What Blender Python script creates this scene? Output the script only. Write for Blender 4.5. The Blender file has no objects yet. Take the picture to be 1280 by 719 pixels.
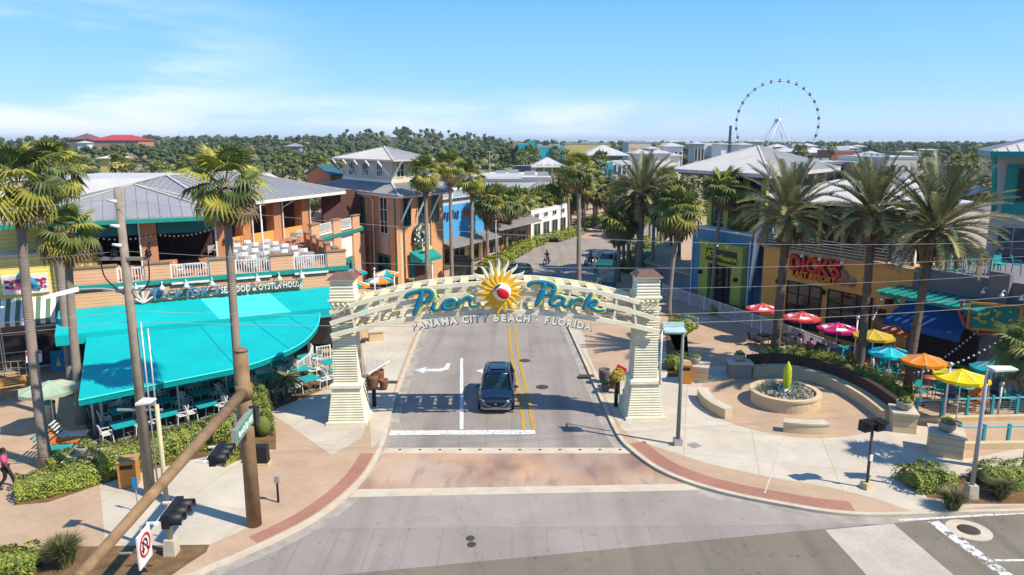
import bpy, bmesh, math, random
from mathutils import Vector, Matrix
from mathutils.geometry import tessellate_polygon
R = math.radians
scn = bpy.context.scene
COL = scn.collection
rnd = random.Random(7)

# ------------------------------------------------------------------ camera model (survey helper: pixel + height -> world point)
FPX, PITCH, CAMH = 900.0, R(11.4), 13.6
def P(px, py, z=0.0):
    u = (px-640)/FPX; v = (359.5-py)/FPX
    t = (CAMH-z)/(math.sin(PITCH)-v*math.cos(PITCH))
    return Vector((t*u, t*(math.cos(PITCH)+v*math.sin(PITCH)), z))
def ZY(px, py, Y):
    u = (px-640)/FPX; v = (359.5-py)/FPX
    t = Y/(math.cos(PITCH)+v*math.sin(PITCH))
    return Vector((t*u, Y, CAMH-t*(math.sin(PITCH)-v*math.cos(PITCH))))
def PG(pts, z=0.0): return [P(a, b, z) for a, b in pts]
def lerp(a, b, t): return a+(b-a)*t

# ------------------------------------------------------------------ materials
def lin(c):
    c /= 255.0
    return c/12.92 if c <= 0.04045 else ((c+0.055)/1.055)**2.4
def S(r, g, b, k=0.8): return (lin(r)*k, lin(g)*k, lin(b)*k)
MATS = {}
def mat(name, col, rough=0.8, metal=0.0, var=0.12, scale=3.0, bump=0.0, bscale=30.0, spec=0.3, col2=None, fine=0.0, trans=0.0, coord='Object', coat=0.0, seed=0):
    if name in MATS: return MATS[name]
    m = bpy.data.materials.new(name); m.use_nodes = True
    nt = m.node_tree; N = nt.nodes; L = nt.links
    bs = N['Principled BSDF']; out = N['Material Output']
    bs.inputs['Roughness'].default_value = rough
    bs.inputs['Metallic'].default_value = metal
    bs.inputs['Specular IOR Level'].default_value = spec
    bs.inputs['Coat Weight'].default_value = coat
    tc = N.new('ShaderNodeTexCoord'); src = tc.outputs[coord]
    if coord == 'World':
        src = None
    c2 = col2 or tuple(max(0, x*(1-2.2*var)) for x in col)
    ns = N.new('ShaderNodeTexNoise'); ns.inputs['Scale'].default_value = scale
    ns.inputs['Detail'].default_value = 6; ns.inputs['Roughness'].default_value = 0.62
    L.new(src, ns.inputs['Vector'])
    mr = N.new('ShaderNodeMapRange'); mr.inputs['From Min'].default_value = 0.3; mr.inputs['From Max'].default_value = 0.7
    L.new(ns.outputs['Fac'], mr.inputs['Value'])
    mx = N.new('ShaderNodeMix'); mx.data_type = 'RGBA'
    mx.inputs['A'].default_value = (*c2, 1); mx.inputs['B'].default_value = (*col, 1)
    L.new(mr.outputs['Result'], mx.inputs['Factor'])
    res = mx.outputs['Result']
    if fine > 0:
        n2 = N.new('ShaderNodeTexNoise'); n2.inputs['Scale'].default_value = bscale*2; n2.inputs['Detail'].default_value = 3
        L.new(src, n2.inputs['Vector'])
        m2 = N.new('ShaderNodeMapRange'); m2.inputs['From Min'].default_value = 0.3; m2.inputs['From Max'].default_value = 0.7
        m2.inputs['To Min'].default_value = 1-fine; m2.inputs['To Max'].default_value = 1+fine
        L.new(n2.outputs['Fac'], m2.inputs['Value'])
        vm = N.new('ShaderNodeVectorMath'); vm.operation = 'SCALE'
        L.new(res, vm.inputs[0]); L.new(m2.outputs['Result'], vm.inputs['Scale']); res = vm.outputs['Vector']
    L.new(res, bs.inputs['Base Color'])
    if bump > 0:
        nb = N.new('ShaderNodeTexNoise'); nb.inputs['Scale'].default_value = bscale; nb.inputs['Detail'].default_value = 4
        L.new(src, nb.inputs['Vector'])
        bp = N.new('ShaderNodeBump'); bp.inputs['Strength'].default_value = bump; bp.inputs['Distance'].default_value = 0.03
        L.new(nb.outputs['Fac'], bp.inputs['Height']); L.new(bp.outputs['Normal'], bs.inputs['Normal'])
    if trans > 0:
        tr = N.new('ShaderNodeBsdfTranslucent'); L.new(res, tr.inputs['Color'])
        ms = N.new('ShaderNodeMixShader'); ms.inputs['Fac'].default_value = trans
        L.new(bs.outputs[0], ms.inputs[1]); L.new(tr.outputs[0], ms.inputs[2]); L.new(ms.outputs[0], out.inputs['Surface'])
    MATS[name] = m
    return m

def siding(name, col, period=0.17, groove=0.35, var=0.06, axis='Z', gw=0.12):
    """lapped boards: the board profile drives bump and the thin gap under each board"""
    m = mat(name, col, rough=0.75, var=var, scale=0.8)
    nt = m.node_tree; N = nt.nodes; L = nt.links; bs = N['Principled BSDF']
    tc = [n for n in N if n.type == 'TEX_COORD'][0]
    sp = N.new('ShaderNodeSeparateXYZ'); L.new(tc.outputs['Object'], sp.inputs[0])
    dv = N.new('ShaderNodeMath'); dv.operation = 'DIVIDE'; dv.inputs[1].default_value = period; L.new(sp.outputs[axis], dv.inputs[0])
    fr = N.new('ShaderNodeMath'); fr.operation = 'FRACT'; L.new(dv.outputs[0], fr.inputs[0])
    lt = N.new('ShaderNodeMath'); lt.operation = 'LESS_THAN'; lt.inputs[1].default_value = gw; L.new(fr.outputs[0], lt.inputs[0])
    old = bs.inputs['Base Color'].links[0].from_socket
    mx = N.new('ShaderNodeMix'); mx.data_type = 'RGBA'
    dk = N.new('ShaderNodeMix'); dk.data_type = 'RGBA'; dk.inputs['Factor'].default_value = groove; dk.inputs['B'].default_value = (0.02, 0.02, 0.02, 1)
    L.new(old, dk.inputs['A']); L.new(lt.outputs[0], mx.inputs['Factor']); L.new(old, mx.inputs['A']); L.new(dk.outputs['Result'], mx.inputs['B'])
    L.new(mx.outputs['Result'], bs.inputs['Base Color'])
    bp = N.new('ShaderNodeBump'); bp.inputs['Strength'].default_value = 0.6; bp.inputs['Distance'].default_value = 0.04
    inv = N.new('ShaderNodeMath'); inv.operation = 'SUBTRACT'; inv.inputs[0].default_value = 1; L.new(fr.outputs[0], inv.inputs[1])
    L.new(inv.outputs[0], bp.inputs['Height']); L.new(bp.outputs['Normal'], bs.inputs['Normal'])
    return m

def asphalt(name, col, dark, joints=False, stains=0.5, speck=0.35):
    m = mat(name, col, rough=0.92, var=0.12, scale=0.25, bump=0.25, bscale=60, fine=speck, spec=0.2)
    nt = m.node_tree; N = nt.nodes; L = nt.links; bs = N['Principled BSDF']
    tc = [n for n in N if n.type == 'TEX_COORD'][0]
    res = bs.inputs['Base Color'].links[0].from_socket
    def mul(res, fac_socket, darkcol):
        mx = N.new('ShaderNodeMix'); mx.data_type = 'RGBA'
        L.new(fac_socket, mx.inputs['Factor']); L.new(res, mx.inputs['A']); mx.inputs['B'].default_value = (*darkcol, 1)
        return mx.outputs['Result']
    # long smears along the driving direction (tyre polish and oil)
    mp = N.new('ShaderNodeMapping'); mp.inputs['Scale'].default_value = (0.8, 0.045, 1); L.new(tc.outputs['Object'], mp.inputs[0])
    n1 = N.new('ShaderNodeTexNoise'); n1.inputs['Scale'].default_value = 1.0; n1.inputs['Detail'].default_value = 5; L.new(mp.outputs[0], n1.inputs['Vector'])
    r1 = N.new('ShaderNodeMapRange'); r1.inputs['From Min'].default_value = 0.5; r1.inputs['From Max'].default_value = 0.72; r1.inputs['To Max'].default_value = stains
    L.new(n1.outputs['Fac'], r1.inputs['Value']); res = mul(res, r1.outputs['Result'], dark)
    # small dark spots (gum, oil drips)
    vo = N.new('ShaderNodeTexVoronoi'); vo.inputs['Scale'].default_value = 1.3; L.new(tc.outputs['Object'], vo.inputs['Vector'])
    r2 = N.new('ShaderNodeMapRange'); r2.inputs['From Min'].default_value = 0.10; r2.inputs['From Max'].default_value = 0.06; r2.inputs['To Max'].default_value = 0.55
    L.new(vo.outputs['Distance'], r2.inputs['Value']); res = mul(res, r2.outputs['Result'], tuple(x*0.6 for x in dark))
    # hairline cracks
    v2 = N.new('ShaderNodeTexVoronoi'); v2.feature = 'DISTANCE_TO_EDGE'; v2.inputs['Scale'].default_value = 0.16
    n3 = N.new('ShaderNodeTexNoise'); n3.inputs['Scale'].default_value = 1.6; L.new(tc.outputs['Object'], n3.inputs['Vector'])
    ad = N.new('ShaderNodeMix'); ad.data_type = 'RGBA'; ad.blend_type = 'LINEAR_LIGHT'; ad.inputs['Factor'].default_value = 0.35
    L.new(tc.outputs['Object'], ad.inputs['A']); L.new(n3.outputs['Color'], ad.inputs['B']); L.new(ad.outputs['Result'], v2.inputs['Vector'])
    r3 = N.new('ShaderNodeMapRange'); r3.inputs['From Min'].default_value = 0.004; r3.inputs['From Max'].default_value = 0.001; r3.inputs['To Max'].default_value = 0.22
    L.new(v2.outputs['Distance'], r3.inputs['Value']); res = mul(res, r3.outputs['Result'], tuple(x*0.5 for x in dark))
    if joints:
        sp = N.new('ShaderNodeSeparateXYZ'); L.new(tc.outputs['Object'], sp.inputs[0])
        wv = N.new('ShaderNodeMath'); wv.operation = 'PINGPONG'; wv.inputs[1].default_value = 0.62
        L.new(sp.outputs['X'], wv.inputs[0])
        r4 = N.new('ShaderNodeMapRange'); r4.inputs['From Min'].default_value = 0.03; r4.inputs['From Max'].default_value = 0.015; r4.inputs['To Max'].default_value = 0.22
        L.new(wv.outputs[0], r4.inputs['Value']); res = mul(res, r4.outputs['Result'], tuple(x*0.6 for x in dark))
    L.new(res, bs.inputs['Base Color'])
    return m

def paving(name, col, jcol, size=1.5, jw=0.012, rot=0.0, var=0.1, brick=False, stain=None):
    m = mat(name, col, rough=0.88, var=var, scale=0.5, bump=0.15, bscale=40, fine=0.18, spec=0.25)
    nt = m.node_tree; N = nt.nodes; L = nt.links; bs = N['Principled BSDF']
    tc = [n for n in N if n.type == 'TEX_COORD'][0]
    res = bs.inputs['Base Color'].links[0].from_socket
    mp = N.new('ShaderNodeMapping'); mp.inputs['Rotation'].default_value = (0, 0, rot); L.new(tc.outputs['Object'], mp.inputs[0])
    bt = N.new('ShaderNodeTexBrick'); L.new(mp.outputs[0], bt.inputs['Vector'])
    bt.inputs['Scale'].default_value = 1.0
    if brick:
        bt.inputs['Brick Width'].default_value = size; bt.inputs['Row Height'].default_value = size/2
    else:
        bt.offset = 0.0; bt.inputs['Brick Width'].default_value = size; bt.inputs['Row Height'].default_value = size
    bt.inputs['Mortar Size'].default_value = jw; bt.inputs['Mortar Smooth'].default_value = 0.3
    bt.inputs['Color1'].default_value = (1, 1, 1, 1); bt.inputs['Color2'].default_value = (0.92, 0.91, 0.9, 1)
    bt.inputs['Mortar'].default_value = (*jcol, 1)
    mx = N.new('ShaderNodeMix'); mx.data_type = 'RGBA'; mx.blend_type = 'MULTIPLY'; mx.inputs['Factor'].default_value = 1
    L.new(res, mx.inputs['A']); L.new(bt.outputs['Color'], mx.inputs['B']); res = mx.outputs['Result']
    ns = N.new('ShaderNodeTexNoise'); ns.inputs['Scale'].default_value = 0.35; ns.inputs['Detail'].default_value = 8; ns.inputs['Roughness'].default_value = 0.7
    L.new(tc.outputs['Object'], ns.inputs['Vector'])
    r1 = N.new('ShaderNodeMapRange'); r1.inputs['From Min'].default_value = 0.48; r1.inputs['From Max'].default_value = 0.75; r1.inputs['To Max'].default_value = 0.6
    L.new(ns.outputs['Fac'], r1.inputs['Value'])
    m2 = N.new('ShaderNodeMix'); m2.data_type = 'RGBA'; m2.inputs['B'].default_value = (*(stain or tuple(x*0.62 for x in col)), 1)
    L.new(r1.outputs['Result'], m2.inputs['Factor']); L.new(res, m2.inputs['A'])
    L.new(m2.outputs['Result'], bs.inputs['Base Color'])
    return m

def glass(name, col=(0.02, 0.03, 0.04), rough=0.08):
    return mat(name, col, rough=rough, spec=0.7, var=0.3, scale=0.7)

# ------------------------------------------------------------------ mesh builder
class MB:
    def __init__(s): s.v = []; s.f = []; s.mi = []; s.m = 0; s.sm = []; s.smooth = False
    def add(s, vs, fs):
        o = len(s.v); s.v += [tuple(a) for a in vs]
        for f in fs: s.f.append(tuple(i+o for i in f)); s.mi.append(s.m); s.sm.append(s.smooth)
        return s
    def hexa(s, p):   # 8 points: bottom 4 ccw, top 4 ccw
        return s.add(p, [(3,2,1,0),(4,5,6,7),(0,1,5,4),(1,2,6,5),(2,3,7,6),(3,0,4,7)])
    def box(s, x0, x1, y0, y1, z0, z1, tx=0.0, ty=0.0):
        return s.hexa([(x0,y0,z0),(x1,y0,z0),(x1,y1,z0),(x0,y1,z0),(x0+tx,y0+ty,z1),(x1-tx,y0+ty,z1),(x1-tx,y1-ty,z1),(x0+tx,y1-ty,z1)])
    def cbox(s, c, sx, sy, sz, rz=0.0, rx=0.0, ry=0.0):
        M = Matrix.Translation(Vector(c)) @ Matrix.Rotation(rz,4,'Z') @ Matrix.Rotation(ry,4,'Y') @ Matrix.Rotation(rx,4,'X')
        a, b, d = sx/2, sy/2, sz/2
        return s.hexa([M @ Vector(q) for q in ((-a,-b,-d),(a,-b,-d),(a,b,-d),(-a,b,-d),(-a,-b,d),(a,-b,d),(a,b,d),(-a,b,d))])
    def wbox(s, p0, p1, u0, u1, z0, z1, d0, d1):
        """box on a wall running p0->p1 (seen from outside p0 is left); u along, d outwards"""
        a = Vector((p1[0]-p0[0], p1[1]-p0[1])).normalized(); n = Vector((a.y, -a.x)); b = Vector((p0[0], p0[1]))
        q = lambda u, d, z: (*(b+a*u+n*d), z)
        return s.hexa([q(u0,d1,z0), q(u1,d1,z0), q(u1,d0,z0), q(u0,d0,z0), q(u0,d1,z1), q(u1,d1,z1), q(u1,d0,z1), q(u0,d0,z1)])
    def bar(s, a, b, w, h=None, up=(0,0,1)):
        a = Vector(a); b = Vector(b); h = h or w; d = (b-a).normalized(); up = Vector(up)
        if abs(d.dot(up)) > 0.98: up = Vector((1,0,0))
        x = d.cross(up).normalized()*w/2; y = x.cross(d).normalized()*h/2
        return s.hexa([a-x-y, a+x-y, a+x+y, a-x+y, b-x-y, b+x-y, b+x+y, b-x+y])
    def prism(s, poly, z0, z1, top=True, bottom=True, tscale=None):
        n = len(poly); lo = [(p[0], p[1], z0) for p in poly]; hi = [(p[0], p[1], z1) for p in poly]
        if tscale is not None:
            cx = sum(p[0] for p in poly)/n; cy = sum(p[1] for p in poly)/n
            hi = [(cx+(p[0]-cx)*tscale, cy+(p[1]-cy)*tscale, z1) for p in poly]
        area = sum(poly[i][0]*poly[(i+1)%n][1]-poly[(i+1)%n][0]*poly[i][1] for i in range(n))
        idx = list(range(n))
        fs = []
        for i in range(n):
            j = (i+1) % n
            fs.append((i, j, j+n, i+n) if area > 0 else (j, i, i+n, j+n))
        s.add(lo+hi, fs)
        tri = tessellate_polygon([[Vector((p[0], p[1], 0)) for p in poly]])
        if top: s.sheet(poly, z1, tri) if tscale is None else s.add(hi, [tuple(t) for t in tri])
        if bottom: s.sheet(poly, z0, tri, flip=True)
        return s
    def sheet(s, poly, z, tri=None, flip=False):
        tri = tri or tessellate_polygon([[Vector((p[0], p[1], 0)) for p in poly]])
        vs = [(p[0], p[1], z) for p in poly]; fs = []
        for t in tri:
            a, b, c = (Vector(vs[i]) for i in t)
            up = (b-a).cross(c-a).z > 0
            fs.append(tuple(t) if up != flip else tuple(reversed(t)))
        return s.add(vs, fs)
    def tube(s, pts, rad, n=8, caps=True, flat=1.0, upv=None, twist=0.0):
        pts = [Vector(p) for p in pts]; k = len(pts)
        if not isinstance(rad, (list, tuple)): rad = [rad]*k
        vs = []; ref = None
        for i, p in enumerate(pts):
            d = (pts[min(i+1, k-1)]-pts[max(i-1, 0)]).normalized()
            if upv is not None: x = d.cross(Vector(upv)).normalized()
            else:
                if ref is None: ref = Vector((0,0,1)) if abs(d.z) < 0.9 else Vector((1,0,0))
                x = d.cross(ref).normalized()
            y = x.cross(d).normalized(); 
            if upv is None: ref = y
            for j in range(n):
                a = 2*math.pi*j/n+twist
                vs.append(p + x*math.cos(a)*rad[i] + y*math.sin(a)*rad[i]*flat)
        fs = []
        for i in range(k-1):
            for j in range(n):
                j2 = (j+1) % n
                fs.append((i*n+j, i*n+j2, (i+1)*n+j2, (i+1)*n+j))
        if caps: fs.append(tuple(reversed(range(n)))); fs.append(tuple((k-1)*n+j for j in range(n)))
        sm = s.smooth; s.smooth = n > 6; s.add(vs, fs); s.smooth = sm
        return s
    def lathe(s, c, prof, n=16, sm=True):
        c = Vector(c); vs = []; 
        for r, z in prof:
            for j in range(n):
                a = 2*math.pi*j/n; vs.append(c+Vector((r*math.cos(a), r*math.sin(a), z)))
        fs = [(i*n+j, i*n+(j+1)%n, (i+1)*n+(j+1)%n, (i+1)*n+j) for i in range(len(prof)-1) for j in range(n)]
        fs.append(tuple(reversed(range(n)))); fs.append(tuple((len(prof)-1)*n+j for j in range(n)))
        o = s.smooth; s.smooth = sm; s.add(vs, fs); s.smooth = o
        return s
    def ball(s, c, r, n=10, m=7, sx=1, sy=1, sz=1):
        prof = [(max(0.001, math.sin(math.pi*i/m)*r), -math.cos(math.pi*i/m)*r) for i in range(m+1)]
        c = Vector(c); vs = []
        for q, z in prof:
            for j in range(n):
                a = 2*math.pi*j/n; vs.append(c+Vector((q*math.cos(a)*sx, q*math.sin(a)*sy, z*sz)))
        fs = [(i*n+j, i*n+(j+1)%n, (i+1)*n+(j+1)%n, (i+1)*n+j) for i in range(m) for j in range(n)]
        o = s.smooth; s.smooth = True; s.add(vs, fs); s.smooth = o
        return s
    def xf(s, M, start=0):
        for i in range(start, len(s.v)): s.v[i] = tuple(M @ Vector(s.v[i]))
        return s
    def build(s, name, mats, parent=None, world=False):
        me = bpy.data.meshes.new(name)
        vs = s.v
        if world and parent is not None:
            inv = PM(parent).inverted(); vs = [tuple(inv @ Vector(v)) for v in vs]
        me.from_pydata(vs, [], s.f)
        if not isinstance(mats, (list, tuple)): mats = [mats]
        for m in mats: me.materials.append(m)
        if len(mats) > 1: me.polygons.foreach_set('material_index', s.mi)
        me.polygons.foreach_set('use_smooth', s.sm)
        me.update()
        o = bpy.data.objects.new(name, me); COL.objects.link(o)
        if parent is not None: o.parent = parent
        return o

def LM(o): return Matrix.Translation(o.location) @ o.rotation_euler.to_matrix().to_4x4() @ Matrix.Diagonal((*o.scale, 1))
def PM(o):
    M = LM(o)
    while o.parent: o = o.parent; M = LM(o) @ M
    return M
def thing(name, label, cat, loc=(0,0,0), rz=0.0, group=None):
    o = bpy.data.objects.new(name, None); COL.objects.link(o); o.empty_display_size = 0.2
    o.location = loc; o.rotation_euler = (0,0,rz); tag(o, label, cat, group)
    return o
def tag(o, label=None, cat=None, group=None, kind=None):
    if label: o['label'] = label
    if cat: o['category'] = cat
    if group: o['group'] = group
    if kind: o['kind'] = kind
    return o
def struct(name, mb, m): return tag(mb.build(name, m), kind='structure')
KIDS = {}
def kids(o): return [c for c in bpy.data.objects if c.parent == o]
def kid_cache(o):
    if o.name not in KIDS: KIDS[o.name] = kids(o)
    return KIDS[o.name]
def dup(o, loc, rz=0.0, label=None, group=None, scale=None, mats=None):
    def rec(a, par):
        c = a.copy(); COL.objects.link(c); c.parent = par
        for k in kid_cache(a): rec(k, c)
        return c
    r = rec(o, None); r.location = loc; r.rotation_euler = (0,0,rz)
    if scale: r.scale = (scale,)*3 if not isinstance(scale, tuple) else scale
    if label: r['label'] = label
    if group: r['group'] = group
    return r

def text_geo(txt, size=1.0, ext=0.02, bold=0.0, shear=0.0, space=1.0):
    cu = bpy.data.curves.new('txt', 'FONT'); cu.body = txt; cu.size = size; cu.extrude = ext; cu.offset = bold; cu.shear = shear
    cu.align_x = 'CENTER'; cu.align_y = 'CENTER'; cu.resolution_u = 2; cu.space_character = space
    o = bpy.data.objects.new('txt', cu); COL.objects.link(o)
    dg = bpy.context.evaluated_depsgraph_get(); ev = o.evaluated_get(dg); me = bpy.data.meshes.new_from_object(ev)
    vs = [v.co.copy() for v in me.vertices]; fs = [tuple(p.vertices) for p in me.polygons]
    bpy.data.meshes.remove(me); bpy.data.objects.remove(o); bpy.data.curves.remove(cu)
    return vs, fs
def put_text(mb, txt, p, xdir, size, ext=0.03, bold=0.0, shear=0.0, tilt=0.0, space=1.0, up=(0,0,1), xs=1.0):
    vs, fs = text_geo(txt, size, ext, bold, shear, space); vs = [Vector((v.x*xs, v.y, v.z)) for v in vs]
    x = Vector(xdir).normalized(); u = Vector(up); n = x.cross(u).normalized(); u = n.cross(x).normalized()
    M = Matrix(((x.x,u.x,n.x,p[0]),(x.y,u.y,n.y,p[1]),(x.z,u.z,n.z,p[2]),(0,0,0,1))) @ Matrix.Rotation(tilt,4,'Z')
    mb.add([M @ v for v in vs], fs)
def catmull(pts, k=6):
    pts = [Vector(p) for p in pts]; out = []
    for i in range(len(pts)-1):
        p0 = pts[max(i-1,0)]; p1 = pts[i]; p2 = pts[i+1]; p3 = pts[min(i+2,len(pts)-1)]
        for j in range(k):
            t = j/k; out.append(0.5*((2*p1)+(p2-p0)*t+(2*p0-5*p1+4*p2-p3)*t*t+(3*p1-p0-3*p2+p3)*t**3))
    out.append(pts[-1]); return out
def offset(path, d):
    out = []
    for i, p in enumerate(path):
        t = (path[min(i+1,len(path)-1)]-path[max(i-1,0)]); t.z = 0; t.normalize()
        out.append(p+Vector((t.y, -t.x, 0))*d)
    return out
def ribbon(mb, a, b, z=None):
    n = len(a)
    for i in range(n-1):
        q = [a[i], a[i+1], b[i+1], b[i]]
        if z is not None: q = [Vector((w[0], w[1], z)) for w in q]
        if (q[1]-q[0]).cross(q[2]-q[0]).z < 0: q.reverse()
        mb.add(q, [(0,1,2,3)])

def roof_face(mb, pts, seam=0.55, sh=0.05, th=0.12, m_seam=None):
    """pts: eave start, eave end, then the upper points back to the start side. Slab with standing seams."""
    pts = [Vector(p) for p in pts]
    e = (pts[1]-pts[0]); L = e.length; e.normalize(); n = None
    n = (pts[1]-pts[0]).cross(pts[2]-pts[0]).normalized()
    if n.z < 0: n = -n
    up = n.cross(e).normalized()
    if up.dot(pts[2]-pts[0]) < 0: up = -up
    k = len(pts)
    dn = [p-Vector((0,0,th)) for p in pts]
    top = list(range(k)); 
    if (pts[1]-pts[0]).cross(pts[2]-pts[1]).z < 0: top.reverse()
    mb.add(pts+dn, [tuple(top), tuple(k+i for i in reversed(top))]+[(i,(i+1)%k,k+(i+1)%k,k+i) for i in range(k)])
    q = [((p-pts[0]).dot(e), (p-pts[0]).dot(up)) for p in pts]
    smin = min(a for a, _ in q); smax = max(a for a, _ in q)
    sq = smin+seam*0.5
    if m_seam is not None: old = mb.m; mb.m = m_seam
    while sq < smax:
        ts = []
        for i in range(k):
            (a0, b0), (a1, b1) = q[i], q[(i+1)%k]
            if (a0-sq)*(a1-sq) < 0: ts.append(b0+(b1-b0)*(sq-a0)/(a1-a0))
        if len(ts) >= 2 and max(ts)-min(ts) > 0.15:
            A = pts[0]+e*sq+up*min(ts)+n*sh/2; B = pts[0]+e*sq+up*max(ts)+n*sh/2
            mb.bar(A, B, 0.05, sh, up=n)
        sq += seam
    if m_seam is not None: mb.m = old

def leaf_blob(mb, c, r, n, size, rg, flat_bottom=True, jag=0.25):
    """leaf clumps scattered through the outer shell of an ellipsoid"""
    c = Vector(c)
    for _ in range(n):
        a = rg.uniform(0, 2*math.pi); z = rg.uniform(-0.35 if flat_bottom else -1, 1); q = math.sqrt(max(0, 1-z*z))
        k = rg.uniform(0.78, 1.0+jag*rg.random())
        d = Vector((q*math.cos(a), q*math.sin(a), z))
        p = c+Vector((d.x*r[0]*k, d.y*r[1]*k, d.z*r[2]*k))
        leaf_quad(mb, p, (d+Vector((rg.uniform(-.7,.7), rg.uniform(-.7,.7), rg.uniform(-.2,.9)))).normalized(), size*rg.uniform(.6,1.3), rg)
def leaf_quad(mb, p, nrm, s, rg):
    t = Vector((rg.uniform(-1,1), rg.uniform(-1,1), rg.uniform(-1,1))); x = nrm.cross(t)
    if x.length < 1e-3: x = Vector((1,0,0))
    x.normalize(); y = nrm.cross(x)
    x *= s*0.5; y *= s*0.36
    mb.add([p-x, p-y, p+x, p+y], [(0,1,2,3)])
# ------------------------------------------------------------------ surface materials
M_ASPH = asphalt('asphalt_worn', (0.31,0.268,0.232), (0.17,0.147,0.128), joints=True, stains=0.75)
M_ASPH2 = asphalt('asphalt_flare', (0.335,0.288,0.248), (0.20,0.173,0.15), stains=0.7)
M_ASPH3 = asphalt('asphalt_front_road', (0.20,0.172,0.13), (0.10,0.088,0.07), stains=0.75, speck=0.5)
M_CONC = paving('pale_concrete', (0.56,0.49,0.385), (0.72,0.68,0.62), size=3.1, jw=0.02, rot=0.25)
M_TAN = paving('tan_stamped_concrete', (0.48,0.335,0.22), (0.88,0.84,0.8), size=0.3, jw=0.008, rot=0.4, brick=True, stain=(0.42,0.30,0.20))
M_RED = paving('red_brick_strip', (0.40,0.20,0.145), (0.6,0.5,0.45), size=0.24, jw=0.01, rot=0.1, brick=True)
M_KERB = mat('kerb_concrete', (0.56,0.48,0.36), rough=0.85, var=0.12, scale=1.2, bump=0.2, fine=0.15)
M_STRIP = paving('crosswalk_concrete', (0.50,0.44,0.36), (0.85,0.82,0.8), size=0.16, jw=0.006, rot=0.9)
M_PAINT = mat('worn_white_paint', (0.72,0.70,0.66), rough=0.7, var=0.1, scale=6, fine=0.15)
M_YELL = mat('yellow_road_paint', (0.52,0.33,0.05), rough=0.7, var=0.15, scale=5, fine=0.2)
M_DIRT = mat('bark_mulch', (0.21,0.12,0.055), rough=1, var=0.25, scale=2, bump=0.8, bscale=25, fine=0.5)
M_IRON = mat('cast_iron', (0.10,0.075,0.06), rough=0.6, var=0.2, metal=0.3)

def worn(m, scale=7.0, amt=0.5):
    nt = m.node_tree; N = nt.nodes; L = nt.links; out = [n for n in N if n.type == 'OUTPUT_MATERIAL'][0]
    sh = out.inputs['Surface'].links[0].from_socket
    tc = [n for n in N if n.type == 'TEX_COORD'][0]
    ns = N.new('ShaderNodeTexNoise'); ns.inputs['Scale'].default_value = scale; ns.inputs['Detail'].default_value = 8; ns.inputs['Roughness'].default_value = 0.75
    L.new(tc.outputs['Object'], ns.inputs['Vector'])
    gt = N.new('ShaderNodeMath'); gt.operation = 'GREATER_THAN'; gt.inputs[1].default_value = amt; L.new(ns.outputs['Fac'], gt.inputs[0])
    tr = N.new('ShaderNodeBsdfTransparent'); mx = N.new('ShaderNodeMixShader')
    L.new(gt.outputs[0], mx.inputs[0]); L.new(sh, mx.inputs[1]); L.new(tr.outputs[0], mx.inputs[2]); L.new(mx.outputs[0], out.inputs['Surface'])
    return m
worn(M_PAINT, 9, 0.555)
M_PAINT_OLD = worn(mat('very_worn_white_paint', (0.66,0.64,0.60), rough=0.75, var=0.1, scale=6), 3.5, 0.52)
worn(M_YELL, 9, 0.565)

# brick crossing: peach and brown pavers with dark tyre marks
def crossing_mat():
    m = paving('peach_brick_crossing', (0.50,0.295,0.175), (0.88,0.84,0.8), size=0.3, jw=0.01, brick=True, stain=(0.45,0.27,0.16))
    nt = m.node_tree; N = nt.nodes; L = nt.links; bs = N['Principled BSDF']
    tc = [n for n in N if n.type == 'TEX_COORD'][0]; res = bs.inputs['Base Color'].links[0].from_socket
    for sc, lo, hi, col, amt in (((0.5,0.22,1), .42, .66, (0.19,0.13,0.105), .95), ((0.22,0.3,1), .42, .66, (0.46,0.37,0.29), .6), ((1.5,0.5,1), .55, .7, (0.19,0.14,0.125), .7)):
        mp = N.new('ShaderNodeMapping'); mp.inputs['Scale'].default_value = sc; mp.inputs['Location'].default_value = (sc[0]*9, 3, 0); L.new(tc.outputs['Object'], mp.inputs[0])
        ns = N.new('ShaderNodeTexNoise'); ns.inputs['Scale'].default_value = 1; ns.inputs['Detail'].default_value = 7; L.new(mp.outputs[0], ns.inputs['Vector'])
        r = N.new('ShaderNodeMapRange'); r.inputs['From Min'].default_value = lo; r.inputs['From Max'].default_value = hi; r.inputs['To Max'].default_value = amt; L.new(ns.outputs['Fac'], r.inputs['Value'])
        mx = N.new('ShaderNodeMix'); mx.data_type = 'RGBA'; mx.inputs['B'].default_value = (*col, 1); L.new(r.outputs[0], mx.inputs['Factor']); L.new(res, mx.inputs['A']); res = mx.outputs['Result']
    L.new(res, bs.inputs['Base Color']); return m
M_XING = crossing_mat()

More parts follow.
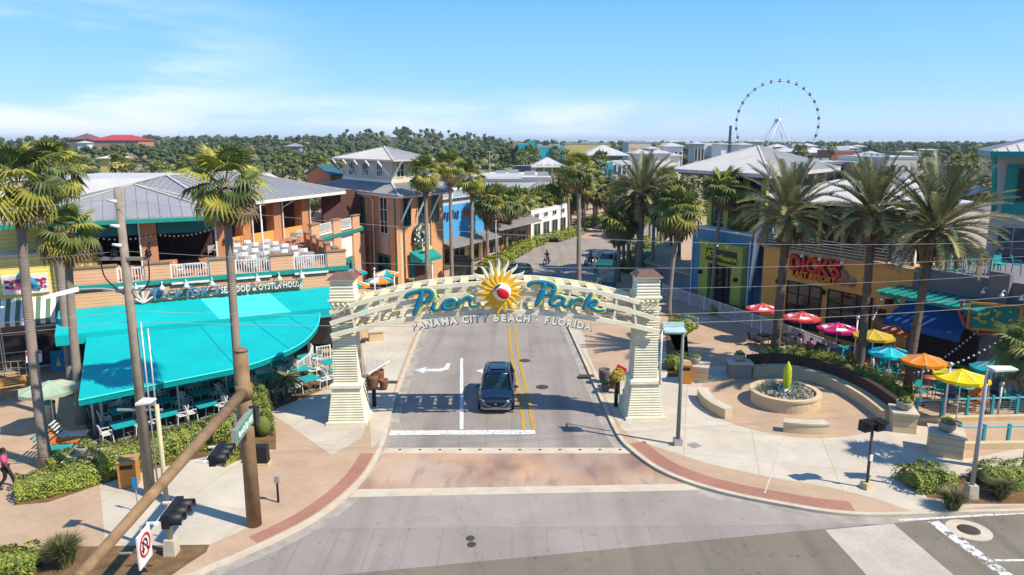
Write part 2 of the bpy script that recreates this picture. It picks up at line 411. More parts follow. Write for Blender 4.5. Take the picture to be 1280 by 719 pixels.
# ------------------------------------------------------------------ terrain, one sheet to the horizon
def terrain_z(x, y):
    z = -0.2
    z += 17*math.exp(-(((x+110)/110)**2+((y-780)/170)**2))
    z += 9*math.exp(-(((x+420)/330)**2+((y-1000)/300)**2))
    return z
def make_terrain():
    mb = MB(); rings = [0,20,60,120,180,240,320,400,480,560,640,700,760,820,900,980,1060,1150,1250,1400,1700,2200,3000,4500,7000,11000]; n = 144
    for r in rings:
        for j in range(n):
            a = 2*math.pi*j/n; x, y = r*math.sin(a), r*math.cos(a)+30
            mb.v.append((x, y, terrain_z(x, y)))
    for i in range(len(rings)-1):
        for j in range(n):
            mb.f.append((i*n+j, (i+1)*n+j, (i+1)*n+(j+1)%n, i*n+(j+1)%n)); mb.mi.append(0); mb.sm.append(True)
    mb.v.append
    m = mat('scrub_ground', (0.085,0.085,0.04), col2=(0.05,0.062,0.026), rough=1, scale=0.02, fine=0.4, bscale=0.5)
    o = mb.build('ground', m); bmx = bmesh.new(); bmx.from_mesh(o.data); bmesh.ops.remove_doubles(bmx, verts=bmx.verts, dist=1e-4); bmesh.ops.recalc_face_normals(bmx, faces=bmx.faces); bmx.to_mesh(o.data); bmx.free()
    tag(o, kind='structure')
make_terrain()

Z0 = -0.12
fd = Vector((0.987, 0.161, 0))                         # direction of the front road
mb = MB(); mb.box(-160, 200, -10, 300, -0.18, Z0); struct('road', mb, M_ASPH)

curbL_px = [(270,706),(340,676),(395,647),(435,617),(462,588),(480,552),(490,512),(503,475),(516,440),(530,405),(541,383),(556,362),(575,350),(600,337),(650,313),(700,297),(735,287),(765,279)]
curbR_px = [(1280,638),(1200,640),(1120,643),(1060,642),(1000,634),(900,614),(830,590),(790,563),(770,540),(747,490),(727,445),(706,400),(698,386),(702,373),(725,364),(760,350),(790,330),(806,308),(822,290)]
L0 = P(230,722); cl = [L0-fd*k for k in (120,64,34,18,9,4.5,2)]+[L0]+PG(curbL_px)
cl += [cl[-1]+Vector((0.454,0.891,0))*k for k in (40, 110)]
R0 = P(1280,638); cr = [R0+fd*k for k in (140,80,45,24,12,6,3)]+PG(curbR_px)
cr += [cr[-1]+Vector((0.454,0.891,0))*k for k in (30, 95)]
cl = catmull(cl, 5); cr = catmull(cr, 5)
mb = MB(); mb.prism([(p.x,p.y) for p in cl]+[(0,240),(-160,240)], -0.17, 0); struct('left_pavement', mb, M_TAN)
mb = MB(); mb.prism([(p.x,p.y) for p in reversed(cr)]+[(190,60),(190,240),(45,240)], -0.17, 0); struct('right_pavement', mb, M_TAN)
for nm, pth, sg in (('left_kerb', cl, 1), ('right_kerb', cr, -1)):
    mb = MB(); a = offset(pth, -0.17*sg); b = offset(pth, 0.02*sg); g = offset(pth, 0.5*sg)
    for q in (a, b, g): 
        pass
    ribbon(mb, a, b, 0.006)
    n = len(b)
    for i in range(n-1):
        p, q = b[i], b[i+1]
        f = [(p.x,p.y,Z0),(q.x,q.y,Z0),(q.x,q.y,0.006),(p.x,p.y,0.006)]
        mb.add(f, [(0,1,2,3)])
    struct(nm, mb, M_KERB)
    mb = MB(); ribbon(mb, b, g, Z0+0.005); struct(nm.replace('kerb','gutter'), mb, mat('gutter_concrete', (0.40,0.35,0.29), rough=0.9, var=0.2, scale=1.5, fine=0.2))

def sheet(name, px, m, lev, z=0.0, world=None):
    mb = MB(); pts = world or PG(px, z); mb.sheet([(p[0],p[1]) for p in pts], z+0.004*lev); return struct(name, mb, m)
# flare and front road surfaces
frontL = P(465,719); frontR = P(1035,657)
cpts = [p for p in cl if p.y < P(478,558).y and p.y > 15][:]
fl = offset(cl, 0.5); fr = offset(cr, -0.5)
fl = [p for p in fl if 12 < p.y < P(436,622).y and p.x > -30]; frr = [p for p in fr if p.y < P(872,612).y and 0 < p.x < 40]
fl.sort(key=lambda p: p.y); frr.sort(key=lambda p: -p.y)
sheet('junction_asphalt', None, M_ASPH2, 1.2, Z0, world=fl+[P(436,622,Z0), P(872,613,Z0)]+frr+[P(1280,648,Z0)+fd*2, P(1280,648,Z0)+fd*2-Vector((0,4,0)), P(465,719)-Vector((0,4,0)), P(465,719)-fd*25-Vector((0,3,0))])
A = P(465,719)-fd*80; B = P(1035,657); Cc = P(1120,650); D = P(1280,643)+fd*80
sheet('front_road', None, M_ASPH3, 2, Z0, world=[A, B, Cc, D, Vector((110,-9,0)), Vector((-90,-9,0))])
a, b = P(1032,659), P(1117,651); c = P(1197,719); d = P(1087,719); 
sheet('crosswalk_strip', None, M_STRIP, 3, Z0, world=[a, b, c+(c-b)*0.8, d+(d-a)*0.8])
def stripe(name, p, q, w, m, lev=4, z=Z0, label=None):
    p = P(*p, z); q = P(*q, z); d = (q-p).normalized(); n = Vector((-d.y, d.x, 0))*w/2
    mb = MB(); mb.sheet([tuple((p-n).xy), tuple((q-n).xy), tuple((q+n).xy), tuple((p+n).xy)], z+0.004*lev); return struct(name, mb, m)
stripe('edge_line_marking', (1123,651), (1700,617), 0.12, M_PAINT)
stripe('old_stop_line_marking', (1166,652), (1268,727), 0.45, M_PAINT_OLD)
stripe('side_line_marking', (1243,701), (1500,700), 0.12, M_PAINT)
stripe('stop_line_marking', (487,541.5), (669,540.5), 0.55, M_PAINT)
stripe('lane_line_marking', (577,448), (577,537), 0.20, M_PAINT)
cpx = [(640,405),(641,425),(645,450),(651,480),(657,510),(661,537)]
pth = catmull(PG(cpx, Z0), 5)
for nm, o1, o2 in (('left_yellow_line', -0.33, -0.13), ('right_yellow_line', 0.13, 0.33)):
    mb = MB(); ribbon(mb, offset(pth, o1), offset(pth, o2), Z0+0.016); struct(nm, mb, M_YELL)
# turn arrows
def arrow(name, px, py):
    c = P(px, py, Z0); mb = MB()
    poly = [(-0.95,0),(-0.35,0.33),(-0.35,0.12),(0.35,0.14),(0.62,0.3),(0.66,0.75),(0.9,0.75),(0.86,0.1),(0.5,-0.14),(-0.35,-0.14),(-0.35,-0.36)]
    mb.sheet([(c.x+x*1.15, c.y+y*1.9) for x, y in poly], Z0+0.016); struct(name, mb, M_PAINT)
arrow('near_turn_arrow', 540, 463); arrow('far_turn_arrow', 617, 464)
# brick crossing with concrete borders
q = [P(482,566,Z0), P(787,565,Z0), P(868,606,Z0), P(447,612,Z0)]
sheet('brick_crossing', None, M_XING, 2.2, Z0, world=q)
sheet('crossing_far_border', None, M_KERB, 2.4, Z0, world=[P(481,560,Z0),P(783,560,Z0),P(789,567,Z0),P(478,567,Z0)])
sheet('crossing_near_border', None, M_KERB, 2.4, Z0, world=[P(448,612,Z0),P(862,605,Z0),P(876,613,Z0),P(437,622,Z0)])
mbs = MB()
for i in range(12):
    c = P(500+i*25, 562.5, Z0); mbs.lathe((c.x,c.y,Z0+0.006), [(0.07,0),(0.07,0.015)], 8)
tag(mbs.build('road_stud', M_IRON), kind='structure')
# far street crossing band
sheet('far_brick_crossing', None, M_XING, 2, Z0, world=[P(708,298,Z0),P(790,300,Z0),P(800,290,Z0),P(728,289,Z0)])
sheet('street_cross_line', None, M_PAINT, 4, Z0, world=[P(612,345,Z0),P(716,352,Z0),P(716,354,Z0),P(612,347,Z0)])
# streaks of wear: lane line of upper street
cs = catmull(PG([(640,402),(655,380),(668,360),(690,340),(715,320),(745,300)], Z0), 5)
for nm, o1, o2 in (('upper_left_yellow_line', -0.3, -0.14), ('upper_right_yellow_line', 0.14, 0.3)):
    mb = MB(); ribbon(mb, offset(cs, o1), offset(cs, o2), Z0+0.012); struct(nm, mb, worn(mat('faded_yellow_paint', (0.42,0.32,0.12), rough=0.8, var=0.1), 4, 0.55) if 'faded_yellow_paint' not in MATS else MATS['faded_yellow_paint'])

# pale concrete fields and red strips over the tan paving
sheet('left_pale_paving', [(336,515),(392,492),(415,487),(462,518),(452,548),(415,569)], M_CONC, 1)
sheet('left_walk_pale_paving', [(452,430),(470,408),(525,404),(512,432),(497,472),(484,516),(480,548),(464,560),(462,518),(458,470)], M_CONC, 1)
sheet('upper_left_pale_paving', [(480,400),(520,372),(590,335),(606,332),(560,357),(530,402)], M_CONC, 1)
sheet('corner_pale_paving', [(124,600),(180,585),(245,566),(302,562),(318,600),(322,655),(262,681),(132,682)], M_CONC, 1)
rl = [p for p in cl if P(330,676).y-0.5 < p.y < P(477,562).y+0.2 and p.x < -3 and p.x > -13]
mb = MB(); ribbon(mb, offset(rl, -0.25), offset(rl, -0.85), 0.004); struct('left_red_brick_strip', mb, M_RED)
rr = [p for p in cr if P(1085,643).y < p.y < P(782,555).y+0.3 and 3 < p.x < P(1092,636).x]
mb = MB(); ribbon(mb, offset(rr, 0.25), offset(rr, 1.0), 0.004); struct('right_red_brick_strip', mb, M_RED)
sheet('right_pale_paving', [(709,402),(738,456),(748,478),(768,520),(776,535),(795,550),(830,562),(885,580),(960,596),(1040,610),(1100,625),(1140,640),(1200,636),(1260,632),(1500,618),(1500,560),(1280,560),(1200,575),(1180,540),(1110,520),(1040,452),(960,440),(900,455),(860,470),(838,440),(760,440)], M_CONC, 1)
sheet('upper_tan_paving', [(728,404),(790,408),(812,440),(800,470),(752,480),(734,440)], M_TAN, 2)
sheet('plaza_tan_paving', [(835,415),(900,402),(1010,440),(960,452),(905,458),(850,452)], M_TAN, 2)
sheet('walk_pale_band', [(860,392),(890,398),(838,418),(828,410)], M_CONC, 2)
cc = P(981,504); CR = 4.6
mb = MB(); mb.sheet([(cc.x+CR*math.cos(2*math.pi*i/48), cc.y+CR*math.sin(2*math.pi*i/48)) for i in range(48)], 0.012); struct('fountain_circle_paving', mb, M_TAN)
sheet('paving_joint_strip', [(979,546),(981,546),(957,617),(954.6,617)], mat('light_joint', (0.58,0.52,0.42), var=0.15, fine=.2), 3)
# beds
sheet('corner_mulch_bed', [(-120,684),(130,683),(262,681),(258,690),(232,707),(215,719),(150,760),(-120,800)], M_DIRT, 1)
sheet('hedge_mulch_bed', [(15,632),(75,585),(125,570),(200,545),(330,520),(345,540),(345,562),(300,562),(240,575),(180,590),(122,607),(60,628)], M_DIRT, 2)
sheet('patio_mulch_bed', [(333,512),(345,470),(395,455),(408,462),(402,488),(392,492),(336,515)], M_DIRT, 2)
sheet('right_mulch_bed', [(1128,600),(1160,590),(1230,598),(1262,590),(1420,600),(1420,622),(1280,630),(1210,630),(1160,622)], M_DIRT, 2)
sheet('palm_mulch_bed', [(832,420),(836,392),(858,400),(862,470),(835,472)], M_DIRT, 2)
# far lots and side streets
M_LOT = mat('far_parking_asphalt', (0.20,0.19,0.18), rough=0.95, var=0.15, scale=0.05)
sheet('right_parking_lot', None, M_LOT, 1, 0.0, world=[Vector((50,70,0)),Vector((175,85,0)),Vector((185,235,0)),Vector((70,230,0))])
for (px, py) in ((656,451),(678,484)):
    c = P(px, py, Z0); mb = MB(); mb.lathe((c.x,c.y,Z0+0.004), [(0.36,0),(0.36,0.012),(0.3,0.014)], 24); struct('manhole_cover', mb, M_IRON)
c = P(1211,663,Z0); mb = MB(); mb.lathe((c.x,c.y,Z0+0.008),[(0.74,0),(0.74,0.01)],28,sm=False); struct('manhole_apron', mb, M_KERB)
mb = MB(); mb.lathe((c.x,c.y,Z0+0.02),[(0.37,0),(0.37,0.012),(0.3,0.016)],24); struct('manhole_cover', mb, M_IRON)
mb = MB()
for i in range(2):
    c = P(588+i*1.5, 673+i*8, Z0); mb.sheet([(c.x+0.16*math.cos(t*0.7), c.y+0.18*math.sin(t*0.7)) for t in range(9)], Z0+0.012+0.004*i)
struct('oil_stain', mb, mat('oil_stain', (0.07,0.055,0.045), var=0.2))
for (px, py, w) in ((733,470,0.9),(489,478,0.7)):
    c = P(px,py); mb = MB(); mb.box(c.x-w/2, c.x+w/2, c.y-0.25, c.y+0.25, 0.0, 0.014); struct('storm_drain_lid', mb, M_IRON)
c = P(868,557); mb = MB(); mb.cbox((c.x,c.y,0.012),0.5,0.5,0.01,rz=0.5); struct('utility_box_lid', mb, mat('lid_grey',(0.3,0.27,0.23)))
# ------------------------------------------------------------------ plants
M_FROND = [mat('frond_green', (0.16,0.20,0.04), rough=0.5, var=0.2, scale=2, trans=0.25, spec=0.4),
           mat('frond_yellow', (0.42,0.40,0.06), rough=0.5, var=0.2, scale=2, trans=0.3, spec=0.4),
           mat('frond_brown', (0.27,0.185,0.09), rough=0.8, var=0.25, scale=2),
           mat('frond_dark', (0.09,0.12,0.03), rough=0.45, var=0.2, scale=2, trans=0.2, spec=0.4)]
M_DATE = [mat('date_frond_green', (0.20,0.21,0.085), rough=0.45, var=0.2, scale=2, trans=0.2, spec=0.45),
          mat('date_frond_gold', (0.46,0.40,0.17), rough=0.6, var=0.2, scale=2, trans=0.2),
          mat('date_frond_brown', (0.27,0.19,0.10), rough=0.8, var=0.25, scale=2),
          mat('date_frond_dark', (0.13,0.15,0.065), rough=0.45, var=0.2, scale=2, trans=0.15, spec=0.4)]
def ringbark(name, col, period=0.09):
    m = siding(name, col, period=period, groove=0.35, var=0.2, gw=0.25); return m
M_TRUNK = ringbark('palm_trunk_grey', (0.30,0.24,0.19), 0.10)
M_TRUNK2 = ringbark('date_trunk_brown', (0.17,0.115,0.08), 0.12)
M_SKIRT = mat('dead_frond_skirt', (0.21,0.15,0.085), rough=0.95, var=0.3, scale=4)

def fan_leaf(mb, base, az, el, pet, rad, segs, rg, droop=0.25):
    d = Vector((math.cos(az)*math.cos(el), math.sin(az)*math.cos(el), math.sin(el)))
    side = Vector((-math.sin(az), math.cos(az), 0)); up = side.cross(d)*-1
    if up.z < 0: up = -up
    roll = rg.uniform(-0.5, 0.5); side, up = side*math.cos(roll)+up*math.sin(roll), up*math.cos(roll)-side*math.sin(roll)
    d2 = (d-Vector((0,0,droop))).normalized()
    mid = base+d*pet*0.55; end = mid+d2*pet*0.45
    mb.bar(base, mid, 0.035, 0.02); mb.bar(mid, end, 0.028, 0.018)
    up2 = side.cross(d2); 
    if up2.z < 0: up2 = -up2
    span = R(250); o = len(mb.v); vs = []; fs = []
    for i in range(segs):
        a0 = -span/2+span*i/segs; a1 = -span/2+span*(i+1)/segs; am = (a0+a1)/2
        k = 0.78+0.22*math.cos(am*0.5)
        r1 = rad*0.55*k; r2 = rad*k*rg.uniform(0.88,1.06)
        def pt(a, r, lift): return end+d2*math.cos(a)*r+side*math.sin(a)*r+up2*lift
        cup = 0.10*rad
        L = pt(a0, r1, cup); M_ = pt(am, r1, cup+0.05*rad); Rr = pt(a1, r1, cup)
        T = pt(am, r2, cup-droop*0.5*rad*rg.uniform(.5,1.6)); b = len(vs)
        T.z -= rad*droop*0.5*abs(math.sin(am))
        vs += [end, L, M_, Rr, T]; fs += [(b,b+1,b+2),(b,b+2,b+3),(b+1,b+4,b+2),(b+2,b+4,b+3)]
    mb.add(vs, fs)

def fan_crown(seed, n=34, pet=1.0, rad=1.0, segs=15, yellow=0.3, elmin=-35, wind=(0,0)):
    rg = random.Random(seed); mb = MB()
    for i in range(n):
        t = (i+0.5)/n; el = lerp(82, elmin, t**0.9)+rg.uniform(-8,8); az = i*2.39996+rg.uniform(-.2,.2)
        q = rg.random()
        mb.m = 1 if q < yellow*(0.6+0.8*t) else (3 if q > 0.86 else 0)
        if t > 0.78 and rg.random() < 0.55: mb.m = 2
        e = R(el)
        # the sea wind bends leaves to one side
        a2 = az; wx, wy = wind
        v = Vector((math.cos(az)*math.cos(e)+wx, math.sin(az)*math.cos(e)+wy, math.sin(e))); v.normalize()
        fan_leaf(mb, Vector((0.05*math.cos(az),0.05*math.sin(az),-0.25*t)), math.atan2(v.y,v.x), math.asin(max(-1,min(1,v.z))), pet*rg.uniform(.85,1.15), rad*rg.uniform(.85,1.12), segs, rg, droop=0.2+0.5*t)
    return mb
def skirt(seed, n=46, L=1.3, r=0.42):
    rg = random.Random(seed); mb = MB()
    for i in range(n):
        a = rg.uniform(0, 6.283); z = rg.uniform(-0.15, -0.5); l = L*rg.uniform(.6,1.15); r0 = 0.15; r1 = r*rg.uniform(.7,1.25)
        c = Vector((math.cos(a), math.sin(a), 0)); s = Vector((-math.sin(a), math.cos(a), 0))*rg.uniform(.10,.22)
        p0 = c*r0+Vector((0,0,z)); p1 = c*r1+Vector((0,0,z-0.25*l)); p2 = c*r1*rg.uniform(.6,.95)+Vector((0,0,z-l))
        mb.add([p0-s*.3, p0+s*.3, p1+s, p1-s, p2+s*.4, p2-s*.4], [(0,1,2,3),(3,2,4,5)])
    return mb
def trunk_mesh(h, r0, r1, lean=(0,0), n=10, bulge=0.0, boots=False, rg=None):
    mb = MB(); k = 14; pts = []; rad = []
    for i in range(k+1):
        t = i/k; pts.append((lean[0]*t*t, lean[1]*t*t, h*t)); rad.append(lerp(r0*(1+0.55*math.exp(-t*18)), r1, t)+(bulge*math.exp(-((t-0.97)/0.06)**2)))
    mb.tube(pts, rad, n)
    if boots:
        rg = rg or random.Random(3)
        for i in range(int(h*16)):
            z = rg.uniform(0.2*h, h*0.98); a = rg.uniform(0, 6.28); t = z/h; rr = lerp(r0, r1, t)
            c = Vector((lean[0]*t*t, lean[1]*t*t, z)); d = Vector((math.cos(a), math.sin(a), 0)); s = Vector((-d.y, d.x, 0))*0.06
            p = c+d*rr*0.95; mb.add([p-s, p+s, p+s+d*0.05+Vector((0,0,.13)), p-s+d*0.05+Vector((0,0,.13))], [(0,1,2,3)])
    return mb
def frond(mb, base, az, el, L, rg, curve=1.0, leaf=0.5, pairs=30, green=0):
    """feather frond: arched rachis with two rows of narrow leaflets"""
    pts = []; p = Vector(base); e = el; k = 10; st = L/k
    for i in range(k+1):
        pts.append(p.copy()); d = Vector((math.cos(az)*math.cos(e), math.sin(az)*math.cos(e), math.sin(e))); p += d*st; e -= curve*(0.10+0.16*(i/k))
    rad = [0.045*(1-0.85*i/k) for i in range(k+1)]
    om = mb.m; mb.m = 1 if om != 2 else 2; mb.tube(pts, rad, 4, caps=False); mb.m = om
    side0 = Vector((-math.sin(az), math.cos(az), 0))
    for i in range(pairs):
        t = 0.16+0.84*(i+0.5)/pairs; x = t*k; j = min(int(x), k-1); f = x-j
        q = pts[j].lerp(pts[j+1], f); d = (pts[j+1]-pts[j]).normalized(); up = side0.cross(d)
        if up.z < 0: up = -up
        l = leaf*math.sin(math.pi*min(1, 0.12+t*0.86))**0.5*rg.uniform(.85,1.1)
        for sg in (-1, 1):
            dr = (d*1.15+side0*sg*0.85+up*0.42+Vector((0,0,rg.uniform(-.3,.05)))).normalized()
            w = d*0.028*1.3
            a = q-w; b = q+w; c = q+dr*l; m_ = q+dr*l*0.5-Vector((0,0,0.02))
            mb.add([a, b, m_+w*0.9, c, m_-w*0.9], [(0,1,2,3,4)])
def date_crown(seed, n=66, L=3.2, elmin=-22, pairs=32):
    rg = random.Random(seed); mb = MB()
    for i in range(n):
        t = (i+0.5)/n; el = lerp(86, elmin, t**0.85)+rg.uniform(-6,6); az = i*2.39996+rg.uniform(-.25,.25)
        q = rg.random(); mb.m = 3 if q < 0.3 else 0
        if t > 0.45: mb.m = 1 if rg.random() < 0.5 else mb.m
        if t > 0.88: mb.m = 2 if rg.random() < 0.6 else 1
        frond(mb, (0.12*math.cos(az), 0.12*math.sin(az), -0.5*t), az, R(el), L*rg.uniform(.82,1.08)*(0.8+0.3*math.sin(math.pi*min(1,t+0.2))), rg, curve=0.22+0.62*t, leaf=0.62, pairs=pairs)
    return mb

CROWNS = {}
def crown_mesh(key):
    if key in CROWNS: return CROWNS[key]
    kind, seed = key
    if kind == 'fanbig': mb = fan_crown(seed, n=28, pet=1.05, rad=1.05, segs=18, yellow=0.55, elmin=-50, wind=(-0.15,0.0)); ms = M_FROND
    elif kind == 'fan': mb = fan_crown(seed, n=30, pet=0.9, rad=0.92, segs=14, yellow=0.45, elmin=-48); ms = M_FROND
    elif kind == 'sabal': mb = fan_crown(seed, n=46, pet=0.8, rad=0.8, segs=9, yellow=0.16, elmin=-55); ms = M_FROND
    elif kind == 'tiny': mb = fan_crown(seed, n=22, pet=1.0, rad=1.0, segs=5, yellow=0.15, elmin=-45); ms = M_FROND
    elif kind == 'date': mb = date_crown(seed); ms = M_DATE
    me = mb.build('crown', ms); CROWNS[key] = me.data; bpy.data.objects.remove(me); return CROWNS[key]
SKIRTS = {}
def palm(name, label, loc, h, kind, seed, r0=0.2, r1=0.15, lean=(0,0), scale=1.0, group=None, tm=None, sk=True, rz=None):
    t = thing(name, label, 'palm tree', loc, 0, group)
    boots = kind == 'date'
    trunk_mesh(h, r0, r1, lean, boots=boots, bulge=0.12 if kind in ('date',) else 0.03).build('trunk', tm or M_TRUNK, t)
    me = crown_mesh((kind, seed)); c = bpy.data.objects.new('crown', me); COL.objects.link(c); c.parent = t
    c.location = (lean[0], lean[1], h); c.rotation_euler = (0,0, rz if rz is not None else rnd.uniform(0,6.28)); c.scale = (scale,)*3
    if sk:
        k = (kind == 'date', seed % 2)
        if k not in SKIRTS:
            o = skirt(seed, L=1.4 if kind != 'date' else 1.5, n=54, r=0.42 if kind != 'date' else 0.75).build('dead_fronds', M_SKIRT); SKIRTS[k] = o.data; bpy.data.objects.remove(o)
        s = bpy.data.objects.new('dead_fronds', SKIRTS[k]); COL.objects.link(s); s.parent = t; s.location = c.location; s.scale = (scale,)*3
    return t

# crown heights come from the survey of each trunk foot and crown centre
def H_at(bx, by, cy): b = P(bx, by); return ZY(bx, cy, b.y).z
def plant_palm(name, label, bx, by, cx, cy, kind, seed, **k):
    b = P(bx, by); h = H_at(bx, by, cy); c = ZY(cx, cy, b.y); lean = (max(-1.5,min(1.5,c.x-b.x)), 0)
    return palm(name, label, (b.x, b.y, 0), h, kind, seed, lean=lean, **k)
GF = 'tall fan palms on the left pavement'
plant_palm('fan_palm', 'tall fan palm in front of the yellow shop with trunk rising from the corner shrubs', 58,583, 22,228, 'fanbig', 1, r0=.22, r1=.17, group=GF, rz=0.3, scale=.92)
plant_palm('fan_palm', 'fan palm by the striped awning whose crown shows highest behind the two others', 92,492, 66,212, 'fanbig', 2, r0=.24, r1=.17, group=GF, scale=.9)
plant_palm('fan_palm', 'shorter fan palm with ragged crown beside the left edge of the turquoise canopy', 103,528, 84,288, 'fanbig', 3, r0=.22, r1=.16, group=GF, scale=.85)
plant_palm('fan_palm', 'big windblown fan palm in front of the rooftop terrace, trunk behind the brown mast', 306,572, 281,228, 'fanbig', 4, r0=.2, r1=.15, group=GF, rz=1.0, scale=.9)
GM = 'slender fan palms along the upper street'
plant_palm('fan_palm', 'slender fan palm in front of the round sign of the orange tower', 535,366, 531,217, 'fan', 5, r0=.22, r1=.16, group=GM)
plant_palm('fan_palm', 'tallest slender fan palm between the orange tower and the poster kiosk', 565,356, 562,206, 'fan', 6, r0=.2, r1=.15, group=GM)
plant_palm('fan_palm', 'slender fan palm standing right beside the left poster kiosk', 590,352, 590,222, 'fan', 5, r0=.22, r1=.17, group=GM)
plant_palm('fan_palm', 'fan palm with double dense crown on the planted kerb island right of the road', 723,362, 723,212, 'fan', 7, r0=.24, r1=.18, group=GM, scale=1.1)
GR = 'palms in front of the right hand shops'
plant_palm('fan_palm', 'thick bushy palm rising directly behind the right arch pillar', 798,352, 803,240, 'date', 11, r0=.36, r1=.3, group=GR, scale=1.25, tm=M_TRUNK)
plant_palm('fan_palm', 'fan palm at the left corner of the blue shop with pale lower trunk', 836,395, 851,262, 'fan', 6, r0=.17, r1=.16, group=GR, scale=1.3)
plant_palm('fan_palm', 'fan palm in front of the dark shop doorway with green surround', 889,383, 905,232, 'fan', 7, r0=.17, r1=.13, group=GR, scale=1.1)
plant_palm('fan_palm', 'smaller fan palm at the right edge of the green door surround', 925,382, 936,268, 'fan', 5, r0=.17, r1=.13, group=GR, scale=1.05)
GD = 'large feathery date palms on the right plaza'
plant_palm('date_palm', 'date palm in front of the orange wall, first of the three feathery ones', 968,452, 987,262, 'date', 12, r0=.26, r1=.24, group=GD, tm=M_TRUNK2, scale=1.08)
plant_palm('date_palm', 'date palm beside the mustard umbrella, between two feathery palms', 1073,476, 1092,262, 'date', 13, r0=.22, r1=.2, group=GD, tm=M_TRUNK2, scale=1.0)
plant_palm('date_palm', 'largest date palm with wide drooping crown, beside the orange umbrella', 1133,497, 1172,278, 'date', 14, r0=.22, r1=.2, group=GD, tm=M_TRUNK2, scale=1.14)
plant_palm('fan_palm', 'low fan palm cut by the right edge behind the grey street lamp', 1283,592, 1288,440, 'fanbig', 3, r0=.2, r1=.16, scale=.8)
GS = 'cabbage palms in the kerb planting of the upper street'
ordn = ['nearest', 'second', 'third', 'fourth', 'fifth', 'sixth', 'seventh', 'eighth']
for i, (bx, by, cy) in enumerate(((609,333,252),(621,323,250),(633,318,253),(646,309,252),(653,304,254),(669,298,252),(687,295,245),(713,286,246))):
    plant_palm('cabbage_palm', f'{ordn[i]} cabbage palm of the row left of the upper street', bx, by, bx+1, cy, 'sabal', 20+i%3, r0=.19, r1=.17, group=GS, scale=1.35+0.12*(i%2))
for i, (bx, by, cy) in enumerate(((773,352,276),(779,338,272),(787,336,268),(745,279,240),(826,318,262),(812,300,255))):
    lab = ['cabbage palm just right of the turquoise poster kiosk', 'cabbage palm behind the white pickup truck', 'cabbage palm between the pickup and the green chairs', 'far cabbage palm where the upper street bends', 'cabbage palm behind the retaining wall', 'far cabbage palm right of the upper street end'][i]
    plant_palm('cabbage_palm', lab, bx, by, bx, cy, 'sabal', 20+i%3, r0=.19, r1=.17, group=GS, scale=1.35)

plant_palm('fan_palm','tall fan palm just left of the double crowned palm, farther up the street',711,296,708,222,'fan',6,r0=.22,r1=.16,group=GM,scale=1.15)
plant_palm('fan_palm','fan palm right of the thick bushy palm above the retaining wall',815,352,818,246,'fan',7,r0=.18,r1=.15,group=GR,scale=1.15)
plant_palm('fan_palm','fan palm left of the thick bushy palm behind the poster kiosk',785,340,782,244,'fan',5,r0=.18,r1=.15,group=GR,scale=1.15)
for i,(bx,by,cy) in enumerate(((640,313,252),(661,301,250),(678,296,246),(700,291,243),(728,284,240),(757,276,240),(800,322,262),(822,305,258),(838,330,268),(790,296,256),(780,286,250))):
    plant_palm('cabbage_palm', ['cabbage palm tucked behind the third of the street row','cabbage palm tucked behind the fifth of the street row','cabbage palm between the sixth and seventh of the street row','cabbage palm between the seventh and eighth of the street row','cabbage palm beyond the eighth of the street row','cabbage palm at the bend end of the street row','cabbage palm nearest the green chairs on the bank','second cabbage palm beyond the green chairs','cabbage palm beside the blue shop side wall','cabbage palm right of the far street, nearer one','cabbage palm right of the far street, farther one'][i], bx,by,bx,cy,'sabal',20+i%3,r0=.19,r1=.17,group=GS,scale=1.35)
for i,(bx,by,cy,k_) in enumerate(((742,283,228,'fan'),(757,283,236,'fan'),(832,318,226,'fan'),(848,345,250,'fan'),(731,288,232,'fan'),(770,290,246,'fan'))):
    plant_palm('fan_palm', ['tall fan palm at the far bend of the street, nearer one','tall fan palm at the far bend of the street, right of the nearer one','tall fan palm rising behind the retaining wall','fan palm half hidden behind the pale trunked one by the blue shop','tall fan palm at the far bend, left of the nearer one','fan palm closing the view right of the far street'][i], bx,by,bx,cy,k_,5+i%3,r0=.2,r1=.15,group=GM if i!=3 else GR,scale=1.25)
# sago palm in the patio bed
b = P(357,500); t = thing('sago_palm', 'small dark sago palm in the bed beside the restaurant patio', 'palm', (b.x,b.y,0))
trunk_mesh(0.95, 0.17, 0.16, boots=True).build('trunk', M_TRUNK2, t)
mb = MB(); rg = random.Random(5)
for i in range(30): mb.m = 3; frond(mb, (0,0,0.95), i*2.4, R(lerp(75,0,i/30)), 1.1, rg, curve=1.2, leaf=0.22, pairs=16)
mb.build('crown', M_DATE, t)

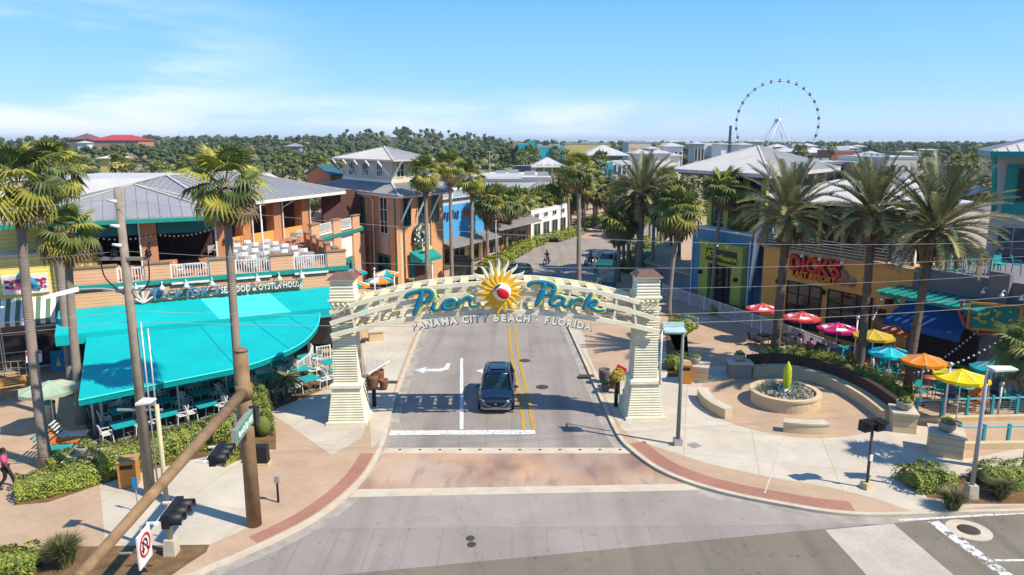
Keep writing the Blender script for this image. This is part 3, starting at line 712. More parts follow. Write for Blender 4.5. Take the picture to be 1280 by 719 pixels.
# ------------------------------------------------------------------ shrubs and hedges
M_LEAF = mat('hedge_leaf_bright', (0.42,0.46,0.06), rough=0.5, var=0.25, scale=1.5, trans=0.2)
M_LEAF2 = mat('hedge_leaf_mid', (0.25,0.31,0.055), rough=0.5, var=0.25, scale=1.5, trans=0.2)
M_LEAF3 = mat('hedge_leaf_dark', (0.07,0.10,0.03), rough=0.6, var=0.2, scale=1.5)
M_CORE = mat('hedge_core', (0.13,0.165,0.04), rough=1)
HL = [M_LEAF, M_LEAF2, M_LEAF3]
def hedge(name, label, path, w, h, n, size=0.085, seed=1, group=None, cat='hedge'):
    rg = random.Random(seed); pts = [p if isinstance(p, Vector) else P(*p) for p in path]; c0 = pts[0]
    t = thing(name, label, cat, (c0.x, c0.y, 0), 0, group)
    core = MB(); mb = MB(); tot = sum((pts[i+1]-pts[i]).length for i in range(len(pts)-1))
    def at(s):
        for i in range(len(pts)-1):
            l = (pts[i+1]-pts[i]).length
            if s <= l or i == len(pts)-2: return pts[i].lerp(pts[i+1], min(1, s/l)), (pts[i+1]-pts[i]).normalized()
            s -= l
    k = max(3, int(tot/0.35)); lump = [rg.uniform(.86,1.1) for _ in range(k+1)]
    for i in range(k+1):
        p, d = at(tot*i/k); core.ball((p.x,p.y,h*0.40), 1, 8, 5, sx=w*0.37*lump[i], sy=w*0.37*lump[i], sz=h*0.38*lump[i])
    n = int(n*1.7)
    for i in range(n):
        s = rg.uniform(-w*0.3, tot+w*0.3); p, d = at(max(0,min(tot,s))); p = p+d*(s-max(0,min(tot,s))); nrm = Vector((-d.y,d.x,0))
        a = rg.uniform(-0.3, math.pi+0.3); lu = lump[int(max(0,min(k,s/tot*k)))]
        wob = 1+0.10*math.sin(s*5+seed)+0.08*math.sin(s*11)
        sup = lambda v: math.copysign(abs(v)**0.6, v)
        q = p+nrm*sup(math.cos(a))*w*0.5*lu*wob*rg.uniform(.86,1.06)+Vector((0,0,h*0.4+sup(math.sin(a))*h*0.6*lu*wob*rg.uniform(.9,1.06)))
        if rg.random() < .3: q = p+nrm*math.copysign(w*0.5*lu*rg.uniform(.84,1.02), math.cos(a)); q.z = rg.uniform(.03,h*.5)
        q.z = max(0.03, q.z)
        mb.m = rg.choices([0,1,2],[.5,.35,.15])[0]
        leaf_quad(mb, q, (nrm*math.cos(a)+Vector((0,0,math.sin(a)))+Vector((rg.uniform(-.6,.6),rg.uniform(-.6,.6),rg.uniform(-.3,.6)))).normalized(), size*rg.uniform(.6,1.3), rg)
    mb.build('foliage', HL, t, world=True); core.build('branches', M_CORE, t, world=True); return t
hedge('clipped_hedge', 'clipped bright hedge running along the front of the canopy patio', [(135,590),(195,573),(250,557),(292,544)], 1.6, 1.1, 7000, seed=2)
hedge('clipped_hedge', 'tall clipped hedge beside the brown mast at the patio corner', [(322,508),(330,545)], 0.95, 1.35, 3200, seed=3)
hedge('round_shrub', 'rounded shrub at the foot of the brown mast, left of it', [(278,578),(290,572)], 1.1, 0.9, 1500, seed=4, cat='shrub')
hedge('round_shrub', 'low pale flowering shrub at the left of the corner bed', [(38,617),(78,608)], 1.5, 0.75, 2200, seed=5, cat='shrub')
hedge('round_shrub', 'dark rounded shrub shaded by palm fronds in the corner bed', [(85,606),(118,598)], 1.5, 0.85, 1800, seed=6, cat='shrub')
hedge('round_shrub', 'small bright shrub below the concrete planter at the left', [(70,583),(92,577)], 1.1, 0.6, 900, seed=7, cat='shrub')
hedge('round_shrub', 'pale shrub cut by the lower left corner of the picture', [(-20,712),(40,708)], 1.3, 0.6, 1900, seed=8, cat='shrub')
hedge('clipped_hedge', 'bright low hedge curving behind the dark seat wall of the fountain', [(955,458),(990,456),(1030,461),(1056,470)], 1.5, 1.25, 4200, seed=9)
hedge('clipped_hedge', 'low hedge between the date palms above the seat wall', [(1080,484),(1100,492),(1124,505)], 1.5, 1.15, 3200, seed=10)
hedge('round_shrub', 'flowering shrub left of the grey street lamp by the right kerb', [(1143,608),(1168,606)], 1.5, 0.8, 2000, seed=11, cat='shrub')
hedge('round_shrub', 'flowering shrub right of the grey street lamp at the right edge', [(1238,606),(1275,602)], 1.5, 0.85, 2000, seed=12, cat='shrub')
hedge('round_shrub', 'shrub with dry leaves on the kerb island below the double crowned palm', [(714,366),(728,368)], 2.1, 1.1, 1300, size=.16, seed=13, cat='shrub')
hedge('round_shrub', 'round grey green shrub right of the kerb island palm', [(733,368),(738,369)], 1.9, 1.1, 900, size=.16, seed=14, cat='shrub')
hedge('round_shrub', 'low shrub in the bed beside the square planter left of the plaza', [(843,418),(856,410)], 1.6, 0.8, 1200, size=.15, seed=15, cat='shrub')
hedge('round_shrub', 'shrub behind the orange litter bin on the right plaza', [(838,462),(850,458)], 1.2, 0.9, 1200, seed=16, cat='shrub')
hedge('clipped_hedge', 'low clipped hedge below the green door surround', [(898,392),(918,394)], 1.6, 0.7, 1300, size=.15, seed=17)
hedge('round_shrub', 'low leafy plant in the patio bed beside the white rail', [(383,474),(392,470)], 0.8, 0.5, 500, seed=18, cat='shrub')
hedge('round_shrub', 'shrub below the left poster kiosk by the kerb', [(606,352),(616,347)], 1.8, 1.0, 900, size=.2, seed=19, cat='shrub')
for i, (a, b, w) in enumerate((((608,340),(632,327),2.0),((636,322),(656,311),2.2),((658,309),(676,302),2.2),((690,301),(716,292),2.6),((728,284),(750,276),3.0),((788,340),(800,325),3.0),((806,318),(818,306),3.2))):
    lab = ['near', 'second', 'third', 'fourth', 'far'][i] + ' low hedge in the kerb planting left of the upper street' if i < 5 else ['low hedge beside the green chairs right of the pickup', 'far low hedge behind the retaining wall'][i-5]
    hedge('kerb_hedge', lab, [a, b], w, 1.1, 1500, size=.26, seed=30+i, group='low hedges along the upper street')
# ornamental grasses
def grass_clump(label, px, py, h, n, seed, r=0.5):
    b = P(px, py); rg = random.Random(seed); mb = MB()
    for i in range(n):
        a = rg.uniform(0,6.28); q = r*rg.uniform(0,.35); o = Vector((b.x+q*math.cos(a), b.y+q*math.sin(a), 0)); d = Vector((math.cos(a), math.sin(a), 0))
        l = h*rg.uniform(.6,1.1); out = r*rg.uniform(.3,1.1); s = Vector((-d.y,d.x,0))*0.014; mb.m = rg.choice([0,0,1])
        p1 = o+d*out*0.35+Vector((0,0,l*0.7)); p2 = o+d*out+Vector((0,0,l*rg.uniform(.75,1.0)))
        mb.add([o-s,o+s,p1+s,p1-s,p2], [(0,1,2,3),(3,2,4)])
    c = thing('grass_tuft', label, 'grass', (b.x,b.y,0), 0, 'ornamental grass clumps')
    mb.build('blades', [mat('grass_green',(0.17,0.19,0.06),var=.3,trans=.2), mat('grass_straw',(0.38,0.32,0.16),var=.3,trans=.2)], c, world=True)
grass_clump('spiky ornamental grass clump on the bark bed at the lower left', 82,708,1.1,1200,1,.6)
grass_clump('feathery grass clump directly left of the grey street lamp foot', 1190,636,0.8,900,2,.6)
grass_clump('feathery grass clump right of the grey street lamp foot', 1250,622,0.8,700,3,.6)

# ------------------------------------------------------------------ woods
M_WOOD = [mat('pine_crown', (0.085,0.13,0.045), rough=0.9, var=0.3, scale=0.15), mat('oak_crown', (0.19,0.20,0.06), rough=0.9, var=0.3, scale=0.15), mat('bare_crown', (0.34,0.28,0.15), rough=0.9, var=0.25, scale=0.15), mat('bare_stem',(0.16,0.12,0.09),rough=1)]
def clump_tree(mb, x, y, z, h, r, m, n, rg, size, stem=True):
    mb.m = 3
    if stem: mb.tube([(x,y,z),(x,y,z+h*0.6)], [0.12*h/8,0.06*h/8], 4, caps=False)
    lobes = [(Vector((x+rg.uniform(-.55,.55)*r, y+rg.uniform(-.55,.55)*r, z+h*rg.uniform(.5,.85))), rg.uniform(.4,.65)*r) for _ in range(5)]
    lobes.append((Vector((x,y,z+h*0.72)), r*0.7))
    if stem:
        mb.m = m
        for c, q in lobes[2:]: mb.ball(tuple(c), q*.86, 6, 4, sz=.8)
    for i in range(n):
        c, q = lobes[rg.randrange(len(lobes))]
        d = Vector((rg.gauss(0,1), rg.gauss(0,1), rg.gauss(0,1)*0.8+0.3)).normalized()
        p = c+Vector((d.x*q, d.y*q, d.z*q*0.8))*rg.uniform(.75,1.1); mb.m = m if rg.random() < .85 else (m+1)%3
        leaf_quad(mb, p, (d+Vector((rg.uniform(-.5,.5),rg.uniform(-.5,.5),rg.uniform(0,.8)))).normalized(), size*rg.uniform(.7,1.4), rg)
def occupied(x, y):
    # built-up land on the right half and the street corridor
    if y < 118: return True
    u = x/y
    if u > 0.02 and y < 420: return True
    if u > -0.06 and y < 190: return True
    if x < -30 and y < 122: return True
    return False
def wood(name, label, n, y0, y1, m_w, r_rng, h_rng, leaves, size, seed, umin=-.85, umax=.85, cond=None):
    rg = random.Random(seed); mb = MB(); k = 0
    while k < n:
        y = math.exp(rg.uniform(math.log(y0), math.log(y1))); x = rg.uniform(umin, umax)*y
        if occupied(x, y) or (cond and not cond(x, y)): continue
        m = rg.choices([0,1,2], m_w(x,y))[0]; h = rg.uniform(*h_rng)*(1.25 if m == 0 else 0.85)
        clump_tree(mb, x, y, terrain_z(x,y), h, rg.uniform(*r_rng)*(1 if m else .75), m, leaves, rg, size*(1 if m != 2 else .7)); k += 1
    o = mb.build(name, M_WOOD); tag(o, label, 'woodland', None, 'stuff')
band = lambda x, y: (0.25,0.4,0.55) if 130 < y < 330 else (0.75,0.25,0.08)
wood('scrub_wood', 'olive and bare brown scrub woodland behind the left buildings', 1500, 120, 330, band, (1.8,3.0), (3.8,6.5), 80, 0.62, 1)
wood('pine_wood', 'dark green pine woodland stretching to the skyline', 2300, 330, 900, band, (2.3,4.0), (6.5,11.5), 36, 1.15, 2)
wood('far_wood', 'far dark tree line along the horizon', 2200, 900, 2600, lambda x,y:(1,.2,.02), (5,10), (9,14), 24, 3.4, 3)

def occupied(x, y): return False
wood('town_trees', 'low olive trees and scrub between the far town buildings', 420, 125, 620, lambda x,y:(.3,.45,.4), (2.2,3.4), (3.2,5.0), 70, 0.8, 9, umin=.12, umax=.8, cond=lambda x,y: not(140<y<240 and x/y>.34 and x/y<.48 and y<200) and x/y > .12+(.3*(150-y)/150 if y<150 else 0))
# ------------------------------------------------------------------ building materials
M_ORSID = siding('orange_board_siding', (0.64,0.35,0.20), 0.19, 0.3)
M_ORTOW = siding('tower_orange_boards', (0.62,0.30,0.14), 0.16, 0.3)
M_ORPL = mat('orange_plaster', (0.52,0.23,0.11), rough=0.85, var=0.08, scale=1)
M_YESID = siding('yellow_board_siding', (0.70,0.58,0.17), 0.26, 0.3)
M_TEAL = mat('teal_paint', (0.015,0.26,0.22), rough=0.5, var=0.08)
M_TEALD = mat('dark_teal_paint', (0.012,0.15,0.14), rough=0.5, var=0.08)
M_WHITE = mat('white_paint', (0.72,0.70,0.66), rough=0.6, var=0.04)
M_CREAM = siding('cream_slats', (0.72,0.66,0.46), 50, 0.0, var=0.05)
M_ROOF = mat('galvanised_roof', (0.36,0.345,0.33), rough=0.45, metal=0.25, var=0.08, scale=0.6, spec=0.5)
M_ROOFL = mat('pale_metal_roof', (0.55,0.52,0.48), rough=0.5, metal=0.1, var=0.06, scale=0.6)
M_FLAT = mat('white_membrane_roof', (0.56,0.54,0.51), rough=0.9, var=0.1, scale=0.4, fine=0.08)
M_GLASS = glass('dark_window_glass')
M_GLASSB = glass('sky_window_glass', (0.05,0.09,0.12), 0.05)
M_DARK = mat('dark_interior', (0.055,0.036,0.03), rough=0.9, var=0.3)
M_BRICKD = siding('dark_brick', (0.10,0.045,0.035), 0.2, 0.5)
M_DECK = siding('terracotta_deck', (0.40,0.17,0.09), 0.14, 0.3, axis='X', gw=0.1)
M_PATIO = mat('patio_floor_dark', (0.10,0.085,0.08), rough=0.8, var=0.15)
M_CAP = mat('brown_stone_cap', (0.30,0.19,0.11), rough=0.8, var=0.1)
M_STONE = mat('buff_stone', (0.60,0.46,0.27), rough=0.85, var=0.1, scale=1.5, bump=0.2, fine=0.1)
M_BLUE = mat('blue_stucco', (0.09,0.24,0.39), rough=0.85, var=0.08, scale=0.6)
M_LIME = mat('lime_stucco', (0.36,0.42,0.085), rough=0.85, var=0.06)
M_ORAN = mat('orange_stucco', (0.74,0.36,0.09), rough=0.85, var=0.08, scale=0.5)
M_GREY = mat('grey_stucco', (0.20,0.18,0.185), rough=0.85, var=0.1, scale=0.5)
M_GREYL = mat('pale_grey_stucco', (0.44,0.41,0.38), rough=0.85, var=0.06, scale=0.5)
M_METAL = mat('galvanised_metal', (0.45,0.44,0.42), rough=0.4, metal=0.5, var=0.05)
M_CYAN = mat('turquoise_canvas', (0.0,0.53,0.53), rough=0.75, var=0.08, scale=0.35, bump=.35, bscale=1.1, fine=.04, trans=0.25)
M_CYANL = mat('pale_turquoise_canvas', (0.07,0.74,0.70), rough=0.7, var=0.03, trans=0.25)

def V2(x, y): return Vector((x, y, 0))
def on(p0, p1, u, d=0, z=0):
    a = Vector((p1[0]-p0[0], p1[1]-p0[1], 0)).normalized(); n = Vector((a.y, -a.x, 0)); return Vector((p0[0], p0[1], z))+a*u+n*d
def part(par, name, m, fn):
    mb = MB(); fn(mb); return mb.build(name, m, par, world=True)
def wpart(par, name, m, p0, p1, *boxes):
    mb = MB()
    for b in boxes: mb.wbox(p0, p1, *b)
    return mb.build(name, m, par, world=True)
def window(par, p0, p1, u0, u1, z0, z1, nx=2, nz=2, fm=None, gm=None, name='window', d=0.0, fw=0.07):
    mb = MB(); w = fw; fm = fm or M_WHITE; gm = gm or M_GLASS
    mb.wbox(p0,p1,u0,u0+w,z0,z1,d+.004,d+.09); mb.wbox(p0,p1,u1-w,u1,z0,z1,d+.004,d+.09)
    mb.wbox(p0,p1,u0+w,u1-w,z0,z0+w,d+.004,d+.09); mb.wbox(p0,p1,u0+w,u1-w,z1-w,z1,d+.004,d+.09)
    for i in range(1, nx): x = lerp(u0,u1,i/nx); mb.wbox(p0,p1,x-w*.35,x+w*.35,z0+w,z1-w,d+.01,d+.07)
    for i in range(1, nz): z = lerp(z0,z1,i/nz); mb.wbox(p0,p1,u0+w,u1-w,z-w*.3,z+w*.3,d+.01,d+.064)
    f = mb.build(name, fm, par, world=True)
    g = MB(); g.wbox(p0,p1,u0+w,u1-w,z0+w,z1-w,d+.003,d+.03); g.build('pane', gm, f, world=True); return f
def railing(par, p0, p1, z, h=1.0, m=None, name='railing', step=0.11, post=2.0, d=0.0, bw=0.022):
    L = (Vector((p1[0],p1[1]))-Vector((p0[0],p0[1]))).length; mb = MB()
    mb.wbox(p0,p1,0,L,z+h-.05,z+h,d-.03,d+.03); mb.wbox(p0,p1,0,L,z+.08,z+.12,d-.02,d+.02)
    k = int(L/step)
    for i in range(k): x = (i+.5)*L/k; mb.wbox(p0,p1,x-bw/2,x+bw/2,z+.12,z+h-.05,d-bw/2,d+bw/2)
    k = max(1, round(L/post))
    for i in range(k+1): x = min(max(.04, i*L/k), L-.04); mb.wbox(p0,p1,x-.04,x+.04,z,z+h+.03,d-.045,d+.045)
    return mb.build(name, m or M_WHITE, par, world=par is not None)
def centroid(ps): return sum(ps, Vector((0,0,0)))/len(ps)
def hip(par, eave, apex, m, th=0.14, seam=0.5, name='roof'):
    """eave: 4 corners (with z), apex: 1 or 2 points (ridge from edge 0-1 side to edge 2-3 side)"""
    mb = MB(); e = [Vector(p) for p in eave]; a = [Vector(p) for p in apex]
    if len(a) == 1: fs = [(e[0],e[1],a[0]),(e[1],e[2],a[0]),(e[2],e[3],a[0]),(e[3],e[0],a[0])]
    else: fs = [(e[0],e[1],a[0]),(e[1],e[2],a[1],a[0]),(e[2],e[3],a[1]),(e[3],e[0],a[0],a[1])]
    for f in fs: roof_face(mb, f, seam=seam, th=th)
    r = mb.build(name, m, par, world=True)
    mb = MB()
    for q in e: mb.bar(q+Vector((0,0,.03)), min(a, key=lambda w: (w-q).length)+Vector((0,0,.05)), .16, .06)
    if len(a) == 2: mb.bar(a[0]+Vector((0,0,.06)), a[1]+Vector((0,0,.06)), .2, .06)
    mb.build('ridge_cap', M_ROOFL, r, world=False) if False else mb.build('ridge_cap', M_ROOFL, r, world=True)
    return r

# ================================================================== LEFT RESTAURANT
fa = Vector((math.cos(R(27)), math.sin(R(27)), 0)); fn = Vector((math.sin(R(27)), -math.cos(R(27)), 0))
P1 = Vector((-10.9, 46.7, 0)); P0 = P1-fa*16.0
Q = Vector((-16.4, 57.5, 0)); RR = Vector((-13.9, 67.6, 0))
rest = thing('seafood_restaurant', 'two storey orange boarded seafood restaurant with rooftop terrace and grey metal roofs', 'restaurant', P0)
DZ = 5.45
def shell(mb):
    pass
BK = P0-fn*34
part(rest, 'deck', M_DECK, lambda mb: mb.prism([(p.x,p.y) for p in (P0, P1, Q, RR, RR-fn*14, BK)], DZ-0.25, DZ))
wpart(rest, 'front_wall', M_ORSID, P0, P1, (0,16,4.0,DZ+0.1,-.3,0), (0,0.5,0,4.0,-.3,0), (15.3,16,0,4.0,-.3,0), (7.2,7.8,0,4.0,-.3,0))
wpart(rest, 'shopfront_glazing', M_GLASS, P0, P1, (0.5,7.2,0.4,4.0,-.5,-.42), (7.8,15.3,0.4,4.0,-.5,-.42))
wpart(rest, 'end_wall', M_ORSID, P1, Q, (0,12,0,DZ+0.1,-.3,0))
wpart(rest, 'trim_band', M_TEAL, P0, P1, (-.1,16.1,DZ-0.05,DZ+.22,.004,.12))
wpart(rest, 'end_trim_band', M_TEAL, P1, Q, (-.1,12,DZ-0.05,DZ+.22,.004,.12))
wpart(rest, 'corner_trim', M_TEALD, P0, P1, (15.75,16.1,0,DZ-.06,.004,.1))
wpart(rest, 'corner_trim', M_TEAL, P0, P1, (-.12,.12,0,DZ-.06,.004,.1))
# parapet piers and railings (u measured from P0)
piers = [(0,1.9),(3.3,5.9),(8.3,10.7),(13.4,16.0)]
# map photo pier positions onto the facade
def uat(px, z=6.2):
    best = None
    for i in range(0, 1601):
        u = i/100; q = P0+fa*u
        # project
        d = z-CAMH; dep = q.y*math.cos(PITCH)-d*math.sin(PITCH); x = 640+FPX*q.x/dep
        if best is None or abs(x-px) < best[0]: best = (abs(x-px), u)
    return best[1]
pier_px = [(97,146),(181,213),(262,294),(338,367),(409,437)]
pr = [(uat(a), uat(b)) for a, b in pier_px]; pr[0] = (0, pr[0][1]); pr[-1] = (pr[-1][0], 16.0)
for a, b in pr:
    wpart(rest, 'parapet_pier', M_ORSID, P0, P1, (a,b,DZ+.1,DZ+1.18,-.35,.0))
    wpart(rest, 'pier_cap', M_CAP, P0, P1, (a-.06,b+.06,DZ+1.181,DZ+1.27,-.42,.07))
for i in range(len(pr)-1):
    a, b = pr[i][1], pr[i+1][0]
    railing(rest, on(P0,P1,a), on(P0,P1,b), DZ+.1, .95, name='terrace_railing', d=-.12, step=.14, bw=.045)
    wpart(rest, 'rail_sill', M_WHITE, P0, P1, (a,b,DZ-.12,DZ+.0,.12,.17))
# dark piers of the wall behind the open terrace
for k in range(5):
    s = 1.6+k*2.3
    wpart(rest, 'inner_pier', M_ORPL, P1, Q, (s,s+.9,DZ,DZ+1.15,-.4,-.1)); wpart(rest, 'pier_cap', M_CAP, P1, Q, (s-.06,s+.96,DZ+1.151,DZ+1.22,-.45,-.05))
    if k < 4: wpart(rest, 'inner_parapet', M_CAP, P1, Q, (s+.9,s+2.3,DZ,DZ+.75,-.36,-.16))
# second terrace wall facing the street
LW = (RR-Q).length
wpart(rest, 'side_wall', M_ORSID, Q, RR, (0,LW,0,DZ+.5,-.3,0))
for a, b in ((0.2,1.5),(3.9,5.2),(7.6,8.9)):
    wpart(rest, 'side_pier', M_ORSID, Q, RR, (a,b,0.0,7.05,.003,.25)); wpart(rest, 'pier_cap', M_CAP, Q, RR, (a-.08,b+.08,7.051,7.15,-.1,.32))
for a, b in ((1.5,3.9),(5.2,7.6)):
    wpart(rest, 'white_panel', M_WHITE, Q, RR, (a+.02,b-.02,3.5,5.5,.003,.06))
    wpart(rest, 'side_parapet', M_WHITE, Q, RR, (a+.02,b-.02,6.0,6.15,-.1,.1)); railing(rest, on(Q,RR,a+.05), on(Q,RR,b-.05), 6.15, .8, name='terrace_railing', step=.2, bw=.07)
    f = wpart(rest, 'teal_door', M_TEAL, Q, RR, (a+.1,b-.1,0,3.4,.003,.08))
    for i in range(3):
        for j in range(3):
            wpart(f, 'pane', M_GLASS, Q, RR, (a+.3+i*.66,a+.75+i*.66,.5+j*.95,1.15+j*.95,.081,.09))
wpart(rest, 'side_trim_band', M_TEAL, Q, RR, (-.1,LW,5.62,5.9,.26,.34))
# pavilion over the left part of the terrace
E0 = on(P0,P1,-1.5,-2.6); 
def g(u, v, z=0): return P0+fa*u-fn*v+Vector((0,0,z))
pe = 9.1
hip(rest, [g(-3.0,2.6,pe), g(9.3,2.6,pe), g(9.3,13,pe), g(-3.0,13,pe)], [g(4.0,7.8,pe+1.75)], M_ROOF, seam=.62)
part(rest, 'eave_fascia', M_TEAL, lambda mb: (mb.wbox(g(-3,2.6),g(9.3,2.6),0,12.3,pe-.32,pe-.08,.0,.08), mb.wbox(g(9.3,2.6),g(9.3,13),0,10.4,pe-.32,pe-.08,.0,.08)))
for u in (0.2, 4.6, 9.0):
    part(rest, 'pavilion_column', M_ORPL, lambda mb: mb.wbox(g(u-.45,3.6),g(u+.45,3.6),0,.9,DZ,pe-.1,-.9,0))
    part(rest, 'wall_lamp', M_DARK, lambda mb: mb.wbox(g(u-.45,3.6),g(u+.45,3.6),.38,.52,DZ+1.7,DZ+2.0,.003,.15))
    part(rest, 'downpipe', M_WHITE, lambda mb: mb.wbox(g(u-.45,3.6),g(u+.45,3.6),-.12,-.02,DZ,pe-.1,.0,.1))
for a, b in ((0.7,4.1),(5.1,8.5)):
    part(rest, 'green_valance', M_TEALD, lambda mb: mb.wbox(g(a,3.7),g(b,3.7),0,b-a,pe-1.15,pe-.33,-.03,.03))
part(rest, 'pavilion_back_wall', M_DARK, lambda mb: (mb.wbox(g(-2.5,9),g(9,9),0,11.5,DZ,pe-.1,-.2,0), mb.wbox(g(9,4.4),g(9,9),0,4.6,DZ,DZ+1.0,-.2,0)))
part(rest, 'pavilion_ceiling', M_ORPL, lambda mb: mb.sheet([tuple(g(-2.8,3).xy),tuple(g(9.1,3).xy),tuple(g(9.1,12.8).xy),tuple(g(-2.8,12.8).xy)], pe-.16, flip=True))
part(rest, 'low_orange_wall', M_ORPL, lambda mb: (mb.wbox(g(5.1,4.0),g(8.5,4.0),0,1.0,DZ,DZ+.75,-.2,0), mb.wbox(g(5.1,4.0),g(8.5,4.0),2.6,3.4,DZ,DZ+.75,-.2,0), mb.wbox(g(.7,4.0),g(4.1,4.0),0,3.4,DZ,DZ+.55,-.2,0)))
# long pavilion behind the open terrace, its front turned to the street
A1 = Vector((-22.8,53.0,0)); B1 = Vector((-17.2,68.6,0)); pd = (B1-A1).normalized(); pn = Vector((pd.y,-pd.x,0)); PL = (B1-A1).length; e2 = 9.15
hip(rest, [A1-pn*13+Vector((0,0,e2)), A1+pn*1+Vector((0,0,e2)), B1+pn*1+pd*1+Vector((0,0,e2)), B1-pn*13+pd*1+Vector((0,0,e2))], [A1-pn*6+pd*3+Vector((0,0,11.0)), B1-pn*6-pd*5+Vector((0,0,11.0))], M_ROOF, seam=.7)
part(rest, 'eave_fascia', M_WHITE, lambda mb: mb.wbox(A1,B1,0,PL+1,e2-.36,e2-.12,1.0,1.08))
for s in (0.3, 4.2, 8.1, 12.0):
    wpart(rest, 'pavilion_column', M_ORPL, A1, B1, (s,s+.95,DZ,e2-.1,-.8,0)); wpart(rest, 'downpipe', M_WHITE, A1, B1, (s+1.0,s+1.1,DZ,e2-.4,.05,.15))
    part(rest, 'roof_brace', M_WHITE, lambda mb: mb.bar(on(A1,B1,s+1.05,.1,e2-1.0), on(A1,B1,s+1.9,.9,e2-.35), .09))
    if s < 12: wpart(rest, 'low_orange_wall', M_ORAN, A1, B1, (s+.95,s+3.9,DZ,DZ+.85,-.25,-.05))
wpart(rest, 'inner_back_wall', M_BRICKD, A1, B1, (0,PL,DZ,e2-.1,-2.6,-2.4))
wpart(rest, 'link_wall', M_BRICKD, B1-pn*.6-pd*.5, Vector((-13.6,71.6,0)), (0,(Vector((-13.6,71.6,0))-(B1-pn*.6-pd*.5)).length,DZ,e2-.05,-.3,0))
wpart(rest, 'green_valance', M_TEALD, A1, B1, (1.25,4.2,e2-1.3,e2-.4,-.05,0))
part(rest, 'lower_body', M_ORSID, lambda mb: mb.prism([(p.x,p.y) for p in (P0-fn*.6, P1-fn*.6-fa*.4, Q-fa*.5, RR-fa*.5, RR-fn*14, BK)], 3.9, DZ-.26, top=False))
# back part with small gabled dormer of orange boards
D0 = Vector((-22.4,79.5,-.4)); dd = Vector((math.cos(R(-20)),math.sin(R(-20)),0)); dn = Vector((dd.y,-dd.x,0))
dm = part(rest, 'roof_dormer', M_ORPL, lambda mb: mb.hexa([tuple(D0+dd*a-dn*b+Vector((0,0,z))) for z in (9.4,10.7) for a, b in ((0,0),(3.0,0),(3.0,2.4),(0,2.4))]))
part(dm, 'gable', M_ORPL, lambda mb: mb.add([D0+Vector((0,0,10.7)), D0+dd*3+Vector((0,0,10.7)), D0+dd*1.5+Vector((0,0,11.5)), D0-dn*2.4+Vector((0,0,10.7)), D0+dd*3-dn*2.4+Vector((0,0,10.7)), D0+dd*1.5-dn*2.4+Vector((0,0,11.5))], [(0,1,2),(4,3,5)]))
part(dm, 'dormer_roof', mat('blue_green_roof',(0.05,0.16,0.20),rough=.5), lambda mb: (roof_face(mb,[D0+dn*.3-dd*.3+Vector((0,0,10.6)), D0-dn*2.4-dd*.3+Vector((0,0,10.6)), D0-dn*2.4+dd*1.5+Vector((0,0,11.6)), D0+dn*.3+dd*1.5+Vector((0,0,11.6))]), roof_face(mb,[D0+dn*.3+dd*3.3+Vector((0,0,10.6)), D0-dn*2.4+dd*3.3+Vector((0,0,10.6)), D0-dn*2.4+dd*1.5+Vector((0,0,11.6)), D0+dn*.3+dd*1.5+Vector((0,0,11.6))])))
part(rest, 'rear_roof', M_ROOFL, lambda mb: mb.hexa([(-46,62,9.0),(-22.5,66,9.0),(-24,80,9.0),(-46,80,9.0),(-44,64,10.4),(-24,68,10.4),(-26,78,10.4),(-44,78,10.4)]))
part(rest, 'rear_walls', M_ORPL, lambda mb: mb.box(-45,-24,66,79,0,8.99))
# sign letters
sg = MB(); c = on(P0,P1,uat(232,5.0),.22,4.85)
put_text(sg, 'B', c-fa*1.55, fa, .98, ext=.06, bold=.02); put_text(sg, 'ACK', c-fa*.82-Vector((0,0,.07)), fa, .66, ext=.06, bold=.02); put_text(sg, 'P', c+fa*.2, fa, .98, ext=.06, bold=.02); put_text(sg, 'ORCH', c+fa*1.2-Vector((0,0,.07)), fa, .66, ext=.06, bold=.02)
M_SGB = mat('sign_blue', (0.06,0.22,0.36), rough=.5); M_SGD = mat('sign_dark_edge', (0.02,0.10,0.12), rough=.5)
sgn = thing('restaurant_sign', 'blue raised restaurant letters and white scallop shell above the turquoise canopy', 'sign', tuple(c))
put = MB(); cc2 = on(P0,P1,uat(178,5.0),.2,4.8)
sg.build('lettering', M_SGB, sgn, world=True)
b2 = MB(); put_text(b2, 'the', on(P0,P1,uat(193,5.0),.22,5.05), fa, .4, ext=.05, bold=.01, shear=.2); b2.build('small_lettering', M_SGB, sgn, world=True)
for k in range(5):
    a = R(25+k*32); put.bar(cc2+Vector((0,0,-.4)), cc2+fa*math.cos(a)*.75+Vector((0,0,math.sin(a)*.8-.3)), .1, .08)
put.build('shell_emblem', M_WHITE, sgn, world=True)
c = on(P0,P1,uat(327,5.0),.24,4.78)
sgn2 = thing('restaurant_sign', 'white capital letters with dark edges reading seafood and oyster house', 'sign', tuple(c))
sg = MB(); put_text(sg, 'SEAFOOD & OYSTER HOUSE', c, fa, .58, ext=.04, bold=.035, xs=.66); sg.build('lettering_edge', M_SGD, sgn2, world=True)
sg = MB(); put_text(sg, 'SEAFOOD & OYSTER HOUSE', c+fn*.12, fa, .58, ext=.04, bold=.008, xs=.66); sg.build('lettering', M_WHITE, sgn2, world=True)
lamp0 = None
for px in (171,203,233,265,321,348,376):
    u = uat(px,5.0); loc = on(P0,P1,u,0,5.42)
    if lamp0 is None:
        lamp0 = thing('sign_lamp', 'white gooseneck lamp over the restaurant letters', 'lamp', tuple(loc), R(27), 'gooseneck lamps over the sign letters')
        mb = MB(); mb.tube([(0,0,0),(0,-.25,.18),(0,-.48,.12),(0,-.5,0)], .028, 6); mb.build('arm', M_WHITE, lamp0)
        mb = MB(); mb.lathe((0,-.5,-.26),[(.17,0),(.16,.08),(.09,.2),(.04,.26)],12); mb.build('shade', M_WHITE, lamp0)
    else: dup(lamp0, tuple(loc), R(27))

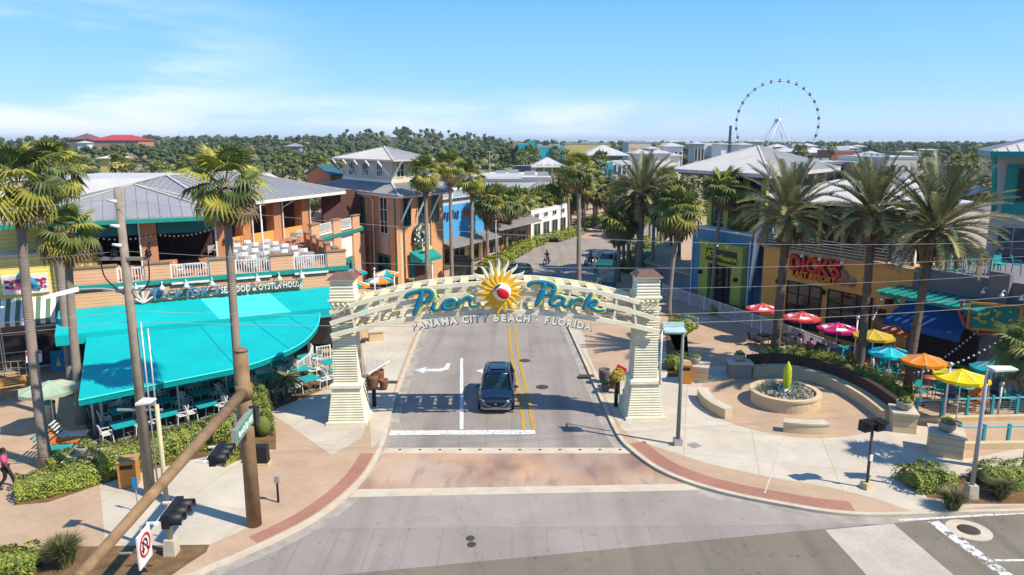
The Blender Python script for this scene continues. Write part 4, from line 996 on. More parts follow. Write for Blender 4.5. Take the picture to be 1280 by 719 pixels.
# ------------------------------------------------------------------ turquoise canopy
can = thing('canopy', 'large turquoise fabric canopy over the restaurant patio', 'canopy', (P0.x,P0.y,3))
top = [on(P0,P1,u,.03,4.35) for u in (-.3,4,8,12,16.1)]; mid = [on(P0,P1,u,d,3.62) for u,d in ((-.3,3.0),(4,3.0),(8,3.0),(12,3.0),(16.1,3.0))]
def strip(mb, A, B, th=.05):
    n = len(A)
    for i in range(n-1):
        q = [A[i],A[i+1],B[i+1],B[i]]; dn = [p-Vector((0,0,th)) for p in q]
        if (q[1]-q[0]).cross(q[2]-q[0]).z < 0: f = [(3,2,1,0),(4,5,6,7)]
        else: f = [(0,1,2,3),(7,6,5,4)]
        mb.add(q+dn, f+[(0,4,5,1),(1,5,6,2),(2,6,7,3),(3,7,4,0)])
part(can, 'upper_canvas', M_CYAN, lambda mb: (strip(mb, top[:2]+[top[1].lerp(top[2],.75)], mid[:2]+[mid[1].lerp(mid[2],.95)]), strip(mb, [top[2].lerp(top[3],.75)]+top[3:], [mid[2].lerp(mid[3],.95)]+mid[3:])))
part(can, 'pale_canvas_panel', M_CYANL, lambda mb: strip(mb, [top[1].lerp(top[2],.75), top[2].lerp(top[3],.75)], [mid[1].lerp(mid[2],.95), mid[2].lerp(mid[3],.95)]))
part(can, 'canvas_valance', M_CYAN, lambda mb: mb.wbox(mid[0],mid[-1],0,16.4,3.05,3.6,.0,.03))
ta = catmull([P(109,412,3.45),P(200,401,3.5),P(300,391,3.52),P(399,386,3.55)],8)
tb = catmull([P(98,500,2.7),P(200,479,2.7),P(303,458,2.7),P(345,444,2.75),P(378,428,2.85),P(396,408,3.1),P(400,392,3.4)],8)
def resamp(path, n, tt=None):
    d = [0]
    for i in range(len(path)-1): d.append(d[-1]+(path[i+1]-path[i]).length)
    out = []
    for k in range(n+1):
        s = d[-1]*k/n; i = 0
        while i < len(d)-2 and d[i+1] < s: i += 1
        out.append(path[i].lerp(path[i+1], (s-d[i])/max(1e-6,d[i+1]-d[i])))
    return out
TA = resamp(ta,28); TB = resamp(tb,28)
def lowc(mb):
    rows = 9; o = []
    for dz in (0, .035):
        for r in range(rows):
            t = r/(rows-1); o += [TA[i].lerp(TB[i],t)-Vector((0,0,.05*math.sin(math.pi*t)+dz)) for i in range(29)]
    fs = []; k = 29*rows
    for r in range(rows-1):
        for i in range(28):
            q = (r*29+i, (r+1)*29+i, (r+1)*29+i+1, r*29+i+1); fs += [q, tuple(k+w for w in reversed(q))]
    mb.smooth = True; mb.add(o, fs); mb.smooth = False
part(can, 'lower_canvas', M_CYAN, lowc)
for i_ in (6,12,18,23): part(can, 'canvas_seam', mat('canvas_seam',(0.0,0.42,0.45)), lambda mb: mb.tube([TA[i_].lerp(TB[i_],k/8)+Vector((0,0,.012-.05*math.sin(math.pi*k/8))) for k in range(9)], .022, 4))
part(can, 'canvas_edge', M_CYANL, lambda mb: (mb.tube([p+Vector((0,0,.03)) for p in TA], .05, 6), mb.tube([p-Vector((0,0,.02)) for p in TB], .04, 6)))
part(can, 'canvas_fringe', M_CYAN, lambda mb: strip(mb, TB, [p-Vector((0,0,.28)) for p in TB], .01))
for px, py in ((120,548),(131,544),(226,528),(285,505),(341,487),(222,497),(262,500),(366,450),(371,447)):
    b = P(px,py); k = min(range(29), key=lambda i: (TB[i].xy-b.xy).length); zt = 2.75
    part(can, 'canopy_post', M_METAL, lambda mb: mb.tube([(b.x,b.y,0),(b.x,b.y,zt)], .06, 8))
part(can, 'canopy_vent', M_METAL, lambda mb: mb.lathe(tuple(P(247,386,3.7)), [(.3,0),(.34,.08),(.2,.2),(.05,.22)], 12))
part(can, 'edge_lamp', M_WHITE, lambda mb: mb.lathe(tuple(P(412,366,4.0)), [(.2,0),(.15,.12),(.05,.2)], 12))
# patio floor under it
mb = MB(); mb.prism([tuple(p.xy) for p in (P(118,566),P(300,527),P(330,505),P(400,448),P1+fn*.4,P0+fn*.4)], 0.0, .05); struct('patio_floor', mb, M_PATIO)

# ------------------------------------------------------------------ yellow shop
Y0 = Vector((-25.6,43.9,0)); YA = Y0-fa*16
shop = thing('yellow_shop', 'yellow boarded shop with green striped awning at the left edge', 'shop', YA)
wpart(shop, 'wall', M_YESID, YA, Y0, (0,16,3.4,7.0,-.3,0), (0,16,7.0,8.9,-2.2,-1.9), (15.4,16,0,3.4,-.3,0))
part(shop, 'side_wall', M_YESID, lambda mb: mb.wbox(Y0, Y0-fn*8, 0, 8, 0, 7.0, -.3, 0))
wpart(shop, 'roof', M_ROOFL, YA, Y0, (0,15.95,7.001,7.12,-8,.18))
wpart(shop, 'upper_roof', M_FLAT, YA, Y0, (0,15.9,8.901,9.0,-8,-1.8))
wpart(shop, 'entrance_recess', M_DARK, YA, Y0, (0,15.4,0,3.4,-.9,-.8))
for k in range(8):
    u0 = 15.2-1.55*(k+1); 
    if k == 1: window(shop, YA, Y0, u0, u0+1.5, 0.05, 2.7, 1, 1, fm=M_METAL, name='door', d=-.3, fw=.12)
    else: window(shop, YA, Y0, u0, u0+1.5, 0.05, 3.35, 1, 3, fm=M_METAL, name='shop_window', d=-.3)
# striped awning
def stripes(mb, which):
    for k in range(64):
        if k % 2 == which:
            u = 15.1-.25*k
            if u < .3: break
            a = on(YA,Y0,u,.02,4.5); b = on(YA,Y0,u-.25,.02,4.5); c_ = on(YA,Y0,u-.25,1.6,3.45); d_ = on(YA,Y0,u,1.6,3.45)
            mb.add([a,b,c_,d_]+[p-Vector((0,0,.04)) for p in (a,b,c_,d_)], [(0,1,2,3),(7,6,5,4),(0,4,5,1),(1,5,6,2),(2,6,7,3),(3,7,4,0)])
            e_ = d_-Vector((0,0,.3)); f_ = c_-Vector((0,0,.3)); mb.add([d_,c_,f_,e_], [(0,1,2,3)])
aw = thing('striped_awning', 'green and white striped awning over the shop entrance', 'awning', tuple(on(YA,Y0,15,.0,4)))
part(aw, 'white_stripes', mat('awning_white',(0.74,0.72,0.64),rough=.8,var=.03), lambda mb: stripes(mb,0)); part(aw, 'green_stripes', mat('awning_green',(0.10,0.17,0.12),rough=.8,var=.05), lambda mb: stripes(mb,1))
# flower sign box
def uy(px, z):
    best = None
    for i in range(0,1601):
        q = YA+fa*(i/100); d = z-CAMH; dep = q.y*math.cos(PITCH)-d*math.sin(PITCH); x = 640+FPX*q.x/dep
        if best is None or abs(x-px) < best[0]: best = (abs(x-px), i/100)
    return best[1]
ub, ua_ = uy(62,5), uy(-2,5); ua_ = uy(4,5)
bx = thing('flower_sign_board', 'white sign board with pink flowers and a blue parrot shape on the yellow wall', 'sign', tuple(on(YA,Y0,ua_,.1,5)))
wpart(bx, 'board', M_WHITE, YA, Y0, (ua_,ub,4.75,5.9,.003,.16))
def fl_(mb):
    rg = random.Random(4)
    for i in range(150):
        p = on(YA,Y0,rg.uniform(ua_+.15,ub-.15),.17+rg.uniform(0,.03),rg.uniform(5.05,5.6)); s = rg.uniform(.05,.1)
        mb.add([p-fa*s, p-Vector((0,0,s)), p+fa*s, p+Vector((0,0,s))], [(0,1,2,3)])
part(bx, 'pink_flowers', mat('flower_pink',(0.5,0.05,0.15),var=.3,scale=9), fl_)
part(bx, 'parrot_shape', mat('parrot_blue',(0.02,0.30,0.50)), lambda mb: mb.tube([on(YA,Y0,ub-1.5,.24,5.95),on(YA,Y0,ub-1.15,.26,5.75),on(YA,Y0,ub-.75,.24,5.35),on(YA,Y0,ub-.45,.22,5.0)],[.16,.24,.2,.06],8))

# ================================================================== ORANGE TOWER
T0 = Vector((-10.4,65.3,0)); dl = Vector((math.cos(R(128)),math.sin(R(128)),0)); dr = Vector((math.cos(R(62)),math.sin(R(62)),0))
TL = T0+dl*16.0; TF = T0+dl*13.0; TRt = T0+dr*7.5; TB_ = TL+dr*7.5+Vector((2,0,0))
tow = thing('orange_tower', 'orange tower building with cream windowed cupola and hipped metal roof', 'tower', T0)
TE = 9.0
wpart(tow, 'left_wall', M_ORTOW, TL, T0, (0,16,0,TE,-.3,0))
wpart(tow, 'right_wall', M_ORTOW, T0, TRt, (0,7.5,0,TE,-.3,0))
wpart(tow, 'back_wall', M_ORTOW, TRt, TB_, (0,(TB_-TRt).length,0,TE,-.3,0))
eave = [TL-(TL-T0).normalized()*-0.5, T0, TRt, TB_]
cen = centroid([TL,T0,TRt,TB_])
def out(p, k): d = (p-cen); d.normalize(); return p+d*k
hip(tow, [out(T0,1.5)+Vector((0,0,TE)), out(TRt,1.3)+Vector((0,0,TE)), out(TB_,1.2)+Vector((0,0,TE)), out(TL,1.2)+Vector((0,0,TE))], [cen+Vector((0,0,10.8))], M_ROOF, seam=.5, name='lower_roof')
part(tow, 'soffit', M_WHITE, lambda mb: mb.prism([tuple(out(p,1.25).xy) for p in (T0,TRt,TB_,TL)], TE-.3, TE-.14))
# walls divided into pilasters, windows, doors
def U(f): return 13*f
for a, b in ((6.9,7.5),(11.75,13.02)):
    wpart(tow, 'pilaster', M_ORTOW, TF, T0, (a,b,0,TE-.3,.003,.14))
wpart(tow, 'corner_trim', M_TEALD, TF, T0, (12.75,12.95,0,TE-.3,.141,.2))
f = wpart(tow, 'teal_upper_door', M_TEALD, TF, T0, (5.1,6.7,DZ,8.3,.003,.1)); wpart(f, 'pane', M_GLASS, TF, T0, (5.6,6.2,6.6,7.7,.101,.11))
window(tow, TF, T0, 9.75, 11.3, 5.2, 8.6, 2, 3, fm=M_WHITE)
wpart(tow, 'grey_panel', mat('lilac_panel',(0.42,0.38,0.40),var=.05), TF, T0, (9.75,11.3,3.3,5.15,.003,.08))
f = wpart(tow, 'teal_door', M_TEALD, TF, T0, (9.0,11.6,0,3.2,.003,.1))
for i in range(2):
    for j in range(3): wpart(f, 'pane', M_GLASS, TF, T0, (9.35+i*1.1,10.15+i*1.1,.4+j*.95,1.1+j*.95,.101,.112))
part(tow, 'downpipe', M_WHITE, lambda mb: mb.tube([on(TF,T0,4.6,.2,TE-.4),on(TF,T0,8.4,.25,TE-.5),on(TF,T0,8.7,.25,TE-.8),on(TF,T0,8.7,.25,0)],.05,6))
for k in range(3):
    u = .9+k*2.3; window(tow, T0, TRt, u, u+1.1, 6.0, 8.6, 2, 3, fm=M_TEALD)
    part(tow, 'roof_brace', M_WHITE, lambda mb: mb.bar(on(T0,TRt,u-.45,.05,6.4), on(T0,TRt,u-.1,1.1,TE-.35), .14))
wpart(tow, 'cream_pilasters', mat('cream_plaster',(0.62,0.45,0.24),var=.05), T0, TRt, *[(.15+k*2.3,.6+k*2.3,0,5.9,.003,.1) for k in range(3)])
f = wpart(tow, 'teal_entrance', M_TEALD, T0, TRt, (1.6,4.6,0,3.3,.003,.3)); wpart(f, 'door', M_BRICKD, T0, TRt, (2.1,4.1,0,2.6,.301,.34))
part(tow, 'teal_canopy', M_TEAL, lambda mb: mb.add([on(T0,TRt,1.3,.3,3.6),on(T0,TRt,4.9,.3,3.6),on(T0,TRt,4.7,1.6,2.9),on(T0,TRt,1.5,1.6,2.9),on(T0,TRt,1.5,1.6,2.6),on(T0,TRt,4.7,1.6,2.6),on(T0,TRt,1.3,.3,2.6),on(T0,TRt,4.9,.3,2.6)],[(0,1,2,3),(3,2,5,4),(0,3,4,6),(1,7,5,2)]))
c = on(T0,TRt,3.1,.35,4.9)
rs = thing('round_wreath_sign', 'round white and green wreath shaped sign over the teal tower entrance', 'sign', tuple(c))
def wreath(mb):
    rg = random.Random(8); n_ = Vector((dr.y,-dr.x,0))
    for i in range(240):
        a = rg.uniform(0,6.28); r_ = rg.uniform(.35,1.15); p = c+dr*math.cos(a)*r_+Vector((0,0,math.sin(a)*r_))+n_*rg.uniform(0,.15); mb.m = rg.choice([0,0,1])
        leaf_quad(mb, p, (n_+Vector((rg.uniform(-.5,.5),)*3)).normalized(), .35, rg)
part(rs, 'wreath_leaves', [mat('wreath_green',(0.05,0.10,0.06)), M_WHITE], wreath)
part(rs, 'backing_disc', mat('sign_dark',(0.05,0.06,0.06)), lambda mb: mb.tube([c-Vector((dr.y,-dr.x,0))*.2, c-Vector((dr.y,-dr.x,0))*.02], 1.1, 20))
part(rs, 'oval_plaque', M_YESID, lambda mb: mb.wbox(on(T0,TRt,2.2,0),on(T0,TRt,4.0,0),.1,1.6,3.62,3.95,1.0,1.1))
# cupola
def q4(k): return [cen+(p-cen)*k for p in (T0,TRt,TB_,TL)]
cu = q4(.66); CZ0, CZ1 = 9.9, 12.0
M_CUP = siding('cream_cupola_boards',(0.60,0.52,0.38),.2,.2)
part(tow, 'cupola_wall', M_CUP, lambda mb: mb.prism([tuple(p.xy) for p in cu], CZ0-.8, CZ1))
a, b = cu[3], cu[0]; Lc = (b-a).length
for i in range(3): window(tow, a, b, Lc*(.14+i*.29), Lc*(.14+i*.29)+1.35, CZ0+.4, CZ1-.35, 3, 2, fm=M_WHITE)
part(tow, 'white_base_band', M_WHITE, lambda mb: mb.wbox(a,b,-.05,Lc+.05,CZ0-.1,CZ0+.2,.003,.1))
a2, b2_ = cu[0], cu[1]; L2 = (b2_-a2).length
for i in range(2): window(tow, a2, b2_, L2*(.12+i*.45), L2*(.12+i*.45)+1.3, CZ0+.4, CZ1-.35, 2, 2, fm=M_WHITE)
for i in range(5):
    u = Lc*(.03+i*.235); part(tow, 'cupola_brace', M_WHITE, lambda mb: mb.bar(on(a,b,u,.06,CZ0+.5), on(a,b,u-.2,1.2,CZ1-.1), .14))
for i in range(3):
    u = L2*(.03+i*.45); part(tow, 'cupola_brace', M_WHITE, lambda mb: mb.bar(on(a2,b2_,u,.06,CZ0+.5), on(a2,b2_,u,1.1,CZ1-.1), .14))
hip(tow, [out(p,1.5)+Vector((0,0,CZ1)) for p in cu], [cen+Vector((0,0,13.15))], M_ROOFL, seam=.45, name='cupola_roof')
# ================================================================== SHOPS ALONG THE LEFT OF THE UPPER STREET
sd = Vector((0.454,0.891,0))
def block(name, label, p0, L, depth, h, wm, roof='flat', rm=None, cat='building', dirv=None, group=None):
    d = dirv or sd; p0 = Vector((p0[0],p0[1],0)); p1 = p0+d*L; n = Vector((d.y,-d.x,0))
    t = thing(name, label, cat, p0, 0, group)
    if roof == 'flat':
        part(t, 'walls', wm, lambda mb: mb.prism([tuple(p.xy) for p in (p0,p1,p1-n*depth,p0-n*depth)], 0, h))
        part(t, 'roof', rm or M_FLAT, lambda mb: mb.prism([tuple(p.xy) for p in (p0-n*.2+d*.2,p1-n*.2-d*.2,p1-n*(depth-.2)-d*.2,p0-n*(depth-.2)+d*.2)], h+.003, h+.12))
        part(t, 'parapet', wm if roof != 'flat' else M_WHITE, lambda mb: (mb.wbox(p0,p1,-.1,L+.1,h-.25,h+.35,-.2,.06)))
    else:
        part(t, 'walls', wm, lambda mb: mb.prism([tuple(p.xy) for p in (p0,p1,p1-n*depth,p0-n*depth)], 0, h))
        o = .6; e = [p0+n*o-d*o, p1+n*o+d*o, p1-n*(depth+o)+d*o, p0-n*(depth+o)-d*o]; e = [q+Vector((0,0,h)) for q in e]
        rise = depth*.2
        if L > depth*1.25: ap = [p0-n*depth/2+d*depth*.5+Vector((0,0,h+rise)), p1-n*depth/2-d*depth*.5+Vector((0,0,h+rise))]; e = [e[3],e[0],e[1],e[2]]; hip(t, e, ap, rm or M_ROOFL, seam=.8)
        else: hip(t, e, [p0+d*L/2-n*depth/2+Vector((0,0,h+rise))], rm or M_ROOFL, seam=.8)
    return t, p0, p1
B0 = Vector((-8.3,75.2,0))
bl, a, b = block('blue_shop', 'bright blue fronted souvenir shop with white upper parapet beyond the orange tower', B0, 10.5, 16, 5.6, M_CREAM)
wpart(bl, 'blue_signboard', mat('bright_blue_board',(0.07,0.33,0.62),rough=.6,var=.04), a, b, (0,10.2,3.4,7.0,.25,.5))
wpart(bl, 'white_parapet', M_WHITE, a, b, (0,10.5,7.4,8.6,-1.2,-.9)); part(bl, 'upper_body', M_FLAT, lambda mb: mb.wbox(a,b,0,10.5,5.7,7.7,-15,-1.2))
for i in range(2): window(bl, a, b, 1+i*4.6, 5+i*4.6, 7.5, 8.4, 3, 1, fm=M_WHITE, gm=mat('pale_glass',(.35,.4,.42)), d=-.9)
part(bl, 'metal_awning', M_ROOF, lambda mb: roof_face(mb,[on(a,b,0,2.6,2.9),on(a,b,10.5,2.6,2.9),on(a,b,10.5,.5,3.5),on(a,b,0,.5,3.5)]))
rg = random.Random(3)
lt = MB(); M_ORL = mat('orange_letter',(0.6,0.15,0.04)); M_NAVY = mat('navy_letter',(0.02,0.03,0.12))
# the letters on this board are too small in the photo to read: they are built as strokes of the same size
for i in range(7): lt.cbox(on(a,b,1.0+i*.52,.55,5.9+.1*math.sin(i*2)), .3,.1,.9-.2*(i%2), rz=math.atan2(sd.y,sd.x), ry=.2)
lt.build('dark_lettering', M_NAVY, bl, world=True)
lt = MB()
for i in range(6): lt.cbox(on(a,b,5.6+i*.7,.55,5.9+.1*math.sin(i*2)), .35,.1,.9-.3*(i%2), rz=math.atan2(sd.y,sd.x), ry=.15*(i%3))
lt.build('orange_lettering', M_ORL, bl, world=True)
for i in range(3):
    u = .8+i*3.2; window(bl, a, b, u, u+2.4, .3, 2.8, 2, 1, fm=M_YESID, name='shop_window', d=.02)
# red merchandise stalls in front
def stall(label, px, py, m, m2):
    c = P(px,py); t = thing('merchandise_stall', label, 'stall', c, R(63), 'stalls of goods under the shop awning')
    mb = MB(); 
    for x in (-1,1):
        for y in (-.6,.6): mb.box(x-.05,x+.05,y-.05,y+.05,0,2.2)
    mb.box(-1.05,1.05,-.65,.65,.75,.82); mb.build('frame', M_METAL, t)
    mb = MB(); mb.add([(-1.3,-.9,2.1),(1.3,-.9,2.1),(1.3,.9,2.1),(-1.3,.9,2.1),(-1.1,0,2.65),(1.1,0,2.65)],[(0,1,5,4),(1,2,5),(2,3,4,5),(3,0,4),(3,2,1,0)]); mb.build('canopy', m, t)
    mb = MB(); rg = random.Random(px)
    for i in range(26): mb.cbox((rg.uniform(-.95,.95), rg.uniform(-.6,.6), rg.uniform(.9,1.7)), .25,.2,.35, rz=rg.random())
    mb.build('goods', m2, t)
M_RED2 = mat('bright_red',(0.55,0.03,0.03),rough=.5); M_MAG = mat('magenta',(0.4,0.02,0.12))
stall('red roofed stall of goods beneath the blue shop board', 572,324, M_RED2, M_MAG)
stall('small red and blue stall of goods right of the first red one', 583,318, M_RED2, mat('cobalt',(0.03,0.08,0.35)))
stall('dark stall of goods farther along the arcade', 603,308, mat('dark_teal_canvas',(0.02,0.08,0.08)), M_MAG)
B1_ = B0+sd*11.2
bl2, a, b = block('orange_shop', 'orange arcade shop with gabled front beyond the blue one', B1_, 12, 14, 5.0, mat('arcade_orange',(0.50,0.17,0.06)))
for i in range(3): window(bl2, a, b, .8+i*3.8, 3.4+i*3.8, .3, 3.4, 2, 1, fm=M_CREAM, name='shop_window')
part(bl2, 'metal_awning', M_ROOF, lambda mb: roof_face(mb,[on(a,b,0,2.0,3.5),on(a,b,12,2.0,3.5),on(a,b,12,.1,4.2),on(a,b,0,.1,4.2)]))
B2_ = B1_+sd*12.7
bl3, a, b = block('white_shop_row', 'white shop front row with dark square windows near the end of the street', B2_, 13, 16, 4.3, M_WHITE)
for i in range(4):
    window(bl3, a, b, .8+i*3, 2.9+i*3, .3, 2.8, 2, 1, fm=M_CREAM, name='shop_window'); window(bl3, a, b, 1.0+i*3, 2.4+i*3, 3.4, 4.8, 2, 2, fm=M_WHITE)
# ================================================================== MIDDLE AND FAR BUILDINGS (placed from the survey: image span, distance, top)
def fbox(name, label, x0, x1, Y, ytop, depth, wm, roof='flat', rm=None, ybase=None, rz=0.0, win=None, cat='building', group=None, base=0.0, rise=None, ov=.8):
    A = ZY(x0, ytop, Y); B = ZY(x1, ytop, Y); h = A.z; L = B.x-A.x
    c = Vector(((A.x+B.x)/2, Y+depth/2, base)); t = thing(name, label, cat, c, rz, group)
    mb = MB()
    if roof == 'flat':
        mb.box(-L/2,L/2,-depth/2,depth/2,0,h-base); mb.build('walls', wm, t)
        mb = MB(); mb.box(-L/2+.3,L/2-.3,-depth/2+.3,depth/2-.3,h-base+.003,h-base+.15); mb.build('roof', rm or M_FLAT, t)
        H = h-base
        if L > 10:
            for k in range(4): mb = MB(); ux = (rnd.random()-.5)*L*.8; uy = (rnd.random()-.5)*depth*.7; mb.box(ux-1,ux+1,uy-.8,uy+.8,H+.151,H+.9,.05,.05); mb.build('roof_unit', M_METAL, t)
            mb = MB(); mb.box(-L/2-.05,L/2+.05,-depth/2-.08,-depth/2-.003,H-.5,H+.2); mb.build('cornice', M_METAL, t)
    else:
        rise = rise or min(L,depth)*.22; H = h-base-rise
        mb.box(-L/2,L/2,-depth/2,depth/2,0,H); mb.build('walls', wm, t)
        e = [(-L/2-ov,-depth/2-ov,H),(L/2+ov,-depth/2-ov,H),(L/2+ov,depth/2+ov,H),(-L/2-ov,depth/2+ov,H)]
        mb = MB()
        if L > depth*1.2:
            a0 = Vector((-L/2+depth*.45,0,H+rise)); a1 = Vector((L/2-depth*.45,0,H+rise)); e = [Vector(q) for q in e]
            for f in ((e[0],e[1],a1,a0),(e[1],e[2],a1),(e[2],e[3],a0,a1),(e[3],e[0],a0)): roof_face(mb, f, seam=1.6, th=.2)
        else:
            a0 = Vector((0,0,H+rise)); e = [Vector(q) for q in e]
            for i in range(4): roof_face(mb, (e[i],e[(i+1)%4],a0), seam=1.6, th=.2)
        mb.build('roof', rm or M_ROOFL, t)
    if win:
        nx, nz, gm = win
        for i in range(nx):
            for j in range(nz):
                cx = -L/2+L*(i+.5)/nx; cz = H*(j+.55)/nz; w = L/nx*.28; hh = H/nz*.26
                m2 = MB(); m2.box(cx-w,cx+w,-depth/2-.12,-depth/2-.003,cz-hh,cz+hh); m2.build('window', gm, t)
    return t
M_TURQ = mat('turquoise_wall',(0.02,0.36,0.42),var=.05); M_BUFF = mat('buff_wall',(0.62,0.50,0.30),var=.05); M_CRW = mat('cream_far_wall',(0.60,0.54,0.45),var=.05)
M_PYEL = mat('pale_yellow_wall',(0.62,0.48,0.16),var=.05); M_BRW = mat('brown_far_wall',(0.22,0.16,0.13),var=.08); M_TANW = mat('tan_far_wall',(0.40,0.25,0.12),var=.05)
M_TGLS = mat('teal_far_window',(0.04,0.28,0.26)); M_REDR = mat('red_metal_roof',(0.48,0.05,0.04),rough=.5)
fbox('flat_roof_store', 'long white flat roofed store behind the blue shop', 606,690,128,223,24,M_WHITE)
t = fbox('flat_roof_store', 'low white roofed store with dark rooftop units left of the cream pavilion', 640,672,150,218,16,M_WHITE)
for i in range(6):
    c = ZY(645+i*3.4,216,146); u = thing('rooftop_unit', 'dark air conditioning unit on the white flat roof', 'air conditioner', (c.x,152,ZY(640,218,150).z+.15), 0, 'rooftop air conditioning units'); mb = MB(); mb.box(-.5,.5,-.6,.6,0,1.5,.03,.03); mb.build('housing', mat('ac_dark',(0.05,0.06,0.09)), u); mb = MB(); mb.lathe((0,0,1.5),[(.4,0),(.4,.1),(.2,.12)],10); mb.build('fan_grille', M_METAL, u)
fbox('hip_roof_store', 'grey hip roofed store right of the slatted pergola', 655,700,118,229,14,M_CREAM,'hip',M_ROOF,rise=2.4)
t = fbox('slatted_pergola', 'white slatted pergola frame on the low store roof', 604,642,112,240,10,M_CRW)
mb = MB()
for i in range(9): mb.box(-3,3.6,-5+i*1.2,-4.8+i*1.2,8.1,8.5)
mb.build('slat', M_WHITE, t)
t = fbox('cream_pavilion', 'cream pavilion with hipped roof and green openings above the stores', 668,703,165,197,10,mat('pavilion_cream',(0.55,0.50,0.36)),'hip',M_ROOFL,rise=2.0)
for i in range(3): mb = MB(); mb.box(-2.7+i*1.9,-1.2+i*1.9,-5.1,-5.003,ZY(670,217,165).z,ZY(670,206,165).z); mb.build('window', mat('olive_screen',(0.16,0.19,0.07)), t)
t = fbox('turquoise_store', 'turquoise box store with darker centre bay in the distance', 672,706,300,183,24,M_TURQ, rm=mat('green_roof_edge',(0.10,0.30,0.22)))
mb = MB(); mb.box(-1.5,3,-12.3,-12.003,0,10); mb.build('entrance_bay', mat('dark_turq',(0.02,0.14,0.20)), t)
fbox('turquoise_store', 'small turquoise store half behind trees left of the bigger one', 648,659,330,180,16,M_TURQ, win=(3,1,M_DARK))
fbox('pink_kiosk', 'small peach roofed house just above the small turquoise store', 641,649,420,177,9,M_TANW)
fbox('turquoise_store', 'small turquoise gable on the skyline', 661,669,460,176,8,M_TURQ)
fbox('yellow_store', 'long pale yellow store with orange end, right of the turquoise store', 706,762,330,179,24,M_PYEL)
t = fbox('lookout_tower', 'grey lookout tower with wide hipped roof over a blue lower store', 739,775,190,181,12,mat('tower_grey',(0.24,0.22,0.25)),'hip',M_ROOFL,rise=2.6,ov=2.2,win=(4,1,M_DARK))
fbox('blue_store', 'turquoise blue store front below the lookout tower', 748,766,178,203,8,M_TURQ, win=(3,1,M_GLASSB))
fbox('white_store', 'white store with small grey windows right of the blue store', 766,790,182,202,10,M_WHITE, win=(4,2,M_GLASSB))
fbox('cream_store', 'long cream store with orange lettering on its front in the distance', 786,814,360,178,20,M_CRW, win=(2,1,M_ORAN))
fbox('yellow_store', 'small bright yellow store front in the distance', 826,836,350,179,12,M_PYEL)
G1 = 'white hip roofed houses in the distance'
for x0,x1,Y,yt,lab,w in ((794,815,230,187,'white hip roofed house with two teal windows',(4,1,M_TGLS)),(812,824,290,183,'white hip roofed house behind the one with teal windows',(3,1,M_DARK)),(818,838,235,187,'second white hip roofed house right of the one with teal windows',None),(836,851,240,191,'low white hip roof in front of the columned house',None),
                         (832,854,300,178,'white columned house with dark tall windows',(4,1,M_DARK)),(838,848,420,175,'small cupola roof behind the columned house',None)):
    fbox('hip_roof_house', lab, x0,x1,Y,yt,14,M_WHITE,'hip',M_ROOFL,win=w,cat='house',group=G1)
ORD = ['first','second','third','fourth','fifth','sixth','seventh','eighth','ninth','tenth','eleventh','twelfth','thirteenth','fourteenth','fifteenth','sixteenth']
specs = [(869,881,400,177),(880,892,430,179),(893,903,420,180),(902,912,300,178),(915,923,450,179),(927,940,310,178),(945,954,430,175),(950,966,350,184),(968,984,440,180),(975,1000,360,184),(990,1003,480,180),(1006,1022,470,179),(1008,1038,380,184),(1040,1062,400,183),(1058,1072,450,182),(1072,1082,500,181)]
for i,(x0,x1,Y,yt) in enumerate(specs):
    hipd = i % 3 != 1
    fbox('hip_roof_house' if hipd else 'flat_roof_building', f'{"hip" if hipd else "flat"} roofed far building, {ORD[i]} from the left between columned house and brown store' , x0,x1,Y,yt,14,M_WHITE if i%2 else M_CRW,'hip' if hipd else 'flat',M_ROOFL if i%2 else M_FLAT,cat='house' if hipd else 'building',group=G1 if hipd else None,win=(3,1,M_DARK) if i%4==0 else None)
fbox('brick_store', 'long low store with red brick end among white roofs', 1040,1075,330,188,16,mat('far_brick',(0.36,0.12,0.07)))
fbox('brown_store', 'long brown flat roofed store behind the date palms', 1010,1068,205,203,16,M_BRW, win=(5,1,M_DARK))
fbox('tan_store', 'tan orange store end wall right of the brown one', 1066,1100,200,203,14,M_TANW)
t = fbox('long_cream_store', 'long cream windowed store beyond the date palms', 1103,1176,190,197,26,M_CRW)
for i in range(10): mb = MB(); mb.box(-8.0+i*1.65,-7.4+i*1.65,-13.1,-13.003,6.2,7.6); mb.build('window', M_BRW, t)
fbox('yellow_house', 'yellow house with white roof between trees on the right', 1086,1108,300,189,12,M_PYEL,'hip',M_ROOFL,cat='house')
fbox('yellow_house', 'yellow gabled house front among the right hand pines', 1138,1148,340,188,10,M_PYEL,'hip',M_ROOFL,cat='house')
for x in (1155,1166): fbox('distant_house', f'pale distant house among the right pines at the {"left" if x==1155 else "right"} of two', x,x+6,420,186,8,M_CRW,'hip',M_ROOFL,cat='house')
fbox('red_roof_building', 'grey building with red gable roof on the far left skyline', 86,112,620,166.5,22,mat('greyred_wall',(0.22,0.16,0.15)),'hip',mat('greyred_roof',(0.20,0.09,0.09),rough=.6),rise=5,base=-.2)
fbox('red_roof_building', 'long bright red roofed building on the far left skyline', 112,172,600,168.5,26,M_TANW,'hip',M_REDR,rise=4.5,base=-.2)
fbox('yellow_house', 'pale yellow house half hidden among the left woods', 124,140,215,194,9,M_PYEL,'hip',M_CRW,cat='house')
fbox('grey_roof_building', 'low grey roofed building in the left woods', 356,374,480,179,14,mat('grey_wall_far',(0.3,0.3,0.3)),'hip',M_ROOF)
fbox('hilltop_house', 'dark house on top of the wooded hill', 452,467,760,166.5,10,mat('dark_wall_far',(0.16,0.15,0.15)),'flat',M_ROOF,cat='house',base=8)
fbox('hilltop_house', 'white house on top of the wooded hill right of the dark one', 488,501,740,168.5,10,M_WHITE,'hip',M_ROOFL,cat='house',base=8)
